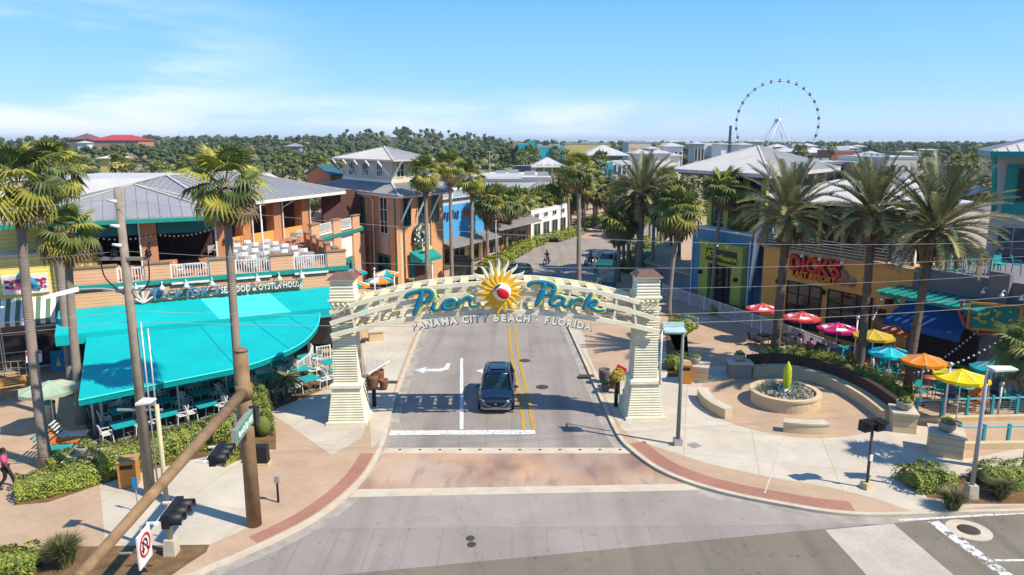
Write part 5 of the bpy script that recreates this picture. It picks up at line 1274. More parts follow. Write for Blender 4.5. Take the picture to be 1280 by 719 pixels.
fbox('low_white_building', 'low pale building behind the cupola at the right', 520,612,135,222,18,M_WHITE)
fbox('white_gable_house', 'small white building at the foot of the left woods', 96,108,520,176,8,M_WHITE,'hip',M_ROOFL,cat='house')
# little white finial roof seen between the date palms
fbox('gazebo', 'small cream gazebo roof between the date palms', 1134,1146,88,221,3.0,M_CREAM,'hip',M_ROOFL,rise=1.6)

# ================================================================== RIGHT HAND SHOPS
K0 = Vector((15.9,62.9,0)); K1 = Vector((19.05,56.6,0)); D_0 = Vector((19.3,54.6,0)); D_1 = Vector((24.9,43.9,0)); gd = (D_1-D_0).normalized(); gn = Vector((gd.y,-gd.x,0))
blu = thing('blue_entrance_shop', 'blue stucco shop with lime green door surround under a big hipped metal roof', 'shop', K0)
KL = (K1-K0).length; BH = 6.3
wpart(blu, 'front_wall', M_BLUE, K0, K1, (0,KL,.9,BH,-.3,0)); wpart(blu, 'stone_plinth', M_GREY, K0, K1, (-.05,KL+.02,0,.9,-.3,.05))
bk0 = K0+Vector((7,9,0)); 
part(blu, 'side_wall', M_BLUE, lambda mb: mb.wbox(bk0, K0, 0, (bk0-K0).length, 0, BH, -.3, 0))
part(blu, 'body', M_BLUE, lambda mb: mb.prism([tuple(p.xy) for p in (K0-gn*.5,K1-gn*.5,K1-gn*14,K0-gn*14)], .2, BH-.2))
wpart(blu, 'roof_edge', M_WHITE, K0, K1, (-.1,KL+.1,BH,BH+.12,-1.6,.08))
ga, gb = .22*KL, .93*KL
part(blu, 'lime_surround', M_LIME, lambda mb: (mb.wbox(K0,K1,ga,ga+1.1,.5,5.2,.003,.5), mb.wbox(K0,K1,gb-1.1,gb,.5,5.2,.003,.5), mb.wbox(K0,K1,ga+1.1,gb-1.1,3.6,5.2,.003,.5), mb.wbox(K0,K1,ga-.05,gb+.05,5.2,5.4,.003,.6)))
f = wpart(blu, 'glass_door', M_GLASS, K0, K1, (ga+1.1,gb-1.1,.05,3.6,.003,.1)); wpart(f, 'door_frame', M_DARK, K0, K1, *[(lerp(ga+1.1,gb-1.1,k/4)-.04,lerp(ga+1.1,gb-1.1,k/4)+.04,.05,3.6,.101,.16) for k in range(5)])
for u in (ga+.4, gb-.4): part(blu, 'wall_lamp', M_DARK, lambda mb: mb.ball(on(K0,K1,u-.1,.62,2.7), .2, 8, 6))
c = on(K0,K1,(ga+gb)/2,.62,4.35); kd = (K1-K0).normalized()
es = thing('shop_sign', 'dark sign with lime yellow letters over the green doorway', 'sign', tuple(c))
part(es, 'sign_panel', mat('sign_brown',(0.06,0.07,0.04)), lambda mb: mb.wbox(K0,K1,ga+.9,gb-.6,3.85,4.85,.505,.6))
part(es, 'lettering', mat('lime_letter',(0.50,0.62,0.03)), lambda mb: (put_text(mb,'EAT',c-kd*1.15+Vector((0,0,.06)),kd,.85,.03,.03), put_text(mb,'at the',c+kd*.05+Vector((0,0,0)),kd,.4,.03,.012), put_text(mb,'lounge',c+kd*1.2-Vector((0,0,.08)),kd,.62,.03,.02)))
for u in (-1.3,0,1.2): o_ = dup(lamp0, tuple(c+kd*u+Vector((0,0,1.0))-gn*.1), math.atan2(kd.y,kd.x), 'white gooseneck lamp over the green door surround', 'gooseneck lamps on the right hand shops', .7)
# angled white fin and recess between the shops
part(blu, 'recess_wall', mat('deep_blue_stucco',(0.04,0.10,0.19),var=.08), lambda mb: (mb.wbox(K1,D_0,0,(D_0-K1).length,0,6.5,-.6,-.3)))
part(blu, 'white_fin', M_WHITE, lambda mb: mb.add([on(K0,K1,KL+.4,.5,2.2),on(K0,K1,KL+.9,1.0,2.2),on(K0,K1,KL+1.6,.6,8.2),on(K0,K1,KL+.5,.3,7.2),on(K0,K1,KL+.4,.3,2.2),on(K0,K1,KL+.9,.8,2.2),on(K0,K1,KL+1.6,.4,8.2),on(K0,K1,KL+.5,.1,7.2)],[(0,1,2,3),(7,6,5,4),(0,3,7,4),(1,5,6,2),(3,2,6,7),(0,4,5,1)]))
for dpx in (0.2,): part(blu, 'downpipe', M_WHITE, lambda mb: (mb.tube([on(K0,K1,.15,.12,0),on(K0,K1,.15,.12,BH-.4)],.06,6), mb.tube([on(K0,K1,KL-.1,.12,0),on(K0,K1,KL-.1,.12,BH-.4)],.06,6)))
# upper storey with green columns
U0 = K0-gn*1.6; U1 = K1-gn*1.6-gd*.3; UL = (U1-U0).length; RZ = 11.2
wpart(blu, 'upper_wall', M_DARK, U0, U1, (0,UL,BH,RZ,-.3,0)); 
for k in range(4): wpart(blu, 'lime_column', M_LIME, U0, U1, (.2+k*UL/3.3,.75+k*UL/3.3,BH+.12,RZ,.0,.3))
for k in range(3): window(blu, U0, U1, .9+k*UL/3.3, 2.1+k*UL/3.3, BH+.5, 9.2, 2, 2, fm=M_METAL, d=.02)
hip(blu, [(15.0,67.5,RZ),(19.7,55.6,RZ),(32,71,RZ),(27,84,RZ)], [(23.3,69.5,13.25)], M_ROOFL, seam=.55, th=.3)
part(blu, 'roof_soffit', mat('brown_soffit',(0.16,0.11,0.07)), lambda mb: mb.prism([(15.4,67.5),(19.8,56.3),(31.4,71),(27,83)], RZ-.45, RZ-.31))

dk = thing('orange_tavern', 'orange stucco tavern with slatted roof terrace and two dark garage style windows', 'tavern', D_0)
DL = (D_1-D_0).length; DH = 5.75
part(dk, 'walls', M_ORAN, lambda mb: mb.prism([tuple(p.xy) for p in (D_0,D_1,D_1-gn*14,D_0-gn*14)], 0, DH))
wpart(dk, 'wall_cap', mat('tan_cap',(0.45,0.30,0.15)), D_0, D_1, (-.05,DL+.3,DH+.003,DH+.16,-.5,.1))
def du(px, z=3.0):
    best = None
    for i in range(0,1400):
        q = D_0+gd*(i/100); d = z-CAMH; dep = q.y*math.cos(PITCH)-d*math.sin(PITCH); x = 640+FPX*q.x/dep
        if best is None or abs(x-px) < best[0]: best = (abs(x-px), i/100)
    return best[1]
for a_, b_ in ((985,1027),(1036,1090)):
    u0, u1 = du(a_), du(b_); f = wpart(dk, 'garage_window', M_GLASS, D_0, D_1, (u0,u1,.3,3.6,.003,.06))
    wpart(f, 'frame', M_DARK, D_0, D_1, *([(lerp(u0,u1,k/3)-.04,lerp(u0,u1,k/3)+.04,.3,3.6,.061,.11) for k in range(4)]+[(u0,u1,.3+k*.8,.36+k*.8,.062,.1) for k in range(5)]))
wpart(dk, 'side_window', M_GLASS, D_0, D_1, (du(1094),du(1108),.2,3.0,.003,.08))
part(dk, 'wall_lamp', M_DARK, lambda mb: (mb.ball(on(D_0,D_1,du(974),.2,3.4),.2,8,6), mb.ball(on(D_0,D_1,du(1030),.2,3.3),.2,8,6), mb.cbox(on(D_0,D_1,du(1113),.25,3.6),.4,.3,.35,rz=.4)))
# terrace: slatted rail, posts, roof
part(dk, 'terrace_rail', M_METAL, lambda mb: [mb.wbox(D_0,D_1,.1,DL-2.0,DH+.25+k*.2,DH+.31+k*.2,-.25,-.21) for k in range(5)])
for k in range(6):
    u = .3+k*(DL-2.4)/5; wpart(dk, 'rail_post', M_TEALD, D_0, D_1, (u-.06,u+.06,DH+.16,DH+1.3,-.35,-.26)); wpart(dk, 'lime_post', M_LIME, D_0, D_1, (u-.08,u+.1,DH+.16,9.5,-1.0,-.8))
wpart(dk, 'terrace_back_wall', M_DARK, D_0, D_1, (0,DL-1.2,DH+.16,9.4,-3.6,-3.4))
wpart(dk, 'bar_shelf', M_BRICKD, D_0, D_1, (1,DL-3,DH+.16,DH+1.3,-3.39,-2.8))
part(dk, 'terrace_roof', M_ROOFL, lambda mb: roof_face(mb,[on(D_0,D_1,-1.2,.2,9.5),on(D_0,D_1,DL-1.0,.2,9.5),on(D_0,D_1,DL-1.0,-9,10.6),on(D_0,D_1,-1.2,-9,10.6)], seam=.55))
wpart(dk, 'white_service_door', M_WHITE, D_0, D_1, (DL-1.9,DL-.4,DH+.2,DH+2.0,-.7,-.5))
c = on(D_0,D_1,(du(998,4.6)+du(1043,4.6))/2,.15,4.85)
ds = thing('tavern_sign', 'red bubbly letters over smaller orange letters on the orange tavern wall', 'sign', tuple(c))
M_SRED = mat('sign_red',(0.62,0.03,0.03),rough=.4); M_SOR = mat('sign_orange',(0.75,0.24,0.02),rough=.4)
part(ds, 'lettering_edge', mat('sign_maroon',(0.10,0.01,0.02)), lambda mb: (put_text(mb,"DICK'S",c+Vector((0,0,.12)),gd,1.45,.06,.09), put_text(mb,'LAST RESORT',c-Vector((0,0,.62)),gd,.62,.05,.05)))
part(ds, 'red_lettering', M_SRED, lambda mb: put_text(mb,"DICK'S",c+Vector((0,0,.12))+gn*.1,gd,1.45,.06,.05))
part(ds, 'orange_lettering', M_SOR, lambda mb: put_text(mb,'LAST RESORT',c-Vector((0,0,.62))+gn*.09,gd,.62,.05,.02))
# plain rounded sign panel where a cartoon figure stands in the photo
part(ds, 'round_panel', mat('panel_cream',(0.38,0.20,0.13)), lambda mb: (mb.tube([on(D_0,D_1,du(1053,4.5),.05,4.55),on(D_0,D_1,du(1053,4.5),.18,4.55)],.52,20), mb.tube([on(D_0,D_1,du(1065,4.3),.05,4.35),on(D_0,D_1,du(1065,4.3),.16,4.35)],.34,16)))
for px in (1007,1029,1057): dup(lamp0, tuple(on(D_0,D_1,du(px,5.5),0,5.75)), math.atan2(gd.y,gd.x), 'white gooseneck lamp over the red tavern letters', 'gooseneck lamps on the right hand shops', .8)

gy = thing('grey_restaurant', 'dark grey stucco restaurant with teal pergola and blue awning over its dark entrance', 'restaurant', D_1)
G1_ = D_1+gd*16; GH = 6.05
part(gy, 'walls', M_GREY, lambda mb: mb.prism([tuple(p.xy) for p in (D_1+gd*.05,G1_,G1_-gn*16,D_1+gd*.05-gn*14)], 0, GH))
for k in range(4): wpart(gy, 'pilaster', M_GREY, D_1, G1_, (4.6+k*1.9,5.7+k*1.9,0,GH+.5,.003,.35))
railing(gy, on(D_1,G1_,.4), on(D_1,G1_,4.4), GH, 1.05, m=mat('pale_teal_rail',(0.20,0.42,0.40)), name='terrace_railing', step=.22, d=-.2, bw=.05)
f = wpart(gy, 'entrance_opening', M_DARK, D_1, G1_, (.3,4.3,0,3.4,.003,.03))
wpart(gy, 'yellow_sill', mat('olive_sill',(0.25,0.22,0.04)), D_1, G1_, (.3,4.3,.6,.75,.031,.2))
aw_ = thing('blue_awning', 'dark blue canvas awning under the teal pergola', 'awning', tuple(on(D_1,G1_,2.4,.2,3.5)))
part(aw_, 'canvas', mat('navy_canvas',(0.012,0.075,0.24),rough=.8,var=.05), lambda mb: mb.add([on(D_1,G1_,.1,.1,4.2),on(D_1,G1_,4.2,.1,4.2),on(D_1,G1_,4.5,2.2,3.0),on(D_1,G1_,-.2,2.2,3.0),on(D_1,G1_,4.5,2.2,2.6),on(D_1,G1_,-.2,2.2,2.6)],[(0,1,2,3),(3,2,4,5)]))
pg = thing('teal_pergola', 'teal wooden pergola with slats fixed above the blue awning', 'pergola', tuple(on(D_1,G1_,2.4,.2,4.4)))
part(pg, 'beam', M_TEAL, lambda mb: (mb.bar(on(D_1,G1_,-.8,1.9,4.45),on(D_1,G1_,5.2,1.9,4.45),.14,.22), mb.bar(on(D_1,G1_,-.8,.4,4.6),on(D_1,G1_,5.2,.4,4.6),.14,.22)))
for k in range(12):
    u = -.7+k*.53; part(pg, 'slat', M_TEAL, lambda mb: mb.bar(on(D_1,G1_,u,.02,4.75),on(D_1,G1_,u,2.4,4.6),.3,.06))
for u in (.1,4.4): part(pg, 'bracket', M_TEAL, lambda mb: mb.tube([on(D_1,G1_,u,.1,2.6),on(D_1,G1_,u,.8,3.5),on(D_1,G1_,u,1.9,4.35)],.1,6))
wpart(gy, 'notice_board', M_GREYL, D_1, G1_, (5.9,6.6,1.2,2.8,.36,.42))
# hanging sign: green board, red pink frame
c = on(D_1,G1_,5.6,1.2,4.2)
hs = thing('hanging_sign', 'green sign board with mottled yellow letters on a curly red bracket at the right edge', 'sign', tuple(c))
xd = Vector((.93,-.37,0)); nd = Vector((xd.y,-xd.x,0))
part(hs, 'board', mat('sign_green',(0.02,0.17,0.12)), lambda mb: mb.cbox(c, 2.3,.14,1.35, rz=math.atan2(xd.y,xd.x)))
part(hs, 'board_frame', M_SOR, lambda mb: [mb.bar(c+xd*a1+Vector((0,0,b1)), c+xd*a2+Vector((0,0,b2_)), .1,.16) for a1,b1,a2,b2_ in ((-1.18,-.7,1.18,-.7),(-1.18,.7,1.18,.7),(-1.18,-.7,-1.18,.7),(1.18,-.7,1.18,.7))])
rg = random.Random(9)
part(hs, 'lettering', mat('sign_yellow',(0.45,0.35,0.04)), lambda mb: [mb.cbox(c+xd*rg.uniform(-.9,.9)+nd*.09+Vector((0,0,rg.uniform(-.5,.5))), rg.uniform(.12,.35),.04,rg.uniform(.06,.2), rz=math.atan2(xd.y,xd.x), ry=rg.uniform(-.6,.6)) for _ in range(16)])
part(hs, 'bracket', mat('coral_bracket',(0.45,0.08,0.06)), lambda mb: (mb.tube([c-xd*1.5+Vector((0,0,.9)),c-xd*1.7+Vector((0,0,.2)),c-xd*1.35+Vector((0,0,-.6)),c-xd*.6+Vector((0,0,-1.0)),c+xd*.4+Vector((0,0,-.95)),c+xd*1.1+Vector((0,0,-.8))],.07,6), mb.tube([c-xd*1.6+Vector((0,0,.6)),c-xd*1.2+Vector((0,0,.3)),c-xd*1.5+Vector((0,0,-.2))],.05,6)))
for u in (4.6,5.6,6.6): dup(lamp0, tuple(on(D_1,G1_,u,.35,5.5)), math.atan2(gd.y,gd.x), 'white gooseneck lamp over the green hanging sign', 'gooseneck lamps on the right hand shops', .75)
# pale tower at the right edge with teal braces
W0 = Vector((31.6,47.6,0)); 
tw = thing('pale_tower', 'pale stucco tower with teal crossed braces and teal edged roof at the right edge', 'tower', W0)
w = [W0, W0+Vector((7,-4.5,0)), W0+Vector((13.5,5,0)), W0+Vector((6.5,9.5,0))]
part(tw, 'walls', M_GREYL, lambda mb: mb.prism([tuple(p.xy) for p in w], 0, 12.9))
e = [W0+Vector((-1.2,-1.2,13.05)), w[1]+Vector((1,-1.6,13.05)), w[2]+Vector((1.2,1,13.05)), w[3]+Vector((-1,1.2,13.05))]
hip(tw, e, [centroid(w)+Vector((0,0,14.5))], M_ROOFL, seam=.6)
part(tw, 'teal_fascia', M_TEAL, lambda mb: [mb.bar(e[i]-Vector((0,0,.2)), e[(i+1)%4]-Vector((0,0,.2)), .12,.34) for i in range(4)])
a, b = w[0], w[1]
for u in (1.5,4.6):
    part(tw, 'teal_window_panel', M_TEAL, lambda mb: mb.wbox(a,b,u-.9,u+.9,9.0,12.2,.003,.1)); window(tw,a,b,u-.3,u+.5,9.8,12.0,1,2,fm=M_TEALD,d=.1)
    part(tw, 'teal_brace', M_TEAL, lambda mb: (mb.bar(on(a,b,u-1.3,.12,9.2), on(a,b,u-1.7,1.2,12.8), .22), mb.bar(on(a,b,u+1.2,.12,9.2), on(a,b,u+.3,1.2,12.8), .22)))
for u in (.5,3.2): window(tw,a,b,u,u+1.8,5.4,8.2,2,2,fm=M_GREYL,gm=M_GLASSB)
# retaining wall with ramp left of the blue shop
V0 = P(806,350); 
rt = thing('retaining_wall', 'long blue grey retaining wall with tan cap left of the blue shop', 'wall', V0)
wa = P(812,352); wb = P(856,352); 
part(rt, 'wall', mat('bluegrey_wall',(0.17,0.21,0.26),var=.1), lambda mb: mb.prism([tuple(p.xy) for p in (P(806,352),P(862,372),P(862,372)+Vector((1.0,8,0)),P(836,318))], 0, 2.0))
part(rt, 'cap', mat('tan_wall_cap',(0.46,0.36,0.24),var=.1), lambda mb: mb.prism([tuple(p.xy) for p in (P(804,353),P(862,373),P(862,372)+Vector((1.0,8,0)),P(836,317))], 2.003, 2.12))
# white service building parts behind the terrace roof
fbox('metal_roof_annex', 'stepped pale metal roof annex behind the date palms', 985,1075,66,222,14,M_CRW,'hip',M_ROOFL,rise=2)
fbox('metal_roof_annex', 'low pale roofed annex right of the largest date palm', 1095,1240,72,256,18,M_CRW,'flat',M_ROOFL)
# ================================================================== ENTRANCE ARCH
AL = Vector((-8.15,34.2,0)); AR = Vector((6.62,34.85,0)); AC = (AL+AR)/2; arz = math.atan2(AR.y-AL.y, AR.x-AL.x); HW = (AR-AL).length/2
arch = thing('entrance_arch', 'cream slatted entrance arch with two louvred pillars and curved truss spanning the road', 'arch', AC, arz)
M_SL = mat('cream_slat_paint', (0.76,0.70,0.50), rough=0.65, var=0.10, scale=1.6, fine=.05)
M_RIB = mat('cream_truss_paint', (0.80,0.74,0.54), rough=0.6, var=0.09, scale=1.6, fine=.05)
def sq(mb, x, z0, w0, z1, w1): 
    a, b = w0/2, w1/2
    mb.hexa([(x-a,-a,z0),(x+a,-a,z0),(x+a,a,z0),(x-a,a,z0),(x-b,-b,z1),(x+b,-b,z1),(x+b,b,z1),(x-b,b,z1)])
def louvres(mb, x, z0, z1, w0, w1, n):
    for i in range(n):
        t = i/n; z = lerp(z0,z1,t); st = (z1-z0)/n; w = lerp(w0,w1,t)
        sq(mb, x, z, w+.05, z+st*.74, w-.03); sq(mb, x, z+st*.74, w-.11, z+st, w-.11)
for s in (-1, 1):
    x = s*HW
    mb = MB(); sq(mb,x,0,2.0,.14,2.0); mb.build('plinth', M_SL, arch)
    mb = MB(); louvres(mb,x,.14,1.78,1.78,1.34,13); mb.build('slatted_base', M_SL, arch)
    mb = MB(); sq(mb,x,1.78,1.48,1.84,1.56); sq(mb,x,1.84,1.56,1.98,1.56); sq(mb,x,1.98,1.54,2.04,1.4); mb.build('moulding', M_RIB, arch)
    mb = MB(); louvres(mb,x,2.04,5.95,1.2,1.06,31); mb.build('slatted_shaft', M_SL, arch)
    mb = MB(); sq(mb,x,5.95,1.08,6.15,1.28); sq(mb,x,6.15,1.34,6.22,1.34); louvres(mb,x,6.22,6.62,1.14,1.14,3); mb.build('collar', M_RIB, arch)
    mb = MB(); louvres(mb,x,6.62,7.12,1.1,1.1,3); sq(mb,x,7.12,1.26,7.2,1.36); mb.build('pillar_cap', M_RIB, arch)
    mb = MB(); sq(mb,x,7.201,1.36,7.42,.86); mb.build('cap_roof', mat('brown_shingle',(0.17,0.10,0.075),rough=.9,fine=.3), arch)
    for k in range(4):
        mb = MB(); xx = x-s*(-.36+.24*k); mb.bar((xx,-.6,5.6),(xx,-1.0,6.12),.07,.1); mb.build('bracket', M_RIB, arch)
XE = HW+.55
def arc(zc, ze, x, p=2.0): return zc-(zc-ze)*abs(x/XE)**p
CH = [(7.02,5.66,2.1),(6.52,5.12,2.0),(5.62,4.52,2.0)]
for fy, nm in ((-.85,'front_chord'),(.85,'rear_chord')):
    for j,(zc,ze,pw) in enumerate(CH):
        mb = MB(); n = 40; 
        for i in range(n):
            xa = -XE+2*XE*i/n; xb = -XE+2*XE*(i+1)/n
            mb.bar((xa,fy,arc(zc,ze,xa,pw)),(xb,fy,arc(zc,ze,xb,pw)),.13,.21)
        mb.build(nm, M_RIB, arch)
    for k in range(-6,7):
        if fy > 0: break
        xx = k*1.13; mb = MB(); mb.bar((xx,fy,arc(*CH[2][:2],xx)),(xx+.16*(1 if k%2 else -1),fy,arc(*CH[0][:2],xx,2.1)),.08,.1); mb.build('truss_upright', M_RIB, arch)
M_OL = mat('cream_slat_inner',(0.66,0.58,0.33),rough=.6,var=.05)
for j,(zc,ze,pw) in enumerate(CH):
    for k in range(-9,10):
        if j == 1: continue
        xx = k*.78; z = arc(zc,ze,xx,pw); mb = MB(); mb.box(xx-.2 if j!=1 else xx-.05, xx+.2 if j!=1 else xx+.05,-.78,.78,z-.03,z+.03); mb.build('cross_slat', M_OL, arch)
# slatted infill between the frames, leaving gaps
for j, dz in enumerate((.42,.9)):
    for sg in (-1,1):
        mb = MB()
        for i in range(9):
            xa = sg*(1.2+i*.68); xb = sg*(1.2+(i+.72)*.68)
            if abs(xb) > HW-.5: break
            z = lambda x: min(arc(CH[2][0],CH[2][1],x)+dz, arc(CH[0][0],CH[0][1],x,2.1)-.1)
            mb.bar((xa,.1,z(xa)),(xb,.1,z(xb)),.05,.13)
        mb.build('infill_slat', M_RIB, arch)

# sun with beach ball
sunz = 6.68; sx = .17
su = thing('sun_emblem', 'yellow sun emblem with white rear rays and a beach ball centre', 'emblem', LM(arch) @ Vector((sx,-1.1,sunz)), arz)
M_SUNY = mat('sun_yellow',(0.76,0.42,0.015),rough=.5,var=.06,scale=4); M_SUNW = mat('sun_white',(0.78,0.74,0.62),rough=.5,var=.03)
def ray(mb, a, r0, r1, w, y, th=.06, wig=.12):
    d = Vector((math.cos(a),0,math.sin(a))); s = Vector((-math.sin(a),0,math.cos(a))); L=[];Rr=[]
    n = 7
    for i in range(n+1):
        t = i/n; c = d*lerp(r0,r1,t)+s*math.sin(t*math.pi*1.9)*wig*(r1-r0)*(.4+.6*t); ww = w*(1-t)**.75
        L.append(c+s*ww); Rr.append(c-s*ww)
    vs = []
    for yy in (y, y+th):
        vs += [p+Vector((0,yy,0)) for p in L]+[p+Vector((0,yy,0)) for p in Rr]
    m = n+1; fs = []
    for i in range(n):
        fs += [(i,i+1,m+i+1,m+i),(2*m+i+1,2*m+i,3*m+i,3*m+i+1),(i+1,i,2*m+i,2*m+i+1),(m+i,m+i+1,3*m+i+1,3*m+i)]
    # raised spine
    mb.add(vs, fs)
    sp = [(L[i]+Rr[i])/2+Vector((0,y-.05*(1-i/n),0)) for i in range(m)]; o = [p+Vector((0,y-.002,0)) for p in L]; q = [p+Vector((0,y-.002,0)) for p in Rr]
    mb.add(sp+o+q, [(i,i+1,m+i+1,m+i) for i in range(n)]+[(i+1,i,2*m+i,2*m+i+1) for i in range(n)])
NR = 18
for i in range(NR):
    mb = MB(); ray(mb, 2*math.pi*i/NR+.1, .36, 1.12+(.1 if i%2 else 0), .165, -.12, wig=.07); mb.build('yellow_ray', M_SUNY, su)
for i in range(11):
    mb = MB(); a = R(-5+19*i+5); ray(mb, a, .5, 1.5, .16, .6, wig=.09); mb.build('white_ray', M_SUNW, su)
mb = MB(); mb.tube([(0,-.14,0),(0,.02,0)],.52,32); mb.build('sun_disc', M_SUNY, su)
mb = MB(); mb.tube([(0,.05,0),(0,.7,0)],.12,12); mb.build('mounting', M_RIB, su)
bl_ = MB(); bl_.ball((.06,-.3,.03),.43,24,16); ball = bl_.build('beach_ball', M_SUNW, su)
# coloured panels hug the ball's surface
def cap(mb, ax, up, a1, a2, r, c, segs=16, rings=8):
    ax = Vector(ax).normalized(); u = ax.cross(Vector(up)).normalized(); v = ax.cross(u); vs = [Vector(c)+ax*r]; fs = []
    for i in range(1,rings+1):
        t = i/rings
        for j in range(segs):
            th = 2*math.pi*j/segs; d = (ax + (u*math.cos(th)*math.tan(a1*t) + v*math.sin(th)*math.tan(a2*t))).normalized(); vs.append(Vector(c)+d*r)
    for j in range(segs): fs.append((0,1+j,1+(j+1)%segs))
    for i in range(rings-1):
        for j in range(segs): fs.append((1+i*segs+j,1+(i+1)*segs+j,1+(i+1)*segs+(j+1)%segs,1+i*segs+(j+1)%segs))
    mb.smooth = True; mb.add(vs, fs); mb.smooth = False
mb = MB(); cap(mb,(.12,-1,-.05),(.75,0,1),R(50),R(32),.437,(.06,-.3,.03)); mb.build('red_panel', mat('beachball_red',(0.62,0.01,0.02),rough=.35), ball)
mb = MB(); cap(mb,(-.7,-.55,.75),(1,0,1),R(15),R(32),.437,(.06,-.3,.03)); mb.build('dark_panel', mat('beachball_dark',(0.03,0.08,0.09),rough=.35), ball)

# script lettering: brush strokes, each (points, widths)
LET = {
 'P': [([(.30,1.02),(.27,.7),(.20,.35),(.08,0),(.0,-.06)],[.09,.12,.12,.10,.05]), ([(-.42,.74),(-.36,.92),(-.1,1.02),(.3,1.05),(.62,1.0),(.76,.82),(.70,.62),(.52,.5),(.36,.47)],[.05,.08,.08,.09,.10,.11,.10,.08,.04])],
 'i': [([(.02,.44),(-.02,.2),(.02,.05),(.18,.04),(.34,.14)],[.08,.09,.08,.06,.05]), ([(.08,.68),(.12,.72)],[.075,.06])],
 'e': [([(.0,.18),(.22,.24),(.36,.36),(.26,.48),(.08,.42),(.0,.2),(.08,.05),(.26,.02),(.48,.12)],[.04,.06,.07,.07,.08,.10,.09,.07,.04])],
 'r': [([(.04,.44),(.0,.22),(-.03,.02)],[.07,.09,.08]), ([(.02,.25),(.14,.42),(.29,.49),(.37,.40),(.35,.22),(.40,.07),(.52,.03),(.70,.12)],[.05,.07,.09,.09,.06,.06,.06,.03])],
 'a': [([(.4,.42),(.2,.48),(.04,.34),(.0,.14),(.12,.03),(.28,.1),(.4,.3),(.44,.44)],[.07,.08,.09,.10,.08,.07,.07,.06]), ([(.44,.44),(.4,.2),(.46,.05),(.6,.07),(.7,.14)],[.07,.08,.07,.06,.04])],
 'R': [([(.04,.46),(.0,.22),(-.03,.02)],[.07,.09,.08]), ([(.02,.25),(.14,.42),(.3,.48),(.38,.4)],[.06,.07,.09,.08])],
 'k': [([(.18,.86),(.1,.5),(.02,.1),(.0,.0)],[.07,.09,.09,.07]), ([(.08,.3),(.3,.5),(.4,.46),(.34,.32),(.14,.26)],[.06,.07,.07,.06,.05]), ([(.16,.26),(.32,.1),(.5,.02),(.72,.1)],[.07,.08,.07,.04])],
}
M_LB = mat('letter_blue',(0.01,0.19,0.30),rough=.4,var=.05); M_LY = mat('letter_yellow_edge',(0.72,0.62,0.10),rough=.5,var=.05)
def word(label, seq, x0, x1, S_, base):
    c0 = LM(arch) @ Vector(((x0+x1)/2,-1.1,base(0.5*(x0+x1))+.4)); t = thing('script_sign', label, 'sign', c0, arz)
    for ch, ox in seq:
        bx = x0+ox*S_
        fr, bk_ = MB(), MB()
        for pts, ws in LET[ch]:
            kx = 1.0 if ch == 'P' else 1.38; P3 = [Vector((bx+(px*kx+.16*pz)*S_, 0, base(bx+px*S_)+pz*S_*.96)) for px, pz in pts]; P3 = catmull(P3,4)
            W = []
            for i in range(len(ws)-1): W += [lerp(ws[i],ws[i+1],j/4) for j in range(4)]
            W.append(ws[-1])
            fr.tube([p+Vector((0,-1.14,0)) for p in P3],[w_*S_*1.12 for w_ in W],8,upv=(0,1,0),flat=.45)
            bk_.tube([p+Vector((.035,-1.04,-.035)) for p in P3],[w_*S_*1.12+.045 for w_ in W],8,upv=(0,1,0),flat=.35)
        M_ = LM(arch); fr.xf(M_); bk_.xf(M_)
        l = bk_.build('letter_backing', M_LY, t, world=True); fr.build('letter_face', M_LB, t, world=True)
    return t
baseL = lambda x: 6.35-.62*abs(x/5.0)**1.6
word('blue script word with yellow edges left of the sun emblem', [('P',.42),('i',1.34),('e',1.76),('r',2.46)], -4.45, -.9, 1.06, lambda x: 5.62+.36*(x+4.3)/3.4)
word('blue script word with yellow edges right of the sun emblem', [('P',.42),('a',1.12),('R',2.02),('k',2.62)], 1.35, 4.9, 1.06, lambda x: 6.12-.48*(x-1.4)/3.4)
tg = thing('city_lettering', 'white capital letters naming the city hanging below the arch truss', 'sign', LM(arch) @ Vector((0,-1.1,5.1)), arz)
txt = 'PANAMA CITY BEACH · FLORIDA'; wid = {' ':.55,'·':.5,'I':.45,'M':1.15}
tot = sum(wid.get(ch,1.0) for ch in txt); x = -4.15; k = (4.55+4.15)/tot
groups = {}
pos = 0
for wi, wd in enumerate(txt.split(' ')):
    fr, bk_ = MB(), MB()
    for ch in wd:
        w_ = wid.get(ch,1.0)*k; xc = x+w_/2; z = 5.38-.62*(abs(xc)/5.0)**2; sl = -2*.62*xc/25.0
        if ch == '·': bk_.box(xc-.06,xc+.06,-1.1,-1.0,z-.06,z+.06); fr.box(xc-.05,xc+.05,-1.14,-1.1,z-.05,z+.05)
        else:
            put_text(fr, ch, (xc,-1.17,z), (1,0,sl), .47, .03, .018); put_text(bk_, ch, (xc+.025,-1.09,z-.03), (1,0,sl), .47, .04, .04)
        x += w_
    x += wid[' ']*k
    bk_.xf(LM(arch)); fr.xf(LM(arch)); bk_.build('word_backing', mat('letter_dark_edge',(0.07,0.09,0.09)), tg, world=True); fr.build('white_word', M_SUNW, tg, world=True)  # dark backing forms the drop edge of the white block letters
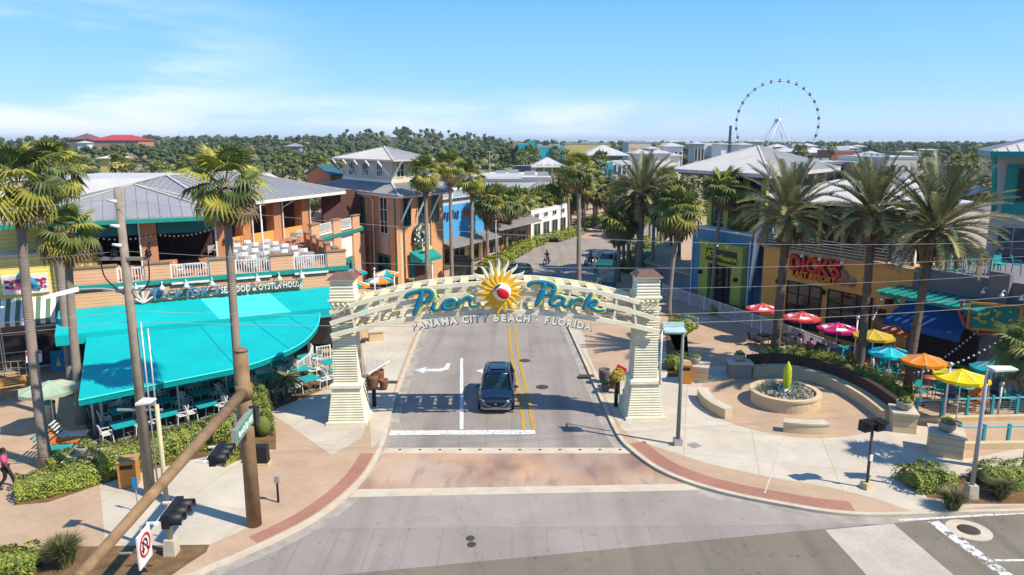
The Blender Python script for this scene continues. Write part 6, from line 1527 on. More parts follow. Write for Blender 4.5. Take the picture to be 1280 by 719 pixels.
# ================================================================== VEHICLES
M_TYRE = mat('tyre_rubber',(0.02,0.02,0.02),rough=.9); M_RIM = mat('alloy_rim',(0.4,0.4,0.42),rough=.3,metal=.8); M_CARG = glass('car_glass',(0.015,0.05,0.06),.04)
M_BLKP = mat('black_trim',(0.015,0.015,0.017),rough=.5); M_LAMP = mat('headlamp_glass',(0.45,0.45,0.47),rough=.1,spec=.8); M_REDL = mat('tail_lamp',(0.35,0.01,0.01),rough=.2)
M_CHR = mat('chrome_trim',(0.6,0.6,0.6),rough=.15,metal=1)
def wheel(par, x, y, r=.35, w=.22):
    s = 1 if y > 0 else -1; t = MB(); t.tube([(x,y-w/2,r),(x,y+w/2,r)], r, 20); o = t.build('wheel', M_TYRE, par)
    q = MB(); q.tube([(x,y+s*w/2,r),(x,y+s*(w/2+.012),r)], r*.62, 16)
    q.build('rim', M_RIM, o)
def loft(mb, secs):
    n = len(secs[0]); o = []
    for s in secs: o += s
    fs = [(i*n+j,(i+1)*n+j,(i+1)*n+(j+1)%n,i*n+(j+1)%n) for i in range(len(secs)-1) for j in range(n)]
    fs += [tuple(range(n)), tuple(reversed([(len(secs)-1)*n+j for j in range(n)]))]
    mb.smooth = True; mb.add(o, fs); mb.smooth = False
def sec(x, w, zb, zs, zt, wt, cr=.03):
    """closed section: sill, shoulder, top"""
    r = [(w*.86,zb),(w*.97,zb+.10),(w,zb+(zs-zb)*.5),(w*.985,zs),(wt,zt),(wt*.5,zt+cr)]
    return [(x,-a,b) for a,b in r]+[(x,0,zt+cr*1.3)]+[(x,a,b) for a,b in reversed(r)]
def make_suv(name, label, loc, rz, paint, group=None):
    t = thing(name, label, 'car', loc, rz, group)
    mb = MB()
    loft(mb, [sec(-2.26,.70,.50,.85,.98,.62),sec(-2.2,.84,.40,.88,1.05,.72),sec(-1.9,.92,.30,.93,1.10,.80),sec(-1.0,.92,.24,.92,1.08,.82),sec(.3,.92,.24,.92,1.06,.82),sec(1.0,.92,.25,.90,1.04,.80),
              sec(1.25,.92,.27,.88,1.0,.76),sec(1.8,.90,.30,.82,.93,.68),sec(2.12,.84,.32,.74,.82,.60),sec(2.26,.70,.36,.62,.68,.52)])
    mb.build('body', paint, t)
    g = MB(); 
    def gs(x, wb, zb, wt, zt): return [(x,-wb,zb),(x,-wt,zt),(x,-wt*.5,zt+.03),(x,0,zt+.04),(x,wt*.5,zt+.03),(x,wt,zt),(x,wb,zb)]
    loft(g, [gs(-2.2,.70,1.02,.68,1.06),gs(-1.85,.80,1.02,.62,1.52),gs(-1.4,.82,1.04,.63,1.62),gs(-.4,.82,1.04,.64,1.66),gs(.35,.81,1.02,.62,1.60),gs(1.18,.76,.98,.70,1.02)])
    g.build('glasshouse', M_CARG, t)
    r = MB(); loft(r, [gs(-2.0,.60,1.47,.58,1.50),gs(-1.5,.655,1.59,.63,1.645),gs(-.4,.665,1.635,.64,1.70),gs(.2,.655,1.60,.63,1.655),gs(.42,.64,1.56,.62,1.60)]); rf = r.build('roof', paint, t)
    r = MB(); r.box(-.9,.05,-.42,.42,1.742,1.752); r.build('sunroof', M_CARG, rf)
    for s in (-1,1):
        q = MB(); q.tube([(.38,s*.645,1.60),(1.2,s*.775,1.02)],.045,6); q.tube([(-.45,s*.66,1.62),(-.45,s*.835,1.05)],.04,6); q.tube([(-1.35,s*.655,1.6),(-1.6,s*.83,1.05)],.07,6); q.tube([(-1.9,s*.62,1.5),(-2.15,s*.74,1.03)],.06,6); q.build('pillar', paint, t)
        q = MB(); q.tube([(-1.6,s*.6,1.71),(-.6,s*.62,1.76),(.1,s*.6,1.71)],.022,6); q.build('roof_rail', M_CHR, t)
        q = MB(); q.ball((.95,s*1.03,1.08),.13,8,6,sx=.6,sy=1.0,sz=.7); q.build('door_mirror', paint, t)
        q = MB(); q.hexa([(2.02,s*.84,.66),(2.22,s*.60,.66),(2.25,s*.56,.76),(2.02,s*.82,.8),(2.06,s*.86,.68),(2.27,s*.62,.68),(2.28,s*.57,.75),(2.06,s*.84,.79)]); q.build('headlight', M_LAMP, t)
        q = MB(); q.box(-2.28,-2.1,s*.82-.1,s*.82+.06,.85,1.0); q.build('tail_light', M_REDL, t)
        q = MB(); q.box(2.12,2.24,s*.62-.1,s*.62+.1,.42,.48); q.build('fog_light', M_LAMP, t)
        for x in (.55,-.7): q = MB(); q.box(x-.1,x+.1,s*.922-.012,s*.922+.012,.86,.90); q.build('door_handle', M_CHR, t)
        q = MB(); q.box(-1.0,1.0,s*.885-.03,s*.885+.03,.22,.36); q.build('sill', M_BLKP, t)
        for x in (1.42,-1.35):
            wheel(t, x, s*.83)
            q = MB(); q.tube([(x+.40*math.cos(R(a)),s*.905,.36+.40*math.sin(R(a))) for a in range(-10,191,20)],.035,5); q.build('wheel_arch', M_BLKP, t)
    q = MB(); q.hexa([(2.2,-.46,.44),(2.2,.46,.44),(2.27,.5,.68),(2.27,-.5,.68),(2.26,-.40,.42),(2.26,.40,.42),(2.32,.44,.66),(2.32,-.44,.66)]); gr = q.build('grille', M_BLKP, t)
    q = MB(); q.tube([(2.26,-.66,.68),(2.3,-.46,.5),(2.31,-.2,.42),(2.32,0,.40),(2.31,.2,.42),(2.3,.46,.5),(2.26,.66,.68)],.02,5); q.tube([(2.33,-.05,.58),(2.33,.05,.58)],.035,8); q.build('grille_trim', M_CHR, gr)
    q = MB(); q.hexa([(2.1,-.8,.26),(2.1,.8,.26),(2.18,.8,.36),(2.18,-.8,.36),(2.24,-.6,.26),(2.24,.6,.26),(2.27,.6,.36),(2.27,-.6,.36)]); q.build('bumper', M_METAL, t)
    q = MB(); q.bar((1.16,-.6,1.03),(.95,.05,1.17),.02); q.bar((1.16,.1,1.03),(.95,.6,1.17),.02); q.build('wiper', M_BLKP, t)
    q = MB(); q.box(-2.3,-2.27,-.26,.26,.62,.74); q.build('number_plate', M_WHITE, t)
    return t
M_CARB = mat('dark_blue_car_paint',(0.008,0.022,0.038),rough=.25,spec=.6,coat=.6,var=.03); M_CARK = mat('black_car_paint',(0.01,0.011,0.016),rough=.25,coat=.6,var=.03)
M_CARW = mat('white_car_paint',(0.6,0.6,0.6),rough=.3,coat=.4,var=.02); M_CARS = mat('silver_car_paint',(0.3,0.3,0.31),rough=.3,coat=.4,var=.02)
b = P(622,500,Z0); suv = make_suv('parked_car', 'dark blue SUV facing the viewer just behind the stop line under the arch', (b.x,b.y+.1,Z0), R(-91.5), M_CARB)
suv.name = 'sport_utility_car'
b = P(645,352,Z0); make_suv('sport_utility_car', 'dark SUV driving on the upper street behind the sun emblem', (b.x,b.y,Z0), R(-117), M_CARK)
def make_pickup(label, loc, rz, paint):
    t = thing('pickup_truck', label, 'pickup truck', loc, rz)
    mb = MB(); loft(mb, [sec(-2.75,.88,.55,1.0,1.2,.86,.0),sec(-1.0,.96,.42,1.0,1.2,.88,.0),sec(1.0,.97,.42,1.0,1.18,.84),sec(1.3,.97,.42,1.0,1.14,.8),sec(2.5,.95,.45,.95,1.08,.74),sec(2.78,.85,.5,.8,.92,.62)]); mb.build('body', paint, t)
    mb = MB(); mb.box(-2.65,-.95,-.74,.74,1.195,1.21); mb.build('truck_bed', M_BLKP, t)
    def gs(x, wb, zb, wt, zt): return [(x,-wb,zb),(x,-wt,zt),(x,0,zt+.04),(x,wt,zt),(x,wb,zb)]
    g = MB(); loft(g,[gs(-.95,.82,1.15,.70,1.84),gs(.5,.82,1.15,.70,1.88),gs(1.35,.80,1.13,.74,1.16)]); g.build('glasshouse', M_CARG, t)
    g = MB(); loft(g,[gs(-1.0,.73,1.8,.70,1.86),gs(.2,.74,1.84,.71,1.93),gs(.6,.72,1.8,.70,1.86)]); g.build('roof', paint, t)
    for s in (-1,1):
        q = MB(); q.tube([(.55,s*.71,1.84),(1.35,s*.79,1.15)],.05,6); q.tube([(-.95,s*.72,1.8),(-.98,s*.83,1.15)],.07,6); q.tube([(-.1,s*.73,1.85),(-.1,s*.84,1.15)],.04,6); q.build('pillar', paint, t)
        q = MB(); q.box(1.0,1.15,s*1.05-.12,s*1.05+.12,1.15,1.4); q.build('door_mirror', M_BLKP, t)
        q = MB(); q.box(2.6,2.8,s*.68-.16,s*.68+.16,.8,.98); q.build('headlight', M_LAMP, t)
        for x in (1.75,-1.75): wheel(t, x, s*.86, .41, .26)
    q = MB(); q.box(2.74,2.84,-.48,.48,.66,.96); q.build('grille', M_BLKP, t); q = MB(); q.box(2.7,2.88,-.9,.9,.45,.62); q.build('bumper', M_CHR, t)
    return t
b = P(762,337,Z0); make_pickup('white pickup truck parked nose forward at the right kerb of the upper street', (b.x,b.y,Z0), R(-118), M_CARW)
for i,(px,py,m,lab) in enumerate(((1236,236,M_CARW,'white car parked in the far lot at the right edge'),(1222,240,M_CARS,'silver car parked in the far lot left of the white one'),(1248,232,M_CARK,'black car parked in the far lot beside the pale tower'))):
    b = P(px,py); make_suv('far_parked_car', lab, (b.x,b.y,0), R(20+i*3), m, 'cars in the far right lot')

# ================================================================== PEOPLE
M_SKIN = mat('skin',(0.33,0.17,0.10),rough=.6,var=.05); M_SKD = mat('skin_deep',(0.12,0.055,0.032),rough=.6,var=.05); M_HAIR = mat('dark_hair',(0.02,0.014,0.01),rough=.7); M_SHOE = mat('dark_shoes',(0.03,0.03,0.03))
def skin_mesh(joints, edges, radii, sub=1):
    me = bpy.data.meshes.new('b'); me.from_pydata([Vector(j) for j in joints], edges, []); o = bpy.data.objects.new('b', me); COL.objects.link(o)
    md = o.modifiers.new('s','SKIN'); md.use_smooth_shade = True
    for i, r in enumerate(radii): me.skin_vertices[0].data[i].radius = (r, r) if not isinstance(r, tuple) else r
    me.skin_vertices[0].data[0].use_root = True
    o.modifiers.new('ss','SUBSURF').levels = sub
    dg = bpy.context.evaluated_depsgraph_get(); ev = o.evaluated_get(dg); m2 = bpy.data.meshes.new_from_object(ev)
    vs = [v.co.copy() for v in m2.vertices]; fs = [tuple(p.vertices) for p in m2.polygons]
    bpy.data.objects.remove(o); bpy.data.meshes.remove(me); bpy.data.meshes.remove(m2)
    return vs, fs
PROTO = {}
def pose(kind):
    """joint positions for a 1.70 m adult facing -Y"""
    hp = .92
    J = dict(pel=(0,0,hp), sp=(0,0,1.12), ch=(0,0,1.33), nk=(0,0,1.45), hd=(0,-.02,1.56), tp=(0,-.01,1.66))
    sh = .18
    for s, n in ((-1,'l'),(1,'r')):
        J['hip'+n] = (s*.095,0,hp-.06); J['sho'+n] = (s*sh,0,1.38)
        if kind == 'walk':
            f = s; J['kn'+n] = (s*.10,-.16 if f>0 else .02,.50 if f>0 else .48); J['an'+n] = (s*.10,-.22 if f>0 else .28,.08 if f>0 else .14); J['to'+n] = (s*.11,-.38 if f>0 else .14,.04)
            J['el'+n] = (s*.25,.10*f+.02,1.10); J['wr'+n] = (s*.25,.12*f-.06,.86)
        elif kind == 'sit':
            J['hip'+n] = (s*.095,0,.50); J['kn'+n] = (s*.13,-.42,.50); J['an'+n] = (s*.13,-.44,.09); J['to'+n] = (s*.14,-.60,.04); J['el'+n] = (s*.24,-.06,.72); J['wr'+n] = (s*.18,-.32,.74)
        elif kind == 'ride':
            J['hip'+n] = (s*.11,0,.80); J['kn'+n] = (s*.26,-.34,.66); J['an'+n] = (s*.22,-.18,.30); J['to'+n] = (s*.22,-.34,.27); J['el'+n] = (s*.33,-.25,1.10); J['wr'+n] = (s*.32,-.52,1.06)
        else:
            J['kn'+n] = (s*.10,-.01,.48); J['an'+n] = (s*.10,.01,.08); J['to'+n] = (s*.12,-.16,.04); J['el'+n] = (s*.25,.02,1.10); J['wr'+n] = (s*.24,-.06,.86)
    if kind == 'sit':
        for k, z in (('pel',.56),('sp',.74),('ch',.95),('nk',1.07),('hd',1.18),('tp',1.28)): J[k] = (0,-.0,z)
        for n, s in (('l',-1),('r',1)): J['sho'+n] = (s*sh,0,1.0)
    if kind == 'ride':
        for k, y, z in (('pel',0,.86),('sp',-.03,1.04),('ch',-.08,1.25),('nk',-.11,1.37),('hd',-.14,1.48),('tp',-.14,1.58)): J[k] = (0,y,z)
        for n, s in (('l',-1),('r',1)): J['sho'+n] = (s*sh,-.09,1.3)
    return J
def person(label, loc, rz, kind, shirt, legs, skin=None, hair=None, group=None, hat=None, shorts=False):
    J = pose(kind); skin = skin or M_SKIN
    t = thing('person', label, 'person', loc, rz, group)
    names = ['pel','sp','ch','nk','hd','tp']; idx = {}; js = []; rr = []; ed = []
    def addj(n, r): idx[n] = len(js); js.append(J[n]); rr.append(r)
    for n, r in zip(names, (.12,.115,.125,.055,.085,.06)): addj(n, r)
    ed += [(0,1),(1,2),(2,3),(3,4),(4,5)]
    for s in 'lr':
        for n, r in (('sho',.06),('el',.042),('wr',.03)): addj(n+s, r)
        ed += [(idx['ch'],idx['sho'+s]),(idx['sho'+s],idx['el'+s]),(idx['el'+s],idx['wr'+s])]
        for n, r in (('hip',.09),('kn',.06),('an',.04),('to',.035)): addj(n+s, r)
        ed += [(idx['pel'],idx['hip'+s]),(idx['hip'+s],idx['kn'+s]),(idx['kn'+s],idx['an'+s]),(idx['an'+s],idx['to'+s])]
    # palms and fingers
    key = ('body',kind)
    if key not in PROTO:
        vs, fs = skin_mesh(js, ed, rr); mb = MB(); mb.smooth = True; mb.add(vs, fs)
        for s, sg in (('l',-1),('r',1)):
            w = Vector(J['wr'+s]); e = Vector(J['el'+s]); d = (w-e).normalized(); side = Vector((0,-1,0)) if abs(d.y) < .7 else Vector((sg*-1,0,0)); side = (side-d*side.dot(d)).normalized(); nn = d.cross(side)
            mb.tube([w-d*.01,w+d*.04,w+d*.085],[.026,.034,.03],8,flat=.5)
            for k in range(4):
                o = w+d*.08+side*(.026-.017*k); L_ = (.065,.075,.07,.055)[k]; cu = nn*(-sg)*.012
                mb.tube([o,o+d*L_*.5+cu*.4,o+d*L_+cu*1.6],[.0085,.008,.006],6)
            o = w+d*.03+side*.03; mb.tube([o,o+side*.022+d*.02,o+side*.03+d*.05],[.010,.009,.007],6)
        h = Vector(J['hd']); mb.ball(h+Vector((0,0,.03)),.098,12,9,sx=.82,sy=.98,sz=1.18); mb.ball(h+Vector((0,-.098,.02)),.018,6,5,sz=1.5); mb.ball(h+Vector((0,-.085,-.035)),.022,6,4,sz=.4)
        for q in (-1,1): mb.ball(h+Vector((q*.082,0,.02)),.022,6,5,sx=.4); 
        o = mb.build('body', skin, t); PROTO[key] = o.data
    else:
        me = PROTO[key]
        if me.materials[0] != skin: me = me.copy(); me.materials[0] = skin
        o = bpy.data.objects.new('body', me); COL.objects.link(o); o.parent = t
    h = Vector(J['hd']); q = MB()
    for s in (-1,1): q.ball(h+Vector((s*.033,-.088,.045)),.011,6,4)
    q.build('eye', M_HAIR, o) 
    def cloth(nm, jn, radii, edges, m):
        k2 = (nm,kind,tuple(jn))
        if k2 not in PROTO:
            vs, fs = skin_mesh([J[a] if isinstance(a,str) else a for a in jn], edges, radii); mb = MB(); mb.smooth = True; mb.add(vs, fs); c_ = mb.build(nm, m, t); PROTO[k2] = c_.data
        else:
            me = PROTO[k2]
            if me.materials[0] != m: me = me.copy(); me.materials[0] = m
            c_ = bpy.data.objects.new(nm, me); COL.objects.link(c_); c_.parent = t
        return c_
    mid = lambda a, b, f: tuple(Vector(J[a]).lerp(Vector(J[b]), f))
    cloth('shirt', ['pel','sp','ch',mid('ch','nk',.6),'shol',mid('shol','ell',.75),'shor',mid('shor','elr',.75)], [.142,.138,.148,.075,.082,.062,.082,.062], [(0,1),(1,2),(2,3),(2,4),(4,5),(2,6),(6,7)], shirt)
    f = .98 if not shorts else .12
    lo = (lambda s: mid('kn'+s,'an'+s,f))
    cloth('trousers' if not shorts else 'shorts', ['pel','hipl','knl',lo('l'),'hipr','knr',lo('r')], [.138,.108,.075,.052 if not shorts else .075,.108,.075,.052 if not shorts else .075], [(0,1),(1,2),(2,3),(0,4),(4,5),(5,6)], legs)
    for s in 'lr': q = MB(); a = Vector(J['an'+s]); b_ = Vector(J['to'+s]); q.tube([a+(a-b_)*.25-Vector((0,0,.03)),a-Vector((0,0,.03)),b_],[.045,.055,.045],8,flat=.75); q.build('shoe', M_SHOE, t)
    q = MB(); q.ball(h+Vector((0,.018,.055)),.108,12,9,sx=.86,sy=.98,sz=1.08)
    if hat: q.build('hair', hair or M_HAIR, t); q = MB(); q.ball(h+Vector((0,.0,.07)),.125,12,8,sz=1.0); q.build('helmet', hat, t)
    else: q.build('hair', hair or M_HAIR, t)
    return t
M_PINK = mat('pink_shirt',(0.62,0.10,0.22),rough=.9); M_NVY = mat('dark_trousers',(0.02,0.022,0.035),rough=.9); M_WSH = mat('white_shirt',(0.62,0.60,0.58),rough=.9); M_BKS = mat('black_shirt',(0.025,0.022,0.025),rough=.9)
M_BLS = mat('blue_shirt',(0.05,0.12,0.28),rough=.9); M_MRN = mat('maroon_shirt',(0.16,0.02,0.03),rough=.9); M_DEN = mat('denim',(0.06,0.09,0.15),rough=.9); M_GRS = mat('grey_shirt',(0.22,0.2,0.2),rough=.9)
b = P(10,610); person('person in a pink shirt and black trousers walking at the left edge', b, R(115), 'walk', M_PINK, M_NVY, M_SKD)
b = P(1088,478); person('person in a white shirt standing beside the turquoise umbrella', b, R(70), 'stand', M_WSH, M_NVY)
for i,(px,py,sh,lab) in enumerate(((812,356,M_WSH,'person in white standing against the blue grey retaining wall'),(819,357,M_BKS,'person in black standing between two others by the retaining wall'),(828,359,M_BKS,'person in black nearest the blue shop by the retaining wall'))):
    b = P(px,py); person(lab, b, R(-10+20*i), 'stand', sh, M_NVY, group='people by the retaining wall')
for i,(px,py,sh,lab) in enumerate(((753,384,M_BKS,'pedestrian in black behind the arch truss, left of three'),(768,388,M_BLS,'pedestrian in blue behind the arch truss, middle of three'),(789,383,M_GRS,'pedestrian in grey behind the arch truss beside the right pillar'))):
    b = P(px,py); person(lab, b, R(60+60*i), 'walk', sh, M_DEN, group='pedestrians behind the truss')
b = P(516,372); person('pedestrian in dark clothes outside the teal tower entrance', P(522,350), R(200), 'stand', M_BKS, M_DEN)
# motorcycles with riders
def bike(label, loc, rz, paint):
    t = thing('motorcycle', label, 'motorcycle', loc, rz)
    for y, r in ((-.72,.31),(.68,.31)):
        q = MB(); n = 20; q.tube([(0,y+r*math.cos(2*math.pi*i/n),r+r*math.sin(2*math.pi*i/n)) for i in range(n+1)],.065,8,caps=False,upv=(1,0,0)); w_ = q.build('wheel', M_TYRE, t)
        q = MB(); q.tube([(-.05,y,r),(.05,y,r)],.2,12); q.build('rim', M_RIM, w_)
    q = MB(); q.ball((0,-.15,.80),.2,10,7,sx=.75,sy=1.5,sz=.75); q.build('fuel_tank', paint, t)
    q = MB(); q.ball((0,.35,.74),.2,10,6,sx=.7,sy=1.8,sz=.4); q.build('seat', M_BLKP, t)
    q = MB(); q.box(-.17,.17,-.3,.25,.28,.62,.03,.03); q.build('engine', M_METAL, t)
    for s in (-1,1):
        q = MB(); q.tube([(s*.09,-.72,.31),(s*.09,-.5,.92)],.025,6); q.build('fork', M_CHR, t); q = MB(); q.tube([(s*.2,-.3,.3),(s*.2,.3,.28),(s*.2,.85,.34)],.045,8); q.build('exhaust', M_CHR, t)
    q = MB(); q.tube([(-.4,-.42,1.05),(-.15,-.5,1.0),(.15,-.5,1.0),(.4,-.42,1.05)],.018,6); q.build('handlebar', M_CHR, t)
    q = MB(); q.ball((0,-.62,.88),.11,10,7); q.build('headlight', M_LAMP, t)
    q = MB(); q.box(-.08,.08,.62,1.0,.62,.67); q.build('rear_fender', paint, t); return t
for px, py, lab, m, sh in ((683,331,'red and black motorcycle ridden in the middle of the upper street',mat('orange_bike_paint',(0.35,0.06,0.03),rough=.3),M_BKS),(737,331,'dark motorcycle waiting beside the white pickup',M_CARK,M_BLS)):
    b = P(px,py,Z0); a = R(-22) if px == 683 else R(-40); bike(lab, b, a, m)
    person('rider in dark clothes on the motorcycle in mid street' if px == 683 else 'rider in blue on the motorcycle beside the pickup', (b.x-math.sin(a)*.28, b.y+math.cos(a)*.28, Z0), a, 'ride', sh, M_NVY, hat=M_BLKP)

# ================================================================== STREET FURNITURE
M_CONW = mat('utility_pole_wood',(0.30,0.25,0.19),rough=.9,var=.15,scale=3,bump=.3); M_MAST = mat('brown_mast_paint',(0.30,0.185,0.095),col2=(0.17,0.10,0.05),scale=2.2,rough=.8,bump=.2,fine=.15)
b = P(188,618); up_ = thing('utility_pole', 'tall weathered utility pole with white conduits and lamp arm in front of the canopy', 'utility pole', b)
mb = MB(); mb.tube([(0,0,0),(0,0,12.0)],[.21,.13],12); mb.build('pole', M_CONW, up_)
for s in (.38,.62): mb = MB(); mb.tube([(s,-.1,0),(s,-.1,7.4-s)],.032,8); mb.build('conduit', M_METAL, up_)
for z in (3.5,8.2): mb = MB(); mb.box(-.9,.85,-.08,-.02,z,z+.08); mb.build('bracket', M_METAL, up_)
mb = MB(); mb.box(-.95,1.0,-.12,.0,9.35,9.47); mb.build('cross_arm', M_CONW, up_)
for x in (-.85,.9,-.35): mb = MB(); mb.lathe((x,-.06,9.47),[(.05,0),(.12,.05),(.12,.12),(.08,.16),(.12,.2),(.05,.3)],10); mb.build('insulator', M_BLKP, up_)
for z in (11.5,10.6,9.9): mb = MB(); mb.tube([(0,-.15,z),(-.28,-.25,z+.06)],[.07,.045],8); mb.build('insulator', M_WHITE, up_)
for pts in ([(-.85,-.1,9.4),(-.75,-.1,8.7),(-.1,-.18,8.1)],[(.9,-.1,9.4),(.85,-.1,8.6),(.55,-.15,8.2)]): mb = MB(); mb.tube(catmull(pts,5),.025,6); mb.build('cable', M_BLKP, up_)
mb = MB(); mb.tube(catmull([(0,0,8.05),(-.7,-.2,8.3),(-1.6,-.5,8.35)],5),.035,8); la = mb.build('lamp_arm', M_METAL, up_)
mb = MB(); mb.hexa([(-2.6,-.95,8.1),(-2.45,-1.15,8.1),(-1.5,-.55,8.28),(-1.65,-.35,8.28),(-2.6,-.95,8.2),(-2.45,-1.15,8.2),(-1.5,-.55,8.42),(-1.65,-.35,8.42)]); mb.build('lamp_head', M_WHITE, la)
# mast with long arm carrying signals
b = P(318,656); D_ = Vector((.8,-10.4,0)).normalized()
ms = thing('signal_mast', 'thick brown traffic signal mast with long arm reaching over the front road', 'traffic signal mast', b)
mb = MB(); mb.tube([(0,0,0),(0,0,6.55)],[.26,.22],20); mb.tube([(0,0,6.55),(0,0,6.62)],[.24,.2],20); mb.build('mast', M_MAST, ms)
mb = MB(); mb.tube([(0,0,4.85),(0,0,5.35)],.29,20); mb.build('collar', M_MAST, ms)
mb = MB(); mb.tube([Vector((0,0,5.1)),D_*11.2+Vector((0,0,5.25))],[.19,.115],20); mb.tube([D_*11.2+Vector((0,0,5.25)),D_*11.26+Vector((0,0,5.25))],[.13,.125],20); mb.build('mast_arm', M_MAST, ms)
nR = Vector((-D_.y, D_.x, 0))  # to the right of the arm (towards +X)
def signal_h(label, s, group):
    c = b+D_*s+nR*.62+Vector((0,0,4.95)); t = thing('traffic_signal', label, 'traffic signal', c, math.atan2(D_.y,D_.x), group)
    # local x along the arm, local y to +X side
    mb = MB(); mb.box(-.6,.6,-.10,.12,-.2,.2); mb.build('housing', M_BLKP, t)
    for k in (-1,0,1):
        q = MB(); n = 14; o = []
        for i in range(n+1):
            a = R(-40+260*i/n); o.append((.19*math.cos(a), .19*math.sin(a)))
        vs = [(k*.4+x,.12,z) for x,z in o]+[(k*.4+x*1.0,.46,z) for x,z in o]+[(k*.4+x*.93,.12,z*.93) for x,z in o]+[(k*.4+x*.93,.46,z*.93) for x,z in o]; m = n+1
        q.smooth = True; q.add(vs, [(i,i+1,m+i+1,m+i) for i in range(n)]+[(2*m+i+1,2*m+i,3*m+i,3*m+i+1) for i in range(n)]+[(m+i,m+i+1,3*m+i+1,3*m+i) for i in range(n)]); v = q.build('visor', M_BLKP, t)
        q = MB(); q.tube([(k*.4,.121,0),(k*.4,.15,0)],.15,14); q.build('lens', [mat('lens_red',(0.12,0.01,0.01),rough=.2),mat('lens_amber',(0.15,0.08,0.01),rough=.2),mat('lens_green',(0.01,0.10,0.05),rough=.2)][k+1], v)
    t.scale = (.82,.82,.82)
    q = MB(); q.box(-.75,.75,-.24,-.18,-.04,.04); q.box(-.62,-.56,-.5,-.10,-.03,.03); q.box(.56,.62,-.5,-.10,-.03,.03); q.build('mounting_bracket', M_WHITE, t)
signal_h('horizontal three lens signal hanging lower left on the brown mast arm', 8.2, 'signals on the brown mast arm')
signal_h('horizontal three lens signal nearer the brown mast', 4.9, 'signals on the brown mast arm')
# street name sign under the arm
c = b+D_*1.9+nR*.45+Vector((0,0,4.55)); t = thing('street_name_sign', 'green street name sign with pale lettering hanging beside the brown mast', 'street sign', c, math.atan2(D_.y,D_.x)+math.pi)
mb = MB(); mb.box(-.95,.95,-.08,.08,-.24,.24); mb.build('case', M_METAL, t)
mb = MB(); mb.box(-.88,.88,-.092,-.081,-.19,.19); mb.build('green_face', mat('sign_face_green',(0.05,0.30,0.16)), t)
rg = random.Random(6); mb = MB()
for k in range(11): mb.cbox((-.72+k*.144,-.10,rg.uniform(-.03,.03)),rg.uniform(.04,.1),.02,rg.uniform(.12,.24),ry=rg.uniform(-.3,.3))
mb.build('lettering', M_WHITE, t)
mb = MB(); mb.box(-.7,-.66,-.02,.02,.24,.6); mb.box(.66,.7,-.02,.02,.24,.6); mb.build('hanger', M_METAL, t)
mb = MB(); mb.box(1.0,1.35,-.15,.15,-.4,.2); mb.build('dark_box', M_BLKP, t)
# no turn sign
c = b+D_*9.35+nR*.42+Vector((0,0,4.75)); t = thing('no_turn_sign', 'white sign with black turn arrow crossed by a red ring on the mast arm', 'traffic sign', c, math.atan2(D_.y,D_.x)+math.pi); t.scale = (.85,)*3
mb = MB(); mb.box(-.38,.38,-.02,.02,-.46,.46); mb.build('plate', M_WHITE, t)
mb = MB(); n = 28
mb.tube([(.29*math.cos(2*math.pi*i/n),-.035,.06+.29*math.sin(2*math.pi*i/n)) for i in range(n+1)],.035,4,caps=False,upv=(0,1,0),flat=.3); mb.bar((-.2,-.036,.26),(.2,-.036,-.14),.012,.06,up=(0,1,0)); mb.build('red_ring', M_SRED, t)
mb = MB(); mb.tube(catmull([(.12,-.03,-.14),(.12,-.03,.12),(.0,-.03,.22),(-.12,-.03,.12),(-.12,-.03,.0)],5),.03,4,upv=(0,1,0),flat=.2); mb.add([(-.22,-.03,.0),(-.02,-.03,.0),(-.12,-.03,-.14)],[(0,2,1)]); mb.build('arrow', M_BLKP, t)
mb = MB(); mb.box(-.3,-.26,.02,.5,-.02,.02); mb.box(-.02,.02,.02,.06,-.6,.6); mb.build('bracket', M_METAL, t)
# round small blue parking plaque and loose post below arm
c = P(173,640); t = thing('blue_plaque_post', 'small blue plaque on a thin post behind the brown arm', 'sign', c)
mb = MB(); mb.tube([(0,0,0),(0,0,1.35)],.025,6); mb.build('post', M_METAL, t); mb = MB(); mb.box(-.1,.1,-.035,-.02,.95,1.4); mb.build('plaque', mat('plaque_blue',(0.02,0.25,0.5)), t)
# pedestrian signal black box by the mast and small meter
c = P(348,628); t = thing('bollard_light', 'small grey post with white top on the left corner pavement', 'bollard', c); mb = MB(); mb.tube([(0,0,0),(0,0,.95)],.045,8); mb.build('post', M_BLKP, t); mb = MB(); mb.box(-.09,.09,-.06,.06,.82,1.08); mb.build('button_box', M_METAL, t)
c = P(326,580); t = thing('equipment_box', 'black equipment box on a short post behind the brown mast', 'equipment box', c); mb = MB(); mb.box(-.3,.35,-.2,.2,.1,.85,.02,.02); mb.build('housing', M_BLKP, t); mb = MB(); mb.box(-.34,.4,-.24,.24,0,.1); mb.build('foot', M_STONE, t)
# lamps with flat heads
def flat_lamp(label, px, py, h, pm, head=(.9,.0), rz=0):
    c = P(px,py); t = thing('street_lamp', label, 'street lamp', c, rz, 'street lamps on concrete feet')
    mb = MB(); mb.box(-.2,.2,-.2,.2,0,.55,.03,.03); mb.build('concrete_foot', M_KERB, t)
    mb = MB(); mb.tube([(0,0,.55),(0,0,h)],[.085,.065],12); mb.build('pole', pm, t)
    mb = MB(); mb.box(-.05,head[0],-.05,.05,h-.02,h+.06); mb.build('lamp_arm', M_METAL, t)
    s = 1 if head[0] > 0 else -1; x0, x1 = sorted((s*.1, head[0])); mb = MB(); mb.hexa([(x0,-.28,h+.06),(x1,-.22,h+.10),(x1,.22,h+.10),(x0,.28,h+.06),(x0,-.28,h+.14),(x1,-.22,h+.15),(x1,.22,h+.15),(x0,.28,h+.14)]); mb.build('lamp_head', M_WHITE, t)
    return t
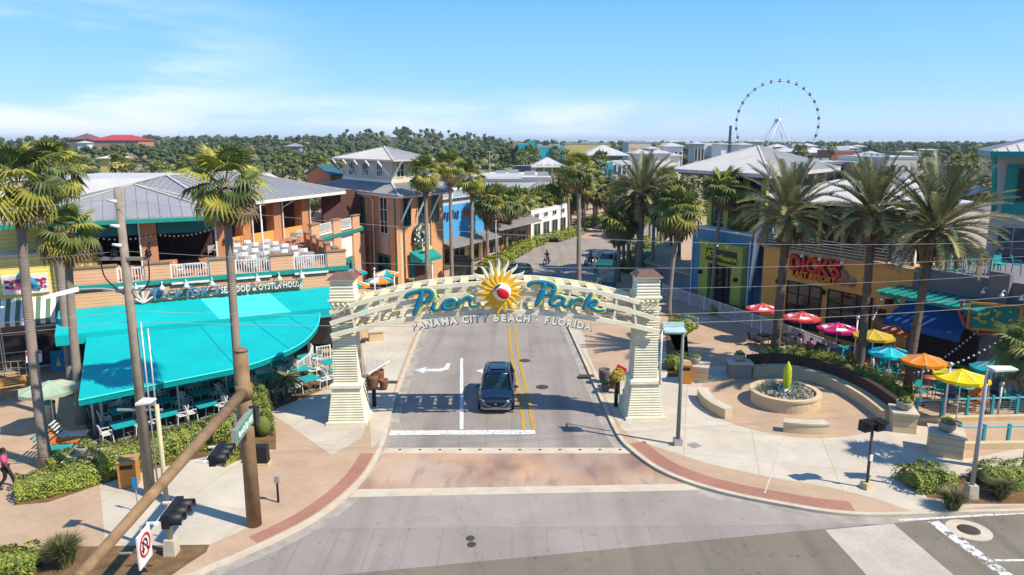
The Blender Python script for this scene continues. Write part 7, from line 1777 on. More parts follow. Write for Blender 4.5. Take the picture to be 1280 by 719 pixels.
M_LGREY = mat('lamp_pole_grey',(0.35,0.35,0.36),rough=.5,var=.05); M_LDARK = mat('lamp_pole_dark',(0.18,0.18,0.18),rough=.5,var=.05); M_BEIG = mat('beige_pole',(0.52,0.45,0.26),rough=.6,var=.06)
flat_lamp('beige street lamp beside the utility pole at the left corner', 215,692,5.3,M_BEIG,(-.55,0))
flat_lamp('tall grey street lamp at the right kerb beside the grass tufts', 1213,622,5.15,M_LGREY,(1.0,0))
c = P(847,556); t = thing('street_lamp', 'slim dark street lamp on the plaza right of the arch pillar', 'street lamp', c, 0, 'street lamps on concrete feet')
mb = MB(); mb.box(-.19,.19,-.19,.19,0,.3); mb.build('concrete_foot', M_METAL, t); mb = MB(); mb.tube([(0,0,.3),(0,0,5.35)],[.10,.07],12); mb.build('pole', M_LDARK, t)
mb = MB(); mb.box(-.85,.1,-.04,.04,5.25,5.33); mb.build('lamp_arm', M_METAL, t)
mb = MB(); mb.hexa([(-.85,-.2,5.34),(.1,-.2,5.34),(.1,.2,5.44),(-.85,.2,5.44),(-.85,-.2,5.4),(.1,-.2,5.4),(.1,.2,5.5),(-.85,.2,5.5)]); mb.build('lamp_head', mat('mint_lamp_head',(0.42,0.58,0.55),rough=.5), t)
mb = MB(); mb.hexa([(-.85,.21,5.44),(.1,.21,5.44),(.1,.26,5.44),(-.85,.26,5.44),(-.85,.3,5.72),(.1,.3,5.72),(.1,.35,5.72),(-.85,.35,5.72)]); mb.build('lamp_back', mat('mint_lamp_head',(0.42,0.58,0.55)), t)
mb = MB(); mb.tube([(-.75,.9,5.2),(-.75,.9,2.6)],.05,8); mb.bar((-.75,.9,5.2),(-.75,.2,5.3),.06); mb.build('side_post', M_WHITE, t)
def slim(label, px, py, topy, m, r=.05):
    c = P(px,py); h = ZY(px, topy, c.y).z; t = thing('lamp_post', label, 'lamp post', c, 0, 'slim white poles'); mb = MB(); mb.tube([(0,0,0),(0,0,h)],r,8); mb.build('pole', m, t)
    mb = MB(); mb.ball((0,0,h+.1),.13,8,6); mb.build('finial', M_METAL, t)
slim('slim pale pole beside the turquoise railing under the yellow umbrella', 1179,528,458,M_WHITE); slim('slim pale pole behind the turquoise railing near the right edge', 1247,520,482,M_WHITE)
slim('slim white pole in front of the magenta umbrella', 1066,462,399,M_WHITE); slim('slim white pole on the left planting strip of the upper street', 620,340,278,M_LGREY,.06); slim('white pole at the corner of the umbrella terrace', 494,388,345,M_WHITE)
slim('white pole rising between the umbrellas of the left terrace', 470,398,338,M_WHITE); slim('white pole at the entrance end of the left terrace', 541,372,330,M_WHITE,.05)
# double pedestrian signal on post at the right
c = P(1083,610); t = thing('pedestrian_signal', 'black double pedestrian signal on a brown post at the right corner', 'pedestrian signal', c, R(20))
mb = MB(); mb.box(-.2,.2,-.2,.2,0,.25,.03,.03); mb.build('concrete_foot', M_STONE, t); mb = MB(); mb.tube([(0,0,.25),(0,0,2.75)],.055,8); mb.build('post', mat('brown_post',(0.10,0.06,0.045)), t)
for x, y in ((-.26,.08),(.26,-.02)): mb = MB(); mb.box(x-.23,x+.23,y-.18,y+.18,2.45,2.88,.01,.01); hs_ = mb.build('signal_head', M_BLKP, t); mb = MB(); mb.box(x-.18,x+.18,y-.34,y-.181,2.8,2.84); mb.build('visor', M_BLKP, hs_)
mb = MB(); mb.box(-.07,.07,-.1,-.056,1.2,1.45); mb.build('push_button', M_WHITE, t)
# litter bins
def bin_(label, px, py, s=1.0, rz=.2):
    c = P(px,py); t = thing('litter_bin', label, 'litter bin', c, rz, 'square wooden litter bins'); w=.33*s
    mb = MB(); mb.box(-w,w,-w,w,.03,1.1*s); mb.build('body', mat('orange_wood_bin',(0.52,0.22,0.045),rough=.6,var=.1), t)
    mb = MB(); mb.box(-w-.04,w+.04,-w-.04,w+.04,1.1*s,1.17*s,.03,.03); mb.build('lid', mat('bin_lid',(0.42,0.24,0.10)), t)
    mb = MB(); mb.box(-w*.7,w*.7,-w-.012,-w-.002,.82*s,.98*s); mb.build('opening', M_BLKP, t)
bin_('orange brown litter bin at the edge of the corner hedge', 163,606,1.0,.25); bin_('orange litter bin beside the planter left of the plaza', 856,478,1.0,-.1); bin_('small orange litter bin by the teal tower entrance', 513,362,.95,.3)
c = P(63,528); t = thing('round_bin', 'pale bin with green lid beside the fan palm at the left', 'bin', c); mb = MB(); mb.lathe((0,0,0),[(.26,0),(.3,.95),(.31,1.0)],14); mb.build('body', mat('cream_bin',(.6,.55,.42)), t); mb = MB(); mb.lathe((0,0,1.0),[(.33,0),(.33,.06),(.15,.14)],14); mb.build('lid', mat('green_lid',(.05,.25,.12)), t)
# planters
def pot(par_label, px, py, r, h, z=0, m=None, plant=True, group='round concrete bowls with plants', seed=1, name='planter_bowl'):
    c = P(px,py,z); t = thing(name, par_label, 'planter', (c.x,c.y,z), 0, group)
    mb = MB(); mb.lathe((0,0,0),[(r*.62,0),(r*.95,h*.35),(r,h*.8),(r*1.05,h),(r*.92,h),(r*.9,h*.86)],20); mb.build('bowl', m or mat('concrete_bowl',(0.36,0.33,0.28),rough=.85,var=.12,fine=.1), t)
    if plant:
        rg = random.Random(seed); q = MB(); leaf_blob(q,(0,0,h*.95),(r*.75,r*.75,r*.7),160,.13,rg); q.build('foliage', [M_LEAF2], t)
    return t
def pedestal(label, px, py, w, d, h, rz, m=None):
    c = P(px,py); t = thing('stone_pedestal', label, 'pedestal', c, rz, 'square stone pedestals')
    mb = MB(); mb.box(-w/2,w/2,-d/2,d/2,0,h-.1); mb.build('block', m or siding('cut_stone_blocks',(0.60,0.46,0.27),.3,.35,gw=.05), t)
    mb = MB(); mb.box(-w/2-.07,w/2+.07,-d/2-.07,d/2+.07,h-.1,h); mb.build('cap', M_KERB, t); return c
def ped_pot(l1, l2, px, py, w, d, h, rz, r=.36, hh=.4, seed=1, m=None):
    c = pedestal(l1,px,py,w,d,h,rz,m); t = pot(l2,px,py,r,hh,0,seed=seed); t.location = (c.x,c.y,h)
ped_pot('stone pedestal at the left end of the corner shrubs','round concrete bowl on the pedestal at the left corner bed',110,582,1.4,1.2,.5,.2,.42,.45,1)
ped_pot('stone planter block beside the orange litter bin','small bowl on the block beside the orange litter bin',868,474,1.5,1.1,.95,-.35,.3,.4,2)
ped_pot('dark grey stone pedestal at the left end of the fountain seat wall','dark bowl on the grey pedestal left of the fountain',923,470,1.25,1.0,.95,-.05,.32,.4,3, siding('grey_stone_blocks',(0.26,0.235,0.20),.3,.35,gw=.05))
ped_pot('buff stone pedestal at the right end of the fountain seat wall','concrete bowl on the pedestal in front of the largest date palm',1127,536,1.0,1.2,1.0,-.3,.36,.4,4)
ped_pot('buff stone pedestal in front of the turquoise railing, nearest the right kerb','concrete bowl on the pedestal nearest the right kerb',1180,566,1.3,1.2,1.05,-.45,.36,.4,5)
# clustered terracotta pots by the pillars
M_RUST = mat('rust_pot',(0.22,0.10,0.05),rough=.8,var=.15); M_GPOT = mat('grey_pot',(0.13,0.11,0.10),rough=.8,var=.15)
for i,(px,py,r,h,m,lab) in enumerate(((466,487,.34,.85,M_RUST,'largest rusty barrel pot beside the left arch pillar'),(480,487,.24,.6,M_RUST,'small rusty pot right of the barrel pot by the left pillar'),(474,478,.3,.75,M_RUST,'rear rusty pot of the cluster by the left pillar'),(755,478,.32,.8,M_GPOT,'grey barrel pot left of the right arch pillar'),(757,489,.24,.5,M_GPOT,'small dark pot with yellow green plant by the right pillar'),(768,485,.32,.8,M_RUST,'orange brown barrel pot beside the right arch pillar'))):
    pot(lab,px,py,r,h,0,m,plant=i in (4,),group='barrel pots by the arch pillars',seed=i,name='barrel_pot')
# newspaper boxes / black pedestrian buttons by pillars
for px, py, lab in ((463,508,'pair of dark posts with white plates beside the left arch pillar'),(775,508,'pair of dark posts with white plates beside the right arch pillar')):
    c = P(px,py); t = thing('post_cluster', lab, 'posts', c, 0)
    for x in (-.22,.22): mb = MB(); mb.box(x-.09,x+.09,-.09,.09,0,.95); mb.build('post', M_BLKP, t)
    mb = MB(); mb.box(-.1,.1,-.12,-.1,.2,.7); mb.build('plate', M_WHITE, t)
# yellow plant and red panel near the right pillar
c = P(772,492); t = thing('flower_display', 'yellow flowering plant with red board behind the right barrel pots', 'plant', c); rg = random.Random(2)
mb = MB(); leaf_blob(mb,(0,0,.95),(.36,.3,.5),220,.14,rg); mb.build('foliage', mat('yellow_leaf',(0.50,0.42,0.03),var=.2), t); mb = MB(); mb.tube([(0,0,0),(0,0,.8)],.12,8); mb.build('stand', M_BLKP, t); mb = MB(); mb.cbox((.2,.4,1.25),.6,.05,.4,ry=.5); mb.build('red_board', M_SRED, t)
# kiosks
def kiosk(label, px, py, m, rz, poster):
    c = P(px,py); t = thing('poster_kiosk', label, 'kiosk', c, rz); t.scale = (.85,)*3
    mb = MB(); mb.box(-1.15,-.95,-.25,.25,0,2.6); mb.box(.95,1.15,-.25,.25,0,2.6); mb.box(-.95,.95,-.25,.25,0,.6); mb.box(-.95,.95,-.25,.25,2.45,2.6); mb.build('frame', m, t)
    mb = MB(); mb.box(-1.4,1.4,-.5,.5,2.601,2.75,.1,.1); mb.box(-1.1,1.1,-.35,.35,2.751,3.1,.15,.1); mb.build('roof', m, t)
    mb = MB(); mb.box(-.949,.949,-.12,.12,.601,2.449); mb.build('poster', poster, t)
kiosk('turquoise poster kiosk at the right side of the upper street', 757,359,M_TEALD,R(-8),mat('poster_mixed',(0.30,0.42,0.45),col2=(0.10,0.09,0.08),scale=1.6))
kiosk('dark poster kiosk between the slender fan palms on the left', 577,352,M_BLKP,R(-10),mat('poster_dark',(0.16,0.16,0.12),col2=(0.03,0.03,0.03),scale=1.6))
# green slatted chairs on the right bank and benches in left strip
def adirondack():
    t = thing('slatted_chair', 'x', 'chair', (0,0,0), 0, 'turquoise slatted chairs along the upper street'); M_ = mat('turquoise_plastic',(0.03,0.42,0.33),rough=.5)
    mb = MB(); 
    for k in range(5): mb.cbox((0,-.2+k*.1,.40-.02*k),.55,.085,.025)
    mb.build('seat', M_, t); mb = MB()
    for k in range(5): mb.bar((-.24+k*.12,.25,.3),(-.26+k*.13,.55,1.05),.1,.02,up=(0,1,0))
    mb.build('backrest', M_, t)
    for s in (-1,1):
        mb = MB(); mb.box(s*.33-.06,s*.33+.06,-.35,.4,.60,.63); mb.build('armrest', M_, t); mb = MB(); mb.bar((s*.3,-.28,0),(s*.3,-.28,.6),.06); mb.bar((s*.3,.45,0),(s*.3,-.28,.4),.06); mb.build('leg', M_, t)
    return t
ac = adirondack(); first = True
for px, py, lab, z in ((803,338,'lowest green slatted chair above the retaining wall',1.0),(809,334,'second green slatted chair above the retaining wall',1.0),(806,342,'front green slatted chair above the retaining wall',1.0),(817,322,'green slatted chair halfway up the planted bank',1.0),(827,311,'uppermost pair chair on the planted bank, left',1.0),(831,309,'uppermost pair chair on the planted bank, right',1.0),
                       (640,307,'turquoise chair in the planting between the third and fourth cabbage palms',0),(661,299,'turquoise chair in the planting beyond the fourth cabbage palm',0),(664,297,'second turquoise chair beyond the fourth cabbage palm',0),(680,296,'turquoise chair beside the far cabbage palms',0),(683,294,'farthest turquoise chair beside the cabbage palms',0)):
    c = P(px,py); 
    if first: ac.location = (c.x,c.y,0); ac.rotation_euler = (0,0,.4); ac['label'] = lab; ac.scale = (1.5,)*3; first = False
    else: dup(ac,(c.x,c.y,0),rnd.uniform(-1,1.2),lab,scale=1.5)
# ================================================================== PLAZA
FC = P(985,503)
ft = thing('planter_fountain', 'round raised planter with white pebbles, pale plants and a yellow green bullet shaped sculpture', 'fountain', (cc.x,cc.y+.05,0))
FR = 1.75
mb = MB(); mb.lathe((0,0,0),[(FR,0),(FR,.62),(FR+.06,.62),(FR+.06,.72),(FR-.22,.72),(FR-.22,.55)],40,sm=False); mb.build('ring_wall', M_STONE, ft)
mb = MB(); mb.lathe((0,0,.5),[(FR-.23,0),(FR-.23,.1)],32); mb.build('soil', M_DIRT, ft)
mb = MB(); rg = random.Random(4)
for i in range(300):
    a = rg.uniform(0,6.28); r = (FR-.35)*math.sqrt(rg.random()); mb.ball((r*math.cos(a), r*math.sin(a), .63), rg.uniform(.04,.09), 5, 3)
o = mb.build('pebbles', mat('white_pebble',(0.50,0.46,0.41),var=.3,scale=8), ft); o['kind'] = 'stuff'
mb = MB()
for i in range(34):
    a = rg.uniform(0,6.28); r = rg.uniform(.6,FR-.35); c0 = Vector((r*math.cos(a), r*math.sin(a), .62))
    for k in range(14):
        b_ = rg.uniform(0,6.28); e_ = rg.uniform(.4,1.3); d = Vector((math.cos(b_)*math.cos(e_),math.sin(b_)*math.cos(e_),math.sin(e_))); s = Vector((-d.y,d.x,0))*.1; l = rg.uniform(.3,.7)
        mb.add([c0-s*.3,c0+s*.3,c0+d*l],[(0,1,2)])
mb.build('agave_plants', mat('pale_agave',(0.22,0.25,0.17),var=.2), ft)
mb = MB(); mb.tube([(.05,0,.6),(.05,0,.78),(.05,0,1.1),(.05,0,1.5),(.05,0,1.95),(.05,0,2.15),(.05,0,2.3)],[.14,.17,.21,.22,.19,.10,.02],14); sc_ = mb.build('bullet_sculpture', mat('lime_glaze',(0.50,0.55,0.02),rough=.25,var=.15,scale=6), ft)
mb = MB(); mb.lathe((.05,0,.6),[(.34,0),(.24,.12),(.16,.26)],12); mb.build('pale_base', M_WHITE, sc_)
mb = MB()
for k in range(10):
    a = k*.63; mb.bar((.3*math.cos(a),.3*math.sin(a),.62),(.5*math.cos(a+.4),.5*math.sin(a+.4),.95),.06)
mb.build('blue_figures', mat('teal_glaze',(0.02,0.25,0.32)), sc_)
def curved_block(name, label, cat, c, r0, r1, a0, a1, h, m, n=10, capm=None, cap=.08, group=None):
    t = thing(name, label, cat, (c.x+r0*math.cos((a0+a1)/2), c.y+r0*math.sin((a0+a1)/2), 0), 0, group)
    def ring(mb, ra, rb, z0, z1):
        for i in range(n):
            p, q = lerp(a0,a1,i/n), lerp(a0,a1,(i+1)/n); f = lambda r,a,z: (c.x+r*math.cos(a), c.y+r*math.sin(a), z)
            mb.add([f(ra,p,z0),f(rb,p,z0),f(rb,q,z0),f(ra,q,z0),f(ra,p,z1),f(rb,p,z1),f(rb,q,z1),f(ra,q,z1)],[(3,2,1,0),(4,5,6,7),(1,2,6,5),(3,0,4,7)]+([(0,1,5,4)] if i==0 else [])+([(2,3,7,6)] if i==n-1 else []))
    mb = MB(); ring(mb,r0,r1,0,h-cap); mb.build('block', m, t, world=True)
    mb = MB(); ring(mb,r0-.04,r1+.04,h-cap+.002,h); mb.build('cap', capm or M_KERB, t, world=True); return t
def ang(px,py): p = P(px,py); return math.atan2(p.y-cc.y,p.x-cc.x)
a1_, a0_ = ang(890,497), ang(908,524)
if a0_ < 0: a0_ += 2*math.pi
if a1_ < 0: a1_ += 2*math.pi
curved_block('curved_bench','curved stone bench at the left side of the fountain circle','bench',cc,4.0,4.5,a1_,a0_,.55,M_STONE,group='curved stone benches')
curved_block('curved_bench','curved stone bench at the front of the fountain circle','bench',cc,3.75,4.25,ang(978,546),ang(1040,546),.55,M_STONE,group='curved stone benches')
# long curving seat wall behind the fountain with a taller dark planter wall
wp = catmull([P(938,470),P(975,468),P(1010,474),P(1045,486),P(1080,505),P(1112,530)],6)
t = thing('seat_wall','long curved stone seat wall backed by a tall dark brown planter wall behind the fountain','wall',wp[0])
def ribbonwall(mb, path, o0, o1, z0, z1):
    A = offset(path,o0); B = offset(path,o1); n = len(A)
    for i in range(n-1):
        f = [(*A[i].xy,z0),(*A[i+1].xy,z0),(*B[i+1].xy,z0),(*B[i].xy,z0),(*A[i].xy,z1),(*A[i+1].xy,z1),(*B[i+1].xy,z1),(*B[i].xy,z1)]
        mb.hexa(f) if o0 > o1 else mb.hexa([f[3],f[2],f[1],f[0],f[7],f[6],f[5],f[4]])
part(t,'seat', M_STONE, lambda mb: ribbonwall(mb,wp,.25,-.3,0,.5)); part(t,'seat_cap', M_STONE, lambda mb: ribbonwall(mb,wp,.3,-.3,.502,.58))
part(t,'planter_wall', mat('dark_brown_wall',(0.065,0.035,0.03),rough=.8,var=.15), lambda mb: ribbonwall(mb,wp,-.302,-.6,0,1.15))
# ------------------------------------------------------------------ railings
def rail_thing(label, path, h, m, step, z=0, bw=.022, group=None, name='railing', post=2.0):
    t = thing(name, label, 'railing', (path[0].x,path[0].y,z), 0, group)
    for i in range(len(path)-1): railing(t, path[i], path[i+1], z, h, m=m, name='rail_panel', step=step, bw=bw, post=post)
    return t
GRL = 'metal railings'
rail_thing('long white metal railing dividing the tavern walk from the plaza', PG([(828,370),(880,388),(940,410),(1000,432),(1056,456)]), 1.1, mat('railing_white',(0.7,0.68,0.66),rough=.5), .16, bw=.045, post=2.2)
rail_thing('white patio railing curving beside the patio bed', PG([(372,478),(388,465),(392,455),(386,446)]), 1.15, M_WHITE, .13, bw=.03, post=1.2)
rail_thing('low dark railing behind the corner hedge on the patio', PG([(318,500),(345,505),(372,478)]), .9, mat('railing_grey',(0.22,0.20,0.19)), .14, post=1.6)
rail_thing('white patio railing left of the left arch pillar', PG([(396,455),(414,452)]), 1.1, M_WHITE, .14, bw=.035)
t = thing('rope_rail', 'thin white rail along the canopy patio behind the clipped hedge', 'railing', P(135,572))
part(t,'rail', M_WHITE, lambda mb: mb.tube([P(128,574,.8),P(200,555,.8),P(300,524,.8)],.03,6)); part(t,'lower_rail', M_WHITE, lambda mb: mb.tube([P(128,574,.5),P(200,555,.5),P(300,524,.5)],.02,6))
M_TB = mat('sky_teal_rail',(0.035,0.33,0.40),rough=.5)
def tealrail(label, path, h, n, mesh=True):
    t = thing('turquoise_railing', label, 'railing', path[0], 0, 'turquoise railings'); p0, p1 = path; L = (p1-p0).length
    for k in range(n+1): u = L*k/n; part(t,'post', M_TB, lambda mb: mb.wbox(p0,p1,u-.06,u+.06,0,h+.1,-.06,.06))
    part(t,'rail', mat('pale_teal_top',(0.16,0.42,0.48)), lambda mb: (mb.wbox(p0,p1,0,L,h-.06,h,-.05,.05), mb.wbox(p0,p1,0,L,.12,.18,-.04,.04)))
    if mesh: part(t,'cable', M_METAL, lambda mb: [mb.wbox(p0,p1,0,L,.25+k*.12,.262+k*.12,-.006,.006) for k in range(6)])
tealrail('turquoise railing in front of the yellow umbrella tables', (P(1144,526),P(1300,521)), 1.1, 5)
tealrail('shorter turquoise railing in front of the ramp by the right kerb', (P(1197,558),P(1320,556)), .95, 4, False)
t = thing('ramp_wall','low buff ramp wall below the turquoise railings','wall',P(1144,527)); part(t,'wall', M_STONE, lambda mb: (mb.wbox(P(1142,527),P(1330,523),0,9,0,.22,-.15,.15), mb.wbox(P(1196,561),P(1330,559),0,7,0,.3,-.15,.15)))
t = thing('blue_partition','bright blue low partition at the end of the white railing','partition',P(1048,452)); part(t,'panel', mat('bright_blue_panel',(0.02,0.30,0.48)), lambda mb: (mb.wbox(P(1044,460),P(1072,448),0,1.6,0,1.15,-.1,.1), mb.wbox(P(1072,450),P(1105,440),0,1.8,0,1.15,-.1,.1)))
part(t,'top_rail', M_TEAL, lambda mb: mb.wbox(P(1044,460),P(1072,448),-.05,1.65,1.151,1.22,-.14,.14))

# ------------------------------------------------------------------ umbrellas
def umbrella(label, px, py, r, cols, z=2.45, seg=8, rise=.38, group=None, white_band=None, tilt=0.0, rz=0.2):
    c = P(px,py,z); t = thing('patio_umbrella', label, 'umbrella', (c.x,c.y,0), rz, group)
    mb = MB(); mb.tube([(0,0,0),(0,0,z+rise-.02)],.028,8); mb.build('pole', M_WHITE, t)
    mb = MB(); mb.lathe((0,0,0),[(.28,0),(.28,.06),(.06,.14)],14); mb.build('base', M_BLKP, t)
    mb = MB(); n = seg; apex = Vector((0,0,z+rise)); rows = 4; ms = []
    for i in range(n):
        a0, a1 = 2*math.pi*i/n, 2*math.pi*(i+1)/n; mb.m = i % len(cols); om = mb.m
        prev = None
        for k in range(rows+1):
            f = k/rows; R_ = r*f; zz = z+rise*(1-f)-.06*math.sin(math.pi*f)
            p = Vector((R_*math.cos(a0),R_*math.sin(a0),zz)); q = Vector((R_*math.cos(a1),R_*math.sin(a1),zz)); md = (p+q)/2-Vector((0,0,.05*f))
            if prev:
                mb.m = len(cols) if (white_band and k == rows-1 and i % 2) else om
                mb.add([prev[0],prev[1],prev[2],p,md,q],[(0,3,4,1),(1,4,5,2)])
            prev = (p,md,q)
        p,md,q = prev; dz = Vector((0,0,.16)); mb.m = om
        mb.add([p,md,q,p-dz,md-dz*.8,q-dz],[(0,3,4,1),(1,4,5,2)])
    mb.build('canopy', list(cols)+([M_WHITE] if white_band else []), t)
    mb = MB()
    for i in range(n): a = 2*math.pi*i/n; mb.bar((.03*math.cos(a),.03*math.sin(a),z+rise-.06),(r*.98*math.cos(a),r*.98*math.sin(a),z-.03),.02)
    mb.build('ribs', M_WHITE, t)
    return t, c
cv = lambda n, c, k=.25: mat(n, c, rough=.8, var=.03, trans=k)
U_RED = cv('umbrella_red',(0.66,0.06,0.06)); U_MAG = cv('umbrella_magenta',(0.55,0.02,0.16)); U_MUS = cv('umbrella_mustard',(0.62,0.42,0.03)); U_COR = cv('umbrella_coral',(0.60,0.13,0.05)); U_CYA = cv('umbrella_turquoise',(0.01,0.55,0.60)); U_ORG = cv('umbrella_orange',(0.80,0.26,0.02)); U_YEL = cv('umbrella_yellow',(0.80,0.62,0.01)); U_TEA = cv('umbrella_teal',(0.01,0.35,0.36)); U_GRN = cv('umbrella_pale_green',(0.42,0.52,0.36)); U_WHT = cv('umbrella_white',(0.7,0.66,0.6)); U_DRD = cv('umbrella_dark_red',(0.35,0.04,0.05))
GU = 'umbrellas on the tavern terrace'; GV = 'umbrellas on the right corner terrace'; GW = 'striped umbrellas on the left corner terrace'
umbs = []
for lab,px,py,r,cols,wb,g_ in (('red umbrella with white band, farthest of the three by the orange wall',953,385,1.12,[U_RED],True,GU),('red umbrella with white band, middle of the three by the orange wall',1002,396,1.2,[U_RED],True,GU),('magenta red umbrella with white band, nearest of the three by the orange wall',1047,410,1.22,[U_MAG],True,GU),
    ('mustard yellow umbrella partly behind the date palm trunk',1092,419,1.18,[U_MUS],False,GV),('coral orange umbrella in shade beside the mustard one',1121,412,1.15,[U_COR],False,GV),('turquoise umbrella in shade behind the coral one',1138,400,1.1,[U_CYA],False,GV),('bright turquoise umbrella in the sun',1113,440,1.1,[U_CYA],False,GV),('bright orange umbrella beside the largest date palm',1155,450,1.15,[U_ORG],False,GV),('bright yellow umbrella over the crowded table',1202,470,1.25,[U_YEL],False,GV),('teal umbrella behind the grey lamp at the right',1240,459,1.0,[U_TEA],False,GV),
    ('umbrella with orange and white panels, nearest of the left terrace group',455,369,1.1,[U_WHT,U_ORG,U_WHT,U_DRD],False,GW),('turquoise umbrella half hidden by the left arch pillar',450,385,1.0,[U_CYA,U_WHT],False,GW),('orange and cream umbrella left of the multicoloured one',445,356,1.15,[U_ORG,U_WHT,U_TEA],False,GW),('umbrella with orange and green panels in the middle of the left terrace',474,350,1.2,[U_ORG,U_TEA,U_WHT],False,GW),('dark red and teal umbrella under the terrace corner',443,340,1.15,[U_DRD,U_TEA],False,GW),('orange, white and teal umbrella below the teal tower door',483,342,1.2,[U_ORG,U_WHT,U_TEA],False,GW)):
    umbs.append(umbrella(lab,px,py,r,cols,group=g_,white_band=wb,rz=rnd.uniform(0,.8)))
ug = umbrella('pale green umbrella beside the fan palms at the left', 62,485,1.35,[U_GRN],z=2.2)

# ------------------------------------------------------------------ tables and chairs
def make_table(label, m, r=.45, h=.74, square=False, group=None):
    t = thing('cafe_table', label, 'table', (0,0,0), 0, group)
    mb = MB(); mb.box(-r,r,-r,r,h-.04,h) if square else mb.lathe((0,0,h-.04),[(r,0),(r,.04)],20); mb.build('table_top', m, t)
    mb = MB(); mb.tube([(0,0,.04),(0,0,h-.041)],.035,8); mb.build('pedestal', M_METAL, t)
    mb = MB(); mb.cbox((0,0,.02),r*1.2,.06,.04); mb.cbox((0,0,.025),.06,r*1.2,.03); mb.build('foot', M_METAL, t); return t
def make_chair(label, m, h=.45, group=None, arms=True):
    t = thing('patio_chair', label, 'chair', (0,0,0), 0, group)
    mb = MB(); mb.box(-.23,.23,-.22,.22,h-.03,h+.01); mb.build('seat', m, t)
    mb = MB(); mb.hexa([(-.23,.20,h+.08),(.23,.20,h+.08),(.23,.24,h+.08),(-.23,.24,h+.08),(-.23,.30,h+.48),(.23,.30,h+.48),(.23,.34,h+.48),(-.23,.34,h+.48)]); mb.build('backrest', m, t)
    for sx in (-1,1):
        for sy in (-1,1): mb = MB(); mb.bar((sx*.23,sy*.23,0),(sx*.21,sy*.20,h-.03 if sy<0 else h+.1),.035); mb.build('leg', m, t)
        if arms: mb = MB(); mb.bar((sx*.24,-.18,h+.2),(sx*.24,.24,h+.2),.035); mb.bar((sx*.24,-.18,h-.0),(sx*.24,-.18,h+.2),.03); mb.build('armrest', m, t)
    return t
M_CHW = mat('white_resin',(0.66,0.64,0.62),rough=.5,var=.04); M_CHT = mat('teal_chair',(0.01,0.30,0.29),rough=.5); M_CHO = mat('orange_chair',(0.62,0.19,0.03),rough=.5); M_TTEAL = mat('teal_table_top',(0.02,0.36,0.38),rough=.5)
tab_t = make_table('teal table under the turquoise canopy', M_TTEAL, .5, square=True, group='teal tables under the canopy')
ch_w = make_chair('white chair under the turquoise canopy', M_CHW, group='white chairs under the canopy')
# tables placed under the canopy in rows parallel to its front
usedt = usedc = False
bed0, bed1 = P(135,566), P(300,522); dv = (bed1-bed0).normalized(); nv = Vector((-dv.y,dv.x,0))
def put(proto, used, loc, rz, **k):
    if not used: proto.location = loc; proto.rotation_euler = (0,0,rz); 
    else: dup(proto, loc, rz, **k)
    return True
for r_ in range(4):
    for i in range(7):
        L_ = (bed1-bed0).length; c = bed0+dv*(1.0+i*1.9+.5*(r_%2))+nv*(1.1+r_*1.95)
        if c.y-c.x*.0 > 44 or (c-P0).dot(fn) < 1.0: continue
        a = math.atan2(dv.y,dv.x)
        usedt = put(tab_t, usedt, (c.x,c.y,.05), a)
        for sx in (-1,1): usedc = put(ch_w, usedc, (c.x+dv.x*sx*.72,c.y+dv.y*sx*.72,.05), a+(-sx)*math.pi/2+rnd.uniform(-.15,.15))
sp = make_table('white table in the sun at the edge of the patio', M_CHW, .5, square=True, group='white tables in the sunny patio corner')
for k,(px,py) in enumerate(((345,470),(357,462),(332,478))):
    c = P(px,py); 
    if k == 0: sp.location = (c.x,c.y,0)
    else: dup(sp,(c.x,c.y,0),.3*k)
labs = 'white chair in the sun at the edge of the patio'
for px,py,a in ((326,484,.3),(338,462,2.5),(352,480,.2),(365,468,-1.2),(335,452,1.9),(322,470,1.2),(345,440,.6),(332,444,.2)):
    c = P(px,py); dup(ch_w,(c.x,c.y,0),a,labs,'white chairs in the sunny patio corner')
# rooftop terrace furniture: rows of white tables and chairs
tab_w = make_table('grey topped table on the rooftop terrace', mat('grey_table_top',(0.26,0.25,0.25)), .42, square=True, group='white tables on the rooftop terrace')
used2 = False
def roofxy(u, v): return P0+fa*u-fn*v
for i in range(6):
    for j in range(4):
        p = roofxy(10.6+j*1.35-i*.42, 1.8+i*1.55)
        if (p-P1).dot(fa) > -1.6: continue
        a = R(27)
        used2 = put(tab_w, used2, (p.x,p.y,DZ), a)
        for s in (-1,1):
            dup(ch_w,(p.x-fn.x*s*.6,p.y-fn.y*s*.6,DZ),a+(0 if s>0 else math.pi)+rnd.uniform(-.3,.3),'white chair in the rows of the rooftop terrace','white chairs on the rooftop terrace')
for (u,v) in ((1.6,2.0),(6.9,1.9),(3.9,1.9),(9.6,6.0),(9.9,9.5),(10.6,12.0)):
    p = roofxy(u,v); dup(tab_w,(p.x,p.y,DZ),R(27)); 
    for s in (-1,1): dup(ch_w,(p.x+fa.x*s*.75,p.y+fa.y*s*.75,DZ),R(27)-s*math.pi/2,'white chair in the rows of the rooftop terrace','white chairs on the rooftop terrace')
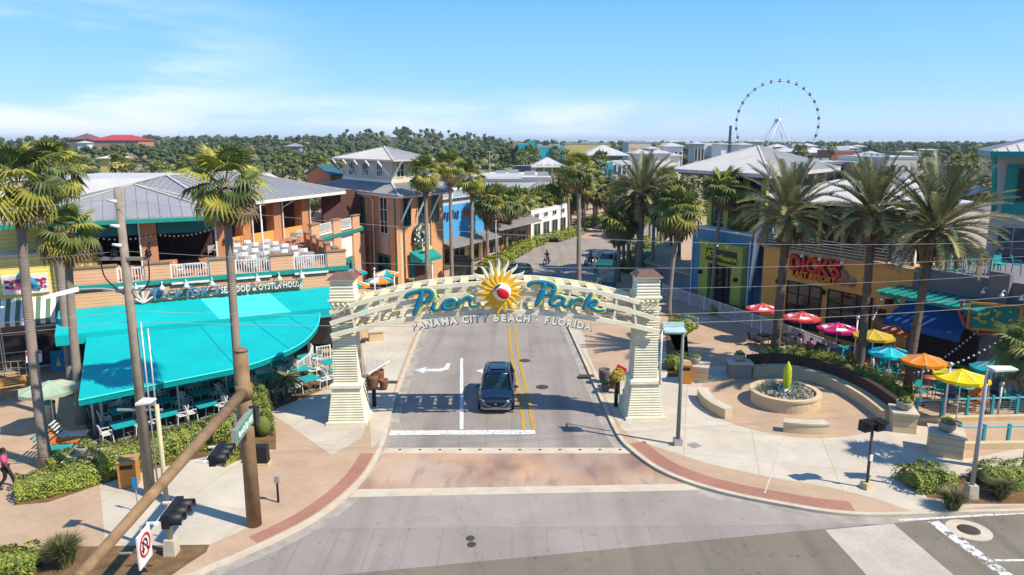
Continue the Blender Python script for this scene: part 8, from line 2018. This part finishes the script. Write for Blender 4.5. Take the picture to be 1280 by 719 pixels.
# upper side terrace tables
for k in range(3):
    p = Q.lerp(RR,.2+.28*k)-Vector((2.0,0,0)); dup(tab_w,(p.x,p.y,DZ),.3,'white table on the upper side terrace','white tables on the upper side terrace')
    for s in (-1,1): dup(ch_w,(p.x,p.y+s*.7,DZ),0 if s>0 else math.pi,'white chair on the upper side terrace','white chairs on the upper side terrace')
for k,(u,v) in enumerate(((11.0,.9),(9.3,8.3),(9.5,4.6),(9.6,14.5),(12.5,12.0))):
    p = roofxy(u,v); t = thing('string_light_pole', ['slender white pole at the front of the rooftop terrace','slender white pole beside the long pavilion','slender white pole at the pavilion corner','slender white pole farthest back on the terrace','slender white pole among the terrace tables'][k], 'pole', (p.x,p.y,DZ)); mb = MB(); mb.tube([(0,0,0),(0,0,3.4)],.05,8); mb.build('pole', M_WHITE, t); mb = MB(); mb.lathe((0,0,0),[(.2,0),(.2,.15),(.08,.2)],10); mb.build('base', M_WHITE, t)
# corner terrace, right: teal and orange high chairs
ch_t = make_chair('teal high chair on the right corner terrace', M_CHT, .62, 'teal chairs on the right corner terrace'); ch_o = make_chair('orange high chair on the right corner terrace', M_CHO, .62, 'orange chairs on the right corner terrace')
tb_o = make_table('orange topped high table under the orange umbrella', M_CHO, .4, .95, group=None); tb_t = make_table('teal table on the right corner terrace', M_CHT, .45, .75, group='teal tables on the right corner terrace')
uw = uo = ut = False
c = P(1160,492); tb_o.location = (c.x,c.y,0)
for px,py,a in ((1150,502,.2),(1172,500,2.9),(1106,470,.4),(1096,476,1.8),(1118,478,-1.1),(1128,470,.8),(1193,506,.1),(1255,506,.5),(1268,502,-.4),(1262,512,.2),(1120,462,.7),(1175,488,1.8),(1198,498,.3)):
    c = P(px,py); uw = put(ch_t,uw,(c.x,c.y,0),a)
for px,py,a in ((1217,515,.0),(1128,478,.7),(1068,462,.4),(1076,466,2.2),(1226,514,.1)):
    c = P(px,py); uo = put(ch_o,uo,(c.x,c.y,0),a)
for px,py in ((1112,474),(1205,500),(1260,500),(1225,497)):
    c = P(px,py); ut = put(tb_t,ut,(c.x,c.y,0),.2)
seat_lab = ['person in blue seated at the left of the crowded table','person in maroon seated under the yellow umbrella, facing left','person in maroon seated beside the slim pole','person in white seated at the right of the crowded table','person in grey seated behind the turquoise railing','person in white seated near the teal umbrella']
for k,(px,py,a,sh) in enumerate(((1188,506,-1.2,M_BLS),(1200,498,.6,M_MRN),(1210,500,.2,M_MRN),(1222,508,1.5,M_WSH),(1234,500,1.0,M_GRS),(1250,508,1.3,M_WSH))):
    c = P(px,py); person(seat_lab[k], (c.x,c.y,0), a, 'sit', sh, M_DEN, hair=[M_HAIR,mat('brown_hair',(0.08,0.04,0.02))][k%2], group='people seated on the right corner terrace')
c = P(1107,484); person('person in grey seated under the bright turquoise umbrella', (c.x,c.y,0), .4, 'sit', M_GRS, M_DEN)
for k in range(9):
    p = on(D_1,G1_,.8+.45*k,-.9-(k%3)*.9,GH); dup(ch_t if k % 3 else ch_o, tuple(p), k*.9, 'teal chair on the grey restaurant roof terrace' if k % 3 else 'orange chair on the grey restaurant roof terrace', 'chairs on the grey roof terrace')
for k in range(3):
    p = on(D_1,G1_,1.2+1.3*k,-1.4,GH); dup(tb_t, tuple(p), .3, 'teal table on the grey restaurant roof terrace', 'tables on the grey roof terrace')
# diners under red umbrellas: dark tables
tb_d = make_table('dark table under the red umbrellas', M_BLKP, .45, .75, group='dark tables by the orange wall'); ch_d = make_chair('dark chair by the orange tavern wall', M_BLKP, .45, 'dark chairs by the orange wall')
ud = uc = False
for px,py in ((953,432),(1002,445),(1045,460-8),(985,432),(1028,444)):
    c = P(px,py); ud = put(tb_d,ud,(c.x,c.y,0),.2)
    for s in (-1,1): uc = put(ch_d,uc,(c.x+s*.7,c.y,0),-s*math.pi/2)
for k,(px,py) in enumerate(((998,441),(1012,447))): c = P(px,py); person(['diner in white under the middle red umbrella','diner in pink under the middle red umbrella'][k],(c.x,c.y,0),1.5-3*k,'sit',[M_WSH,M_PINK][k],M_DEN)
# left umbrella terrace chairs
for px,py,a in ((462,398,.3),(480,392,1.4),(470,384,.2),(490,380,2.0),(485,392,.1),(498,384,.7)):
    c = P(px,py); dup(ch_t,(c.x,c.y,0),a,'teal chair on the left umbrella terrace','teal chairs on the left umbrella terrace')
rail_thing('white railing in front of the left umbrella terrace', PG([(462,412),(470,400),(498,388),(512,376)]), 1.05, M_WHITE, .18, bw=.04)
t = thing('stone_planter_wall','low stone block wall at the end of the left umbrella terrace','wall',P(500,392)); part(t,'block', M_STONE, lambda mb: mb.wbox(P(490,396),P(512,388),0,1.7,0,.7,-.5,0)); part(t,'cap', M_KERB, lambda mb: mb.wbox(P(490,396),P(512,388),-.05,1.75,.701,.78,-.55,.05))
t = thing('white_gate_panel','white slatted gate panel right of the left arch pillar','gate',P(463,470)); part(t,'panel', M_WHITE, lambda mb: [mb.bar((P(460,468).x+.09*k,P(460,468).y+.3*k,.1),(P(460,468).x+.09*k,P(460,468).y+.3*k,1.25),.05) for k in range(9)]); part(t,'rail', M_WHITE, lambda mb: (mb.bar(P(460,468,.2),P(460,468,.2)+Vector((.75,2.45,0)),.06), mb.bar(P(460,468,1.2),P(460,468,1.2)+Vector((.75,2.45,0)),.06)))
for px,py,lab in ((450,418,'small buff stone block beyond the left arch pillar'),(470,425,'second buff stone block nearer the road beyond the left pillar')):
    c = P(px,py); t = thing('stone_block',lab,'block',c,.3); mb = MB(); mb.box(-.5,.5,-.35,.35,0,.6,.02,.02); mb.build('block', M_STONE, t); mb = MB(); mb.box(-.54,.54,-.39,.39,.601,.68); mb.build('cap', M_KERB, t)
# wooden bench, sandwich board at the left
t = thing('wooden_bench','orange brown wooden bench with black arms at the left edge','bench',P(15,496),R(35))
mb = MB()
for k in range(4): mb.box(-.8,.8,-.25+k*.14,-.14+k*.14,.44,.48)
mb.build('seat', mat('bench_wood',(0.55,0.25,0.04),rough=.5,var=.15,scale=4), t); mb = MB()
for k in range(4): mb.hexa([(-.8,.28+k*.04,.54+k*.12),(.8,.28+k*.04,.54+k*.12),(.8,.32+k*.04,.54+k*.12),(-.8,.32+k*.04,.54+k*.12),(-.8,.31+k*.04,.64+k*.12),(.8,.31+k*.04,.64+k*.12),(.8,.35+k*.04,.64+k*.12),(-.8,.35+k*.04,.64+k*.12)])
mb.build('backrest', MATS['bench_wood'], t)
for s in (-1,1): mb = MB(); mb.tube(catmull([(s*.78,-.25,0),(s*.78,-.28,.5),(s*.78,-.2,.68),(s*.78,.25,.66)],4),.035,6); mb.tube([(s*.78,.4,0),(s*.78,.3,.5),(s*.78,.42,.95)],.035,6); mb.build('arm', M_BLKP, t)
t = thing('sandwich_board','blue and yellow sandwich board beside the second palm trunk','sign',P(75,462),.4); mb = MB(); mb.hexa([(-.4,-.3,0),(.4,-.3,0),(.4,-.26,0),(-.4,-.26,0),(-.4,-.02,1.2),(.4,-.02,1.2),(.4,.02,1.2),(-.4,.02,1.2)]); mb.build('front_board', mat('board_blue',(0.03,0.25,0.40)), t); mb = MB(); mb.hexa([(-.4,.26,0),(.4,.26,0),(.4,.3,0),(-.4,.3,0),(-.4,-.02,1.2),(.4,-.02,1.2),(.4,.02,1.2),(-.4,.02,1.2)]); mb.build('rear_board', M_BLKP, t); mb = MB(); mb.add([(-.15,-.24,.3),(.15,-.24,.3),(0,-.13,.8)],[(0,1,2)]); mb.build('yellow_wedge', M_LY, t)
t = thing('menu_stand','white and red menu stand on an orange post at the shop door','menu stand',P(46,470),.2); mb = MB(); mb.tube([(0,0,0),(0,0,.9)],.08,8); mb.build('post', M_CHO, t); mb = MB(); mb.cbox((0,0,1.2),.85,.08,.7,rx=-.2); mb.build('board', M_WHITE, t); mb = MB(); mb.cbox((0,-.07,1.47),.8,.05,.12,rx=-.2); mb.build('red_header', M_RED2, t)
t = thing('bike_rack','grey metal grid stand by the yellow shop windows','rack',P(20,470),.2)
mb = MB()
for k in range(6): mb.bar((-1+k*.4,0,0),(-1+k*.4,0,.9),.03)
mb.bar((-1,0,.9),(1,0,.9),.03); mb.bar((-1,0,.5),(1,0,.5),.03); mb.build('grid', M_METAL, t)
# deck chairs stack
c = P(80,560)
for k,(m,lab) in enumerate(((M_CHO,'coral folded lounge chair in the row by the canopy post'),(M_TTEAL,'teal folded lounge chair at the front of the row by the canopy post'),(M_CHW,'white folded lounge chair at the back of the row by the canopy post'))):
    t = thing('lounge_chair',lab,'chair',(c.x+[.1,.2,.0][k],c.y+[0,-.8,.8][k],0),R(100),'lounge chairs by the canopy post')
    mb = MB(); 
    for q in range(6): mb.box(-.3,.3,-.6+q*.18,-.46+q*.18,.35,.38)
    mb.build('seat', m, t); mb = MB()
    for q in range(5): mb.bar((-.3,.48+q*.09,.42+q*.13),(.3,.48+q*.09,.42+q*.13),.09,.03)
    mb.build('backrest', m, t)
    for s in (-1,1): mb = MB(); mb.bar((s*.3,-.55,0),(s*.3,.5,.42),.05); mb.bar((s*.3,.45,0),(s*.3,-.5,.38),.05); mb.build('leg', m, t)
# ------------------------------------------------------------------ wires
M_WIRE = mat('wire_grey',(0.34,0.33,0.33),rough=.6); 
def catenary(a, b, sag, n=40):
    a = Vector(a); b = Vector(b); return [a.lerp(b,i/n)-Vector((0,0,sag*4*(i/n)*(1-i/n))) for i in range(n+1)]
pb = P(188,618)
for k,(z,zr,sag,dy,lab) in enumerate(((11.6,9.6,1.1,-.3,'top overhead wire crossing the whole view from the utility pole'),(9.7,9.0,.9,-.1,'second overhead wire from the top'),(8.6,8.15,.8,.05,'third overhead wire from the top'),(7.4,7.15,.8,.05,'fourth overhead wire, thick cable'),(7.0,6.75,.8,.05,'lowest of the overhead wires'))):
    t = thing('overhead_wire', lab, 'wire', (pb.x,pb.y+dy,z), 0, 'overhead wires')
    R_ = Vector((32,33.5+dy,zr)); L_ = Vector((-62,18+dy,z))
    part(t,'span', M_WIRE, lambda mb: (mb.tube(catenary((pb.x,pb.y+dy,z),R_,sag),.007 if k<3 else .010,5,caps=False), mb.tube(catenary(L_,(pb.x,pb.y+dy,z),sag),.007 if k<3 else .010,5,caps=False)))
t = thing('utility_pole','utility pole beyond the right edge carrying the wires','utility pole',(32,33.5,0)); mb = MB(); mb.tube([(0,0,0),(0,0,10.5)],[.2,.15],10); mb.build('pole', M_CONW, t)
t = thing('utility_pole','utility pole beyond the left edge carrying the wires','utility pole',(-62,18,0)); mb = MB(); mb.tube([(0,0,0),(0,0,12)],[.2,.15],10); mb.build('pole', M_CONW, t)
# string lights over the right terrace
M_BULB = mat('white_bulb',(0.7,0.68,0.62),rough=.3)
bm_ = MB(); bm_.ball((0,0,-.05),.06,8,6); bo = bm_.build('bulb', M_BULB); bme = bo.data; bpy.data.objects.remove(bo)
for k,(a,b_,n) in enumerate(((P(1066,399,0),None,0),)): pass
def lights(label, a, b, sag, n):
    t = thing('string_light', label, 'string light', a, 0, 'strings of white bulbs'); pts = catenary(a,b,sag,n)
    part(t,'cord', M_BLKP, lambda mb: mb.tube(pts,.012,4,caps=False))
    for p in pts[1:-1]: o = bpy.data.objects.new('bulb', bme); COL.objects.link(o); o.parent = t; o.location = p-t.location
lights('string of white bulbs from the slim pole up to the blue awning', on(D_1,G1_,5.8,.4,5.0), ZY(1144,470,40), .3, 26)
lights('string of white bulbs drooping toward the right edge', ZY(1130,465,38), on(D_1,G1_,7.5,.6,5.0), .9, 26)
lights('string of white bulbs from the tavern wall to the terrace', on(D_0,D_1,10.5,.2,5.0), ZY(1090,400,42), .3, 18)
lights('string of white bulbs in the shaded left pavilion', g(1,3.5,8.2), g(5,3.5,8.0), .3, 14); lights('second string of white bulbs in the shaded left pavilion', g(5,3.5,8.0), g(8.6,3.5,8.3), .3, 14)

# ================================================================== OBSERVATION WHEEL
WD = 500.0; wc = ZY(972,154.5,WD); WR = 27.9
wh = thing('observation_wheel','tall white observation wheel with dark gondolas on the skyline','ferris wheel',(wc.x,wc.y,0))
M_WW = mat('wheel_white',(0.62,0.64,0.66),rough=.5,var=.02); Hh = wc.z+2.2
mb = MB(); n = 90
for y in (-1.2,1.2): mb.tube([(WR*math.cos(2*math.pi*i/n),y,wc.z+WR*math.sin(2*math.pi*i/n)) for i in range(n+1)],.17,4,caps=False)
for i in range(n): a = 2*math.pi*i/n; mb.bar((WR*math.cos(a),-1.2,wc.z+WR*math.sin(a)),(WR*math.cos(a),1.2,wc.z+WR*math.sin(a)),.07)
mb.build('rim', M_WW, wh)
mb = MB()
for i in range(30):
    a = 2*math.pi*i/30
    mb.tube([(0,2 if i%2 else -2,Hh),(WR*math.cos(a),1.2 if i%2 else -1.2,wc.z+WR*math.sin(a))],.06,3,caps=False)
mb.build('spokes', M_WW, wh)
mb = MB(); mb.tube([(0,-3,Hh),(0,3,Hh)],1.3,14); mb.build('hub', M_WW, wh)
for s in (-1,1):
    for y in (-1,1): mb = MB(); mb.tube([(0,y*3,Hh),(s*13.5,y*7,0)],[.3,.42],8); mb.build('support_leg', M_WW, wh)
mb = MB(); mb.box(-11,11,-6,6,-.2,2.5); mb.build('platform', M_CRW, wh)
M_GOND = mat('gondola_dark',(0.012,0.03,0.055),rough=.3,var=.02); gm_ = MB(); gm_.ball((0,0,0),.98,10,8,sx=1.0,sy=1.1,sz=1.05); gm_.box(-.2,.2,-1.1,1.1,.9,1.15); go = gm_.build('gondola', M_GOND); gme = go.data; bpy.data.objects.remove(go)
for i in range(30):
    a = 2*math.pi*(i+.5)/30+.02; o = bpy.data.objects.new('gondola', gme); COL.objects.link(o); o.parent = wh; o.location = (WR*math.cos(a),0,wc.z+WR*math.sin(a))
t = thing('sign_mast','tall dark narrow mast left of the observation wheel','mast',(ZY(912,180,300).x,300,0)); mb = MB(); mb.box(-.55,.55,-.4,.4,0,ZY(912,157,300).z,.1,.1); mb.build('mast', mat('mast_dark',(0.05,0.08,0.12)), t); mb = MB(); mb.box(-1.2,1.2,-1,1,0,.6); mb.build('footing', M_STONE, t)
# thin masts in the left woods and beyond
for px,py,Y,lab in ((612,190,150,'thin light pole above the woods right of the cupola'),(536,165,150,'x')):
    if lab == 'x': continue
    c = ZY(px,py,Y); t = thing('light_pole',lab,'light pole',(c.x,Y,0)); mb = MB(); mb.tube([(0,0,0),(0,0,c.z)],.1,6); mb.build('pole', M_METAL, t); mb = MB(); mb.box(-.6,.6,-.1,.1,c.z-.05,c.z+.1); mb.build('lamp_head', M_METAL, t)

# trees one can tell apart in the middle distance
def broadleaf(label, x, y, h, r, m, seed, n=420, size=.6, group=None):
    rg = random.Random(seed); t = thing('broadleaf_tree', label, 'tree', (x,y,0), 0, group)
    mb = MB(); mb.tube([(0,0,0),(.1,0,h*.35),(0,.1,h*.6)],[.22,.16,.08],8)
    for k in range(5): a = k*1.3; mb.tube([(0,0,h*.35),(r*.5*math.cos(a),r*.5*math.sin(a),h*.7)],[.1,.04],5)
    mb.build('trunk', M_CONW, t); mb = MB(); clump_tree(mb,0,0,0,h,r,m,n,rg,size,stem=False); mb.build('crown', M_WOOD, t)
GT = 'trees beyond the right hand shops'
rg = random.Random(21)
for i in range(14):
    px = 1128+i*11; Y = 120+rg.uniform(-15,60); x = (px-640)/900*Y*.985; broadleaf(f'{["pale olive","mid green","dark green"][i%3]} broad tree beyond the long cream store, {["first","second","third","fourth","fifth","sixth","seventh","eighth","ninth","tenth","eleventh","twelfth","thirteenth","fourteenth"][i]} from the left', x, Y, rg.uniform(6,8.5), rg.uniform(2.8,3.8), [2,1,0][i%3], 50+i, n=360, size=.7, group=GT)
for i,(px,Y,h) in enumerate(((735,146,9),(748,138,8.5),(712,160,8),(860,150,7.5),(880,165,7.5),(722,136,8),(758,117,7.5),(698,150,7.5),(778,119,8.5))):
    x = (px-640)/900*Y*.985; broadleaf(['olive tree behind the double crowned palm','olive tree right of the double crowned palm crown','small tree left of the blue store','olive scrub tree left of the big metal roof','green scrub tree left of the big metal roof','brown green tree overhanging the street bend','small tree in front of the white store','olive tree left of the far street palms','green tree closing the far end of the street'][i], x, Y, h, 3.4, [1,2,1,2,1,2,1,2,1][i], 80+i, n=420, size=.7)
PT = 'distant small palms'
for i,(px,yc,Y) in enumerate(((662,190,210),(668,195,190),(693,190,230),(652,196,200),(706,196,175),(800,262,150),(1040,186,260),(998,188,250),(1004,188,250),(200,215,120),(150,205,130),(232,214,125),(385,200,180),(402,204,170),(420,200,185),(352,206,175),(365,200,180),(1160,200,160),(1195,205,150),(1215,202,155),(750,200,150))):
    c = ZY(px,yc,Y); palm('distant_palm', f'distant palm, {["first","second","third","fourth","fifth","sixth","seventh","eighth","ninth","tenth","eleventh","twelfth","thirteenth","fourteenth","fifteenth","sixteenth","seventeenth","eighteenth","nineteenth","twentieth","twenty first"][i]} of the small ones scattered over the far town', (c.x,Y,0), max(3,c.z), 'tiny', 40+i%2, r0=.2, r1=.16, scale=1.25, group=PT, sk=False)

# ================================================================== SKY, SUN, CAMERA
w_ = bpy.data.worlds.new('World'); scn.world = w_; w_.use_nodes = True; nt = w_.node_tree; N = nt.nodes; L = nt.links; N.clear()
SUN_EL, SUN_AZ = R(49.5), R(90+25)      # compass style: from +Y towards +X
sky = N.new('ShaderNodeTexSky'); sky.sky_type = 'NISHITA'; sky.sun_disc = False; sky.sun_elevation = SUN_EL; sky.sun_rotation = SUN_AZ
sky.altitude = 0; sky.air_density = 1.0; sky.dust_density = 0.1; sky.ozone_density = 2.0
bg = N.new('ShaderNodeBackground'); bg.inputs['Strength'].default_value = 0.15; out_ = N.new('ShaderNodeOutputWorld')
tc = N.new('ShaderNodeTexCoord'); sp_ = N.new('ShaderNodeSeparateXYZ'); L.new(tc.outputs['Generated'], sp_.inputs[0])
# thin clouds low over the horizon, in the sky's own directions
mp = N.new('ShaderNodeMapping'); mp.inputs['Scale'].default_value = (1.6,1.6,9.0); mp.inputs['Location'].default_value = (.35,.1,.6); L.new(tc.outputs['Generated'], mp.inputs[0])
ns = N.new('ShaderNodeTexNoise'); ns.inputs['Scale'].default_value = 1.3; ns.inputs['Detail'].default_value = 8; ns.inputs['Roughness'].default_value = .55; L.new(mp.outputs[0], ns.inputs['Vector'])
mr = N.new('ShaderNodeMapRange'); mr.interpolation_type = 'SMOOTHSTEP'; mr.inputs['From Min'].default_value = .46; mr.inputs['From Max'].default_value = .64; L.new(ns.outputs['Fac'], mr.inputs['Value'])
def mrange(sock, a, b):
    e = N.new('ShaderNodeMapRange'); e.interpolation_type = 'SMOOTHSTEP'; e.inputs['From Min'].default_value = a; e.inputs['From Max'].default_value = b; L.new(sock, e.inputs['Value']); return e.outputs[0]
def mth(op, a, b):
    e = N.new('ShaderNodeMath'); e.operation = op; L.new(a, e.inputs[0]); L.new(b, e.inputs[1]); return e
el = mth('MAXIMUM', mrange(sp_.outputs['Z'], .075, .02), mth('MULTIPLY', mrange(sp_.outputs['X'], -.2, -.5), mrange(sp_.outputs['Z'], .24, .06)).outputs[0])
ml = N.new('ShaderNodeMath'); ml.operation = 'MULTIPLY'; L.new(mr.outputs[0], ml.inputs[0]); L.new(el.outputs[0], ml.inputs[1])
m9 = N.new('ShaderNodeMath'); m9.operation = 'MULTIPLY'; m9.inputs[1].default_value = .85; L.new(ml.outputs[0], m9.inputs[0])
mx = N.new('ShaderNodeMix'); mx.data_type = 'RGBA'; L.new(m9.outputs[0], mx.inputs['Factor']); rp = N.new('ShaderNodeValToRGB'); L.new(sp_.outputs['Z'], rp.inputs[0]); cr_ = rp.color_ramp; cr_.elements[0].position = 0.0; cr_.elements[0].color = (.46,.69,.97,1); cr_.elements[1].position = .55; cr_.elements[1].color = (.10,.30,.78,1)
e3 = cr_.elements.new(.06); e3.color = (.24,.57,.98,1); e4 = cr_.elements.new(.18); e4.color = (.11,.45,.96,1)
sc5 = N.new('ShaderNodeVectorMath'); sc5.operation = 'SCALE'; sc5.inputs['Scale'].default_value = 4.1; L.new(rp.outputs[0], sc5.inputs[0])
mb5 = N.new('ShaderNodeMix'); mb5.data_type = 'RGBA'; mb5.inputs['Factor'].default_value = .85; L.new(sky.outputs[0], mb5.inputs['A']); L.new(sc5.outputs[0], mb5.inputs['B']); L.new(mb5.outputs['Result'], mx.inputs['A']); mx.inputs['B'].default_value = (4.3,4.5,4.8,1)
L.new(mx.outputs['Result'], bg.inputs['Color']); L.new(bg.outputs[0], out_.inputs[0])
sl = bpy.data.lights.new('sun','SUN'); sl.energy = 3.8; sl.angle = R(.55); sl.color = (1,.92,.78); so = bpy.data.objects.new('sun', sl); COL.objects.link(so)
sdv = Vector((math.cos(SUN_EL)*math.sin(SUN_AZ), math.cos(SUN_EL)*math.cos(SUN_AZ), math.sin(SUN_EL))); so.rotation_euler = (-sdv).to_track_quat('-Z','Y').to_euler(); so.location = (30,-20,40)
cd = bpy.data.cameras.new('camera'); cd.sensor_width = 36; cd.lens = FPX/1280*36; cd.clip_end = 20000; cd.clip_start = .5
co = bpy.data.objects.new('camera', cd); COL.objects.link(co); co.location = (0,0,CAMH); co.rotation_euler = (math.pi/2-PITCH,0,0); scn.camera = co
scn.view_settings.view_transform = 'Standard'; scn.view_settings.look = 'None'; scn.view_settings.exposure = 0.85; scn.view_settings.gamma = 1

# pale sea air between the street and the horizon
hz = bpy.data.materials.new('sea_haze'); hz.use_nodes = True; hn = hz.node_tree; hn.nodes.clear()
ho = hn.nodes.new('ShaderNodeOutputMaterial'); hv = hn.nodes.new('ShaderNodeVolumePrincipled'); hv.inputs['Color'].default_value = (.82,.90,1,1); hv.inputs['Density'].default_value = 0.00012; hv.inputs['Anisotropy'].default_value = .3
hn.links.new(hv.outputs[0], ho.inputs['Volume'])
mb = MB(); mb.box(-11500,11500,-11500,11500,-1.5,72); tag(mb.build('haze', hz), kind='stuff')
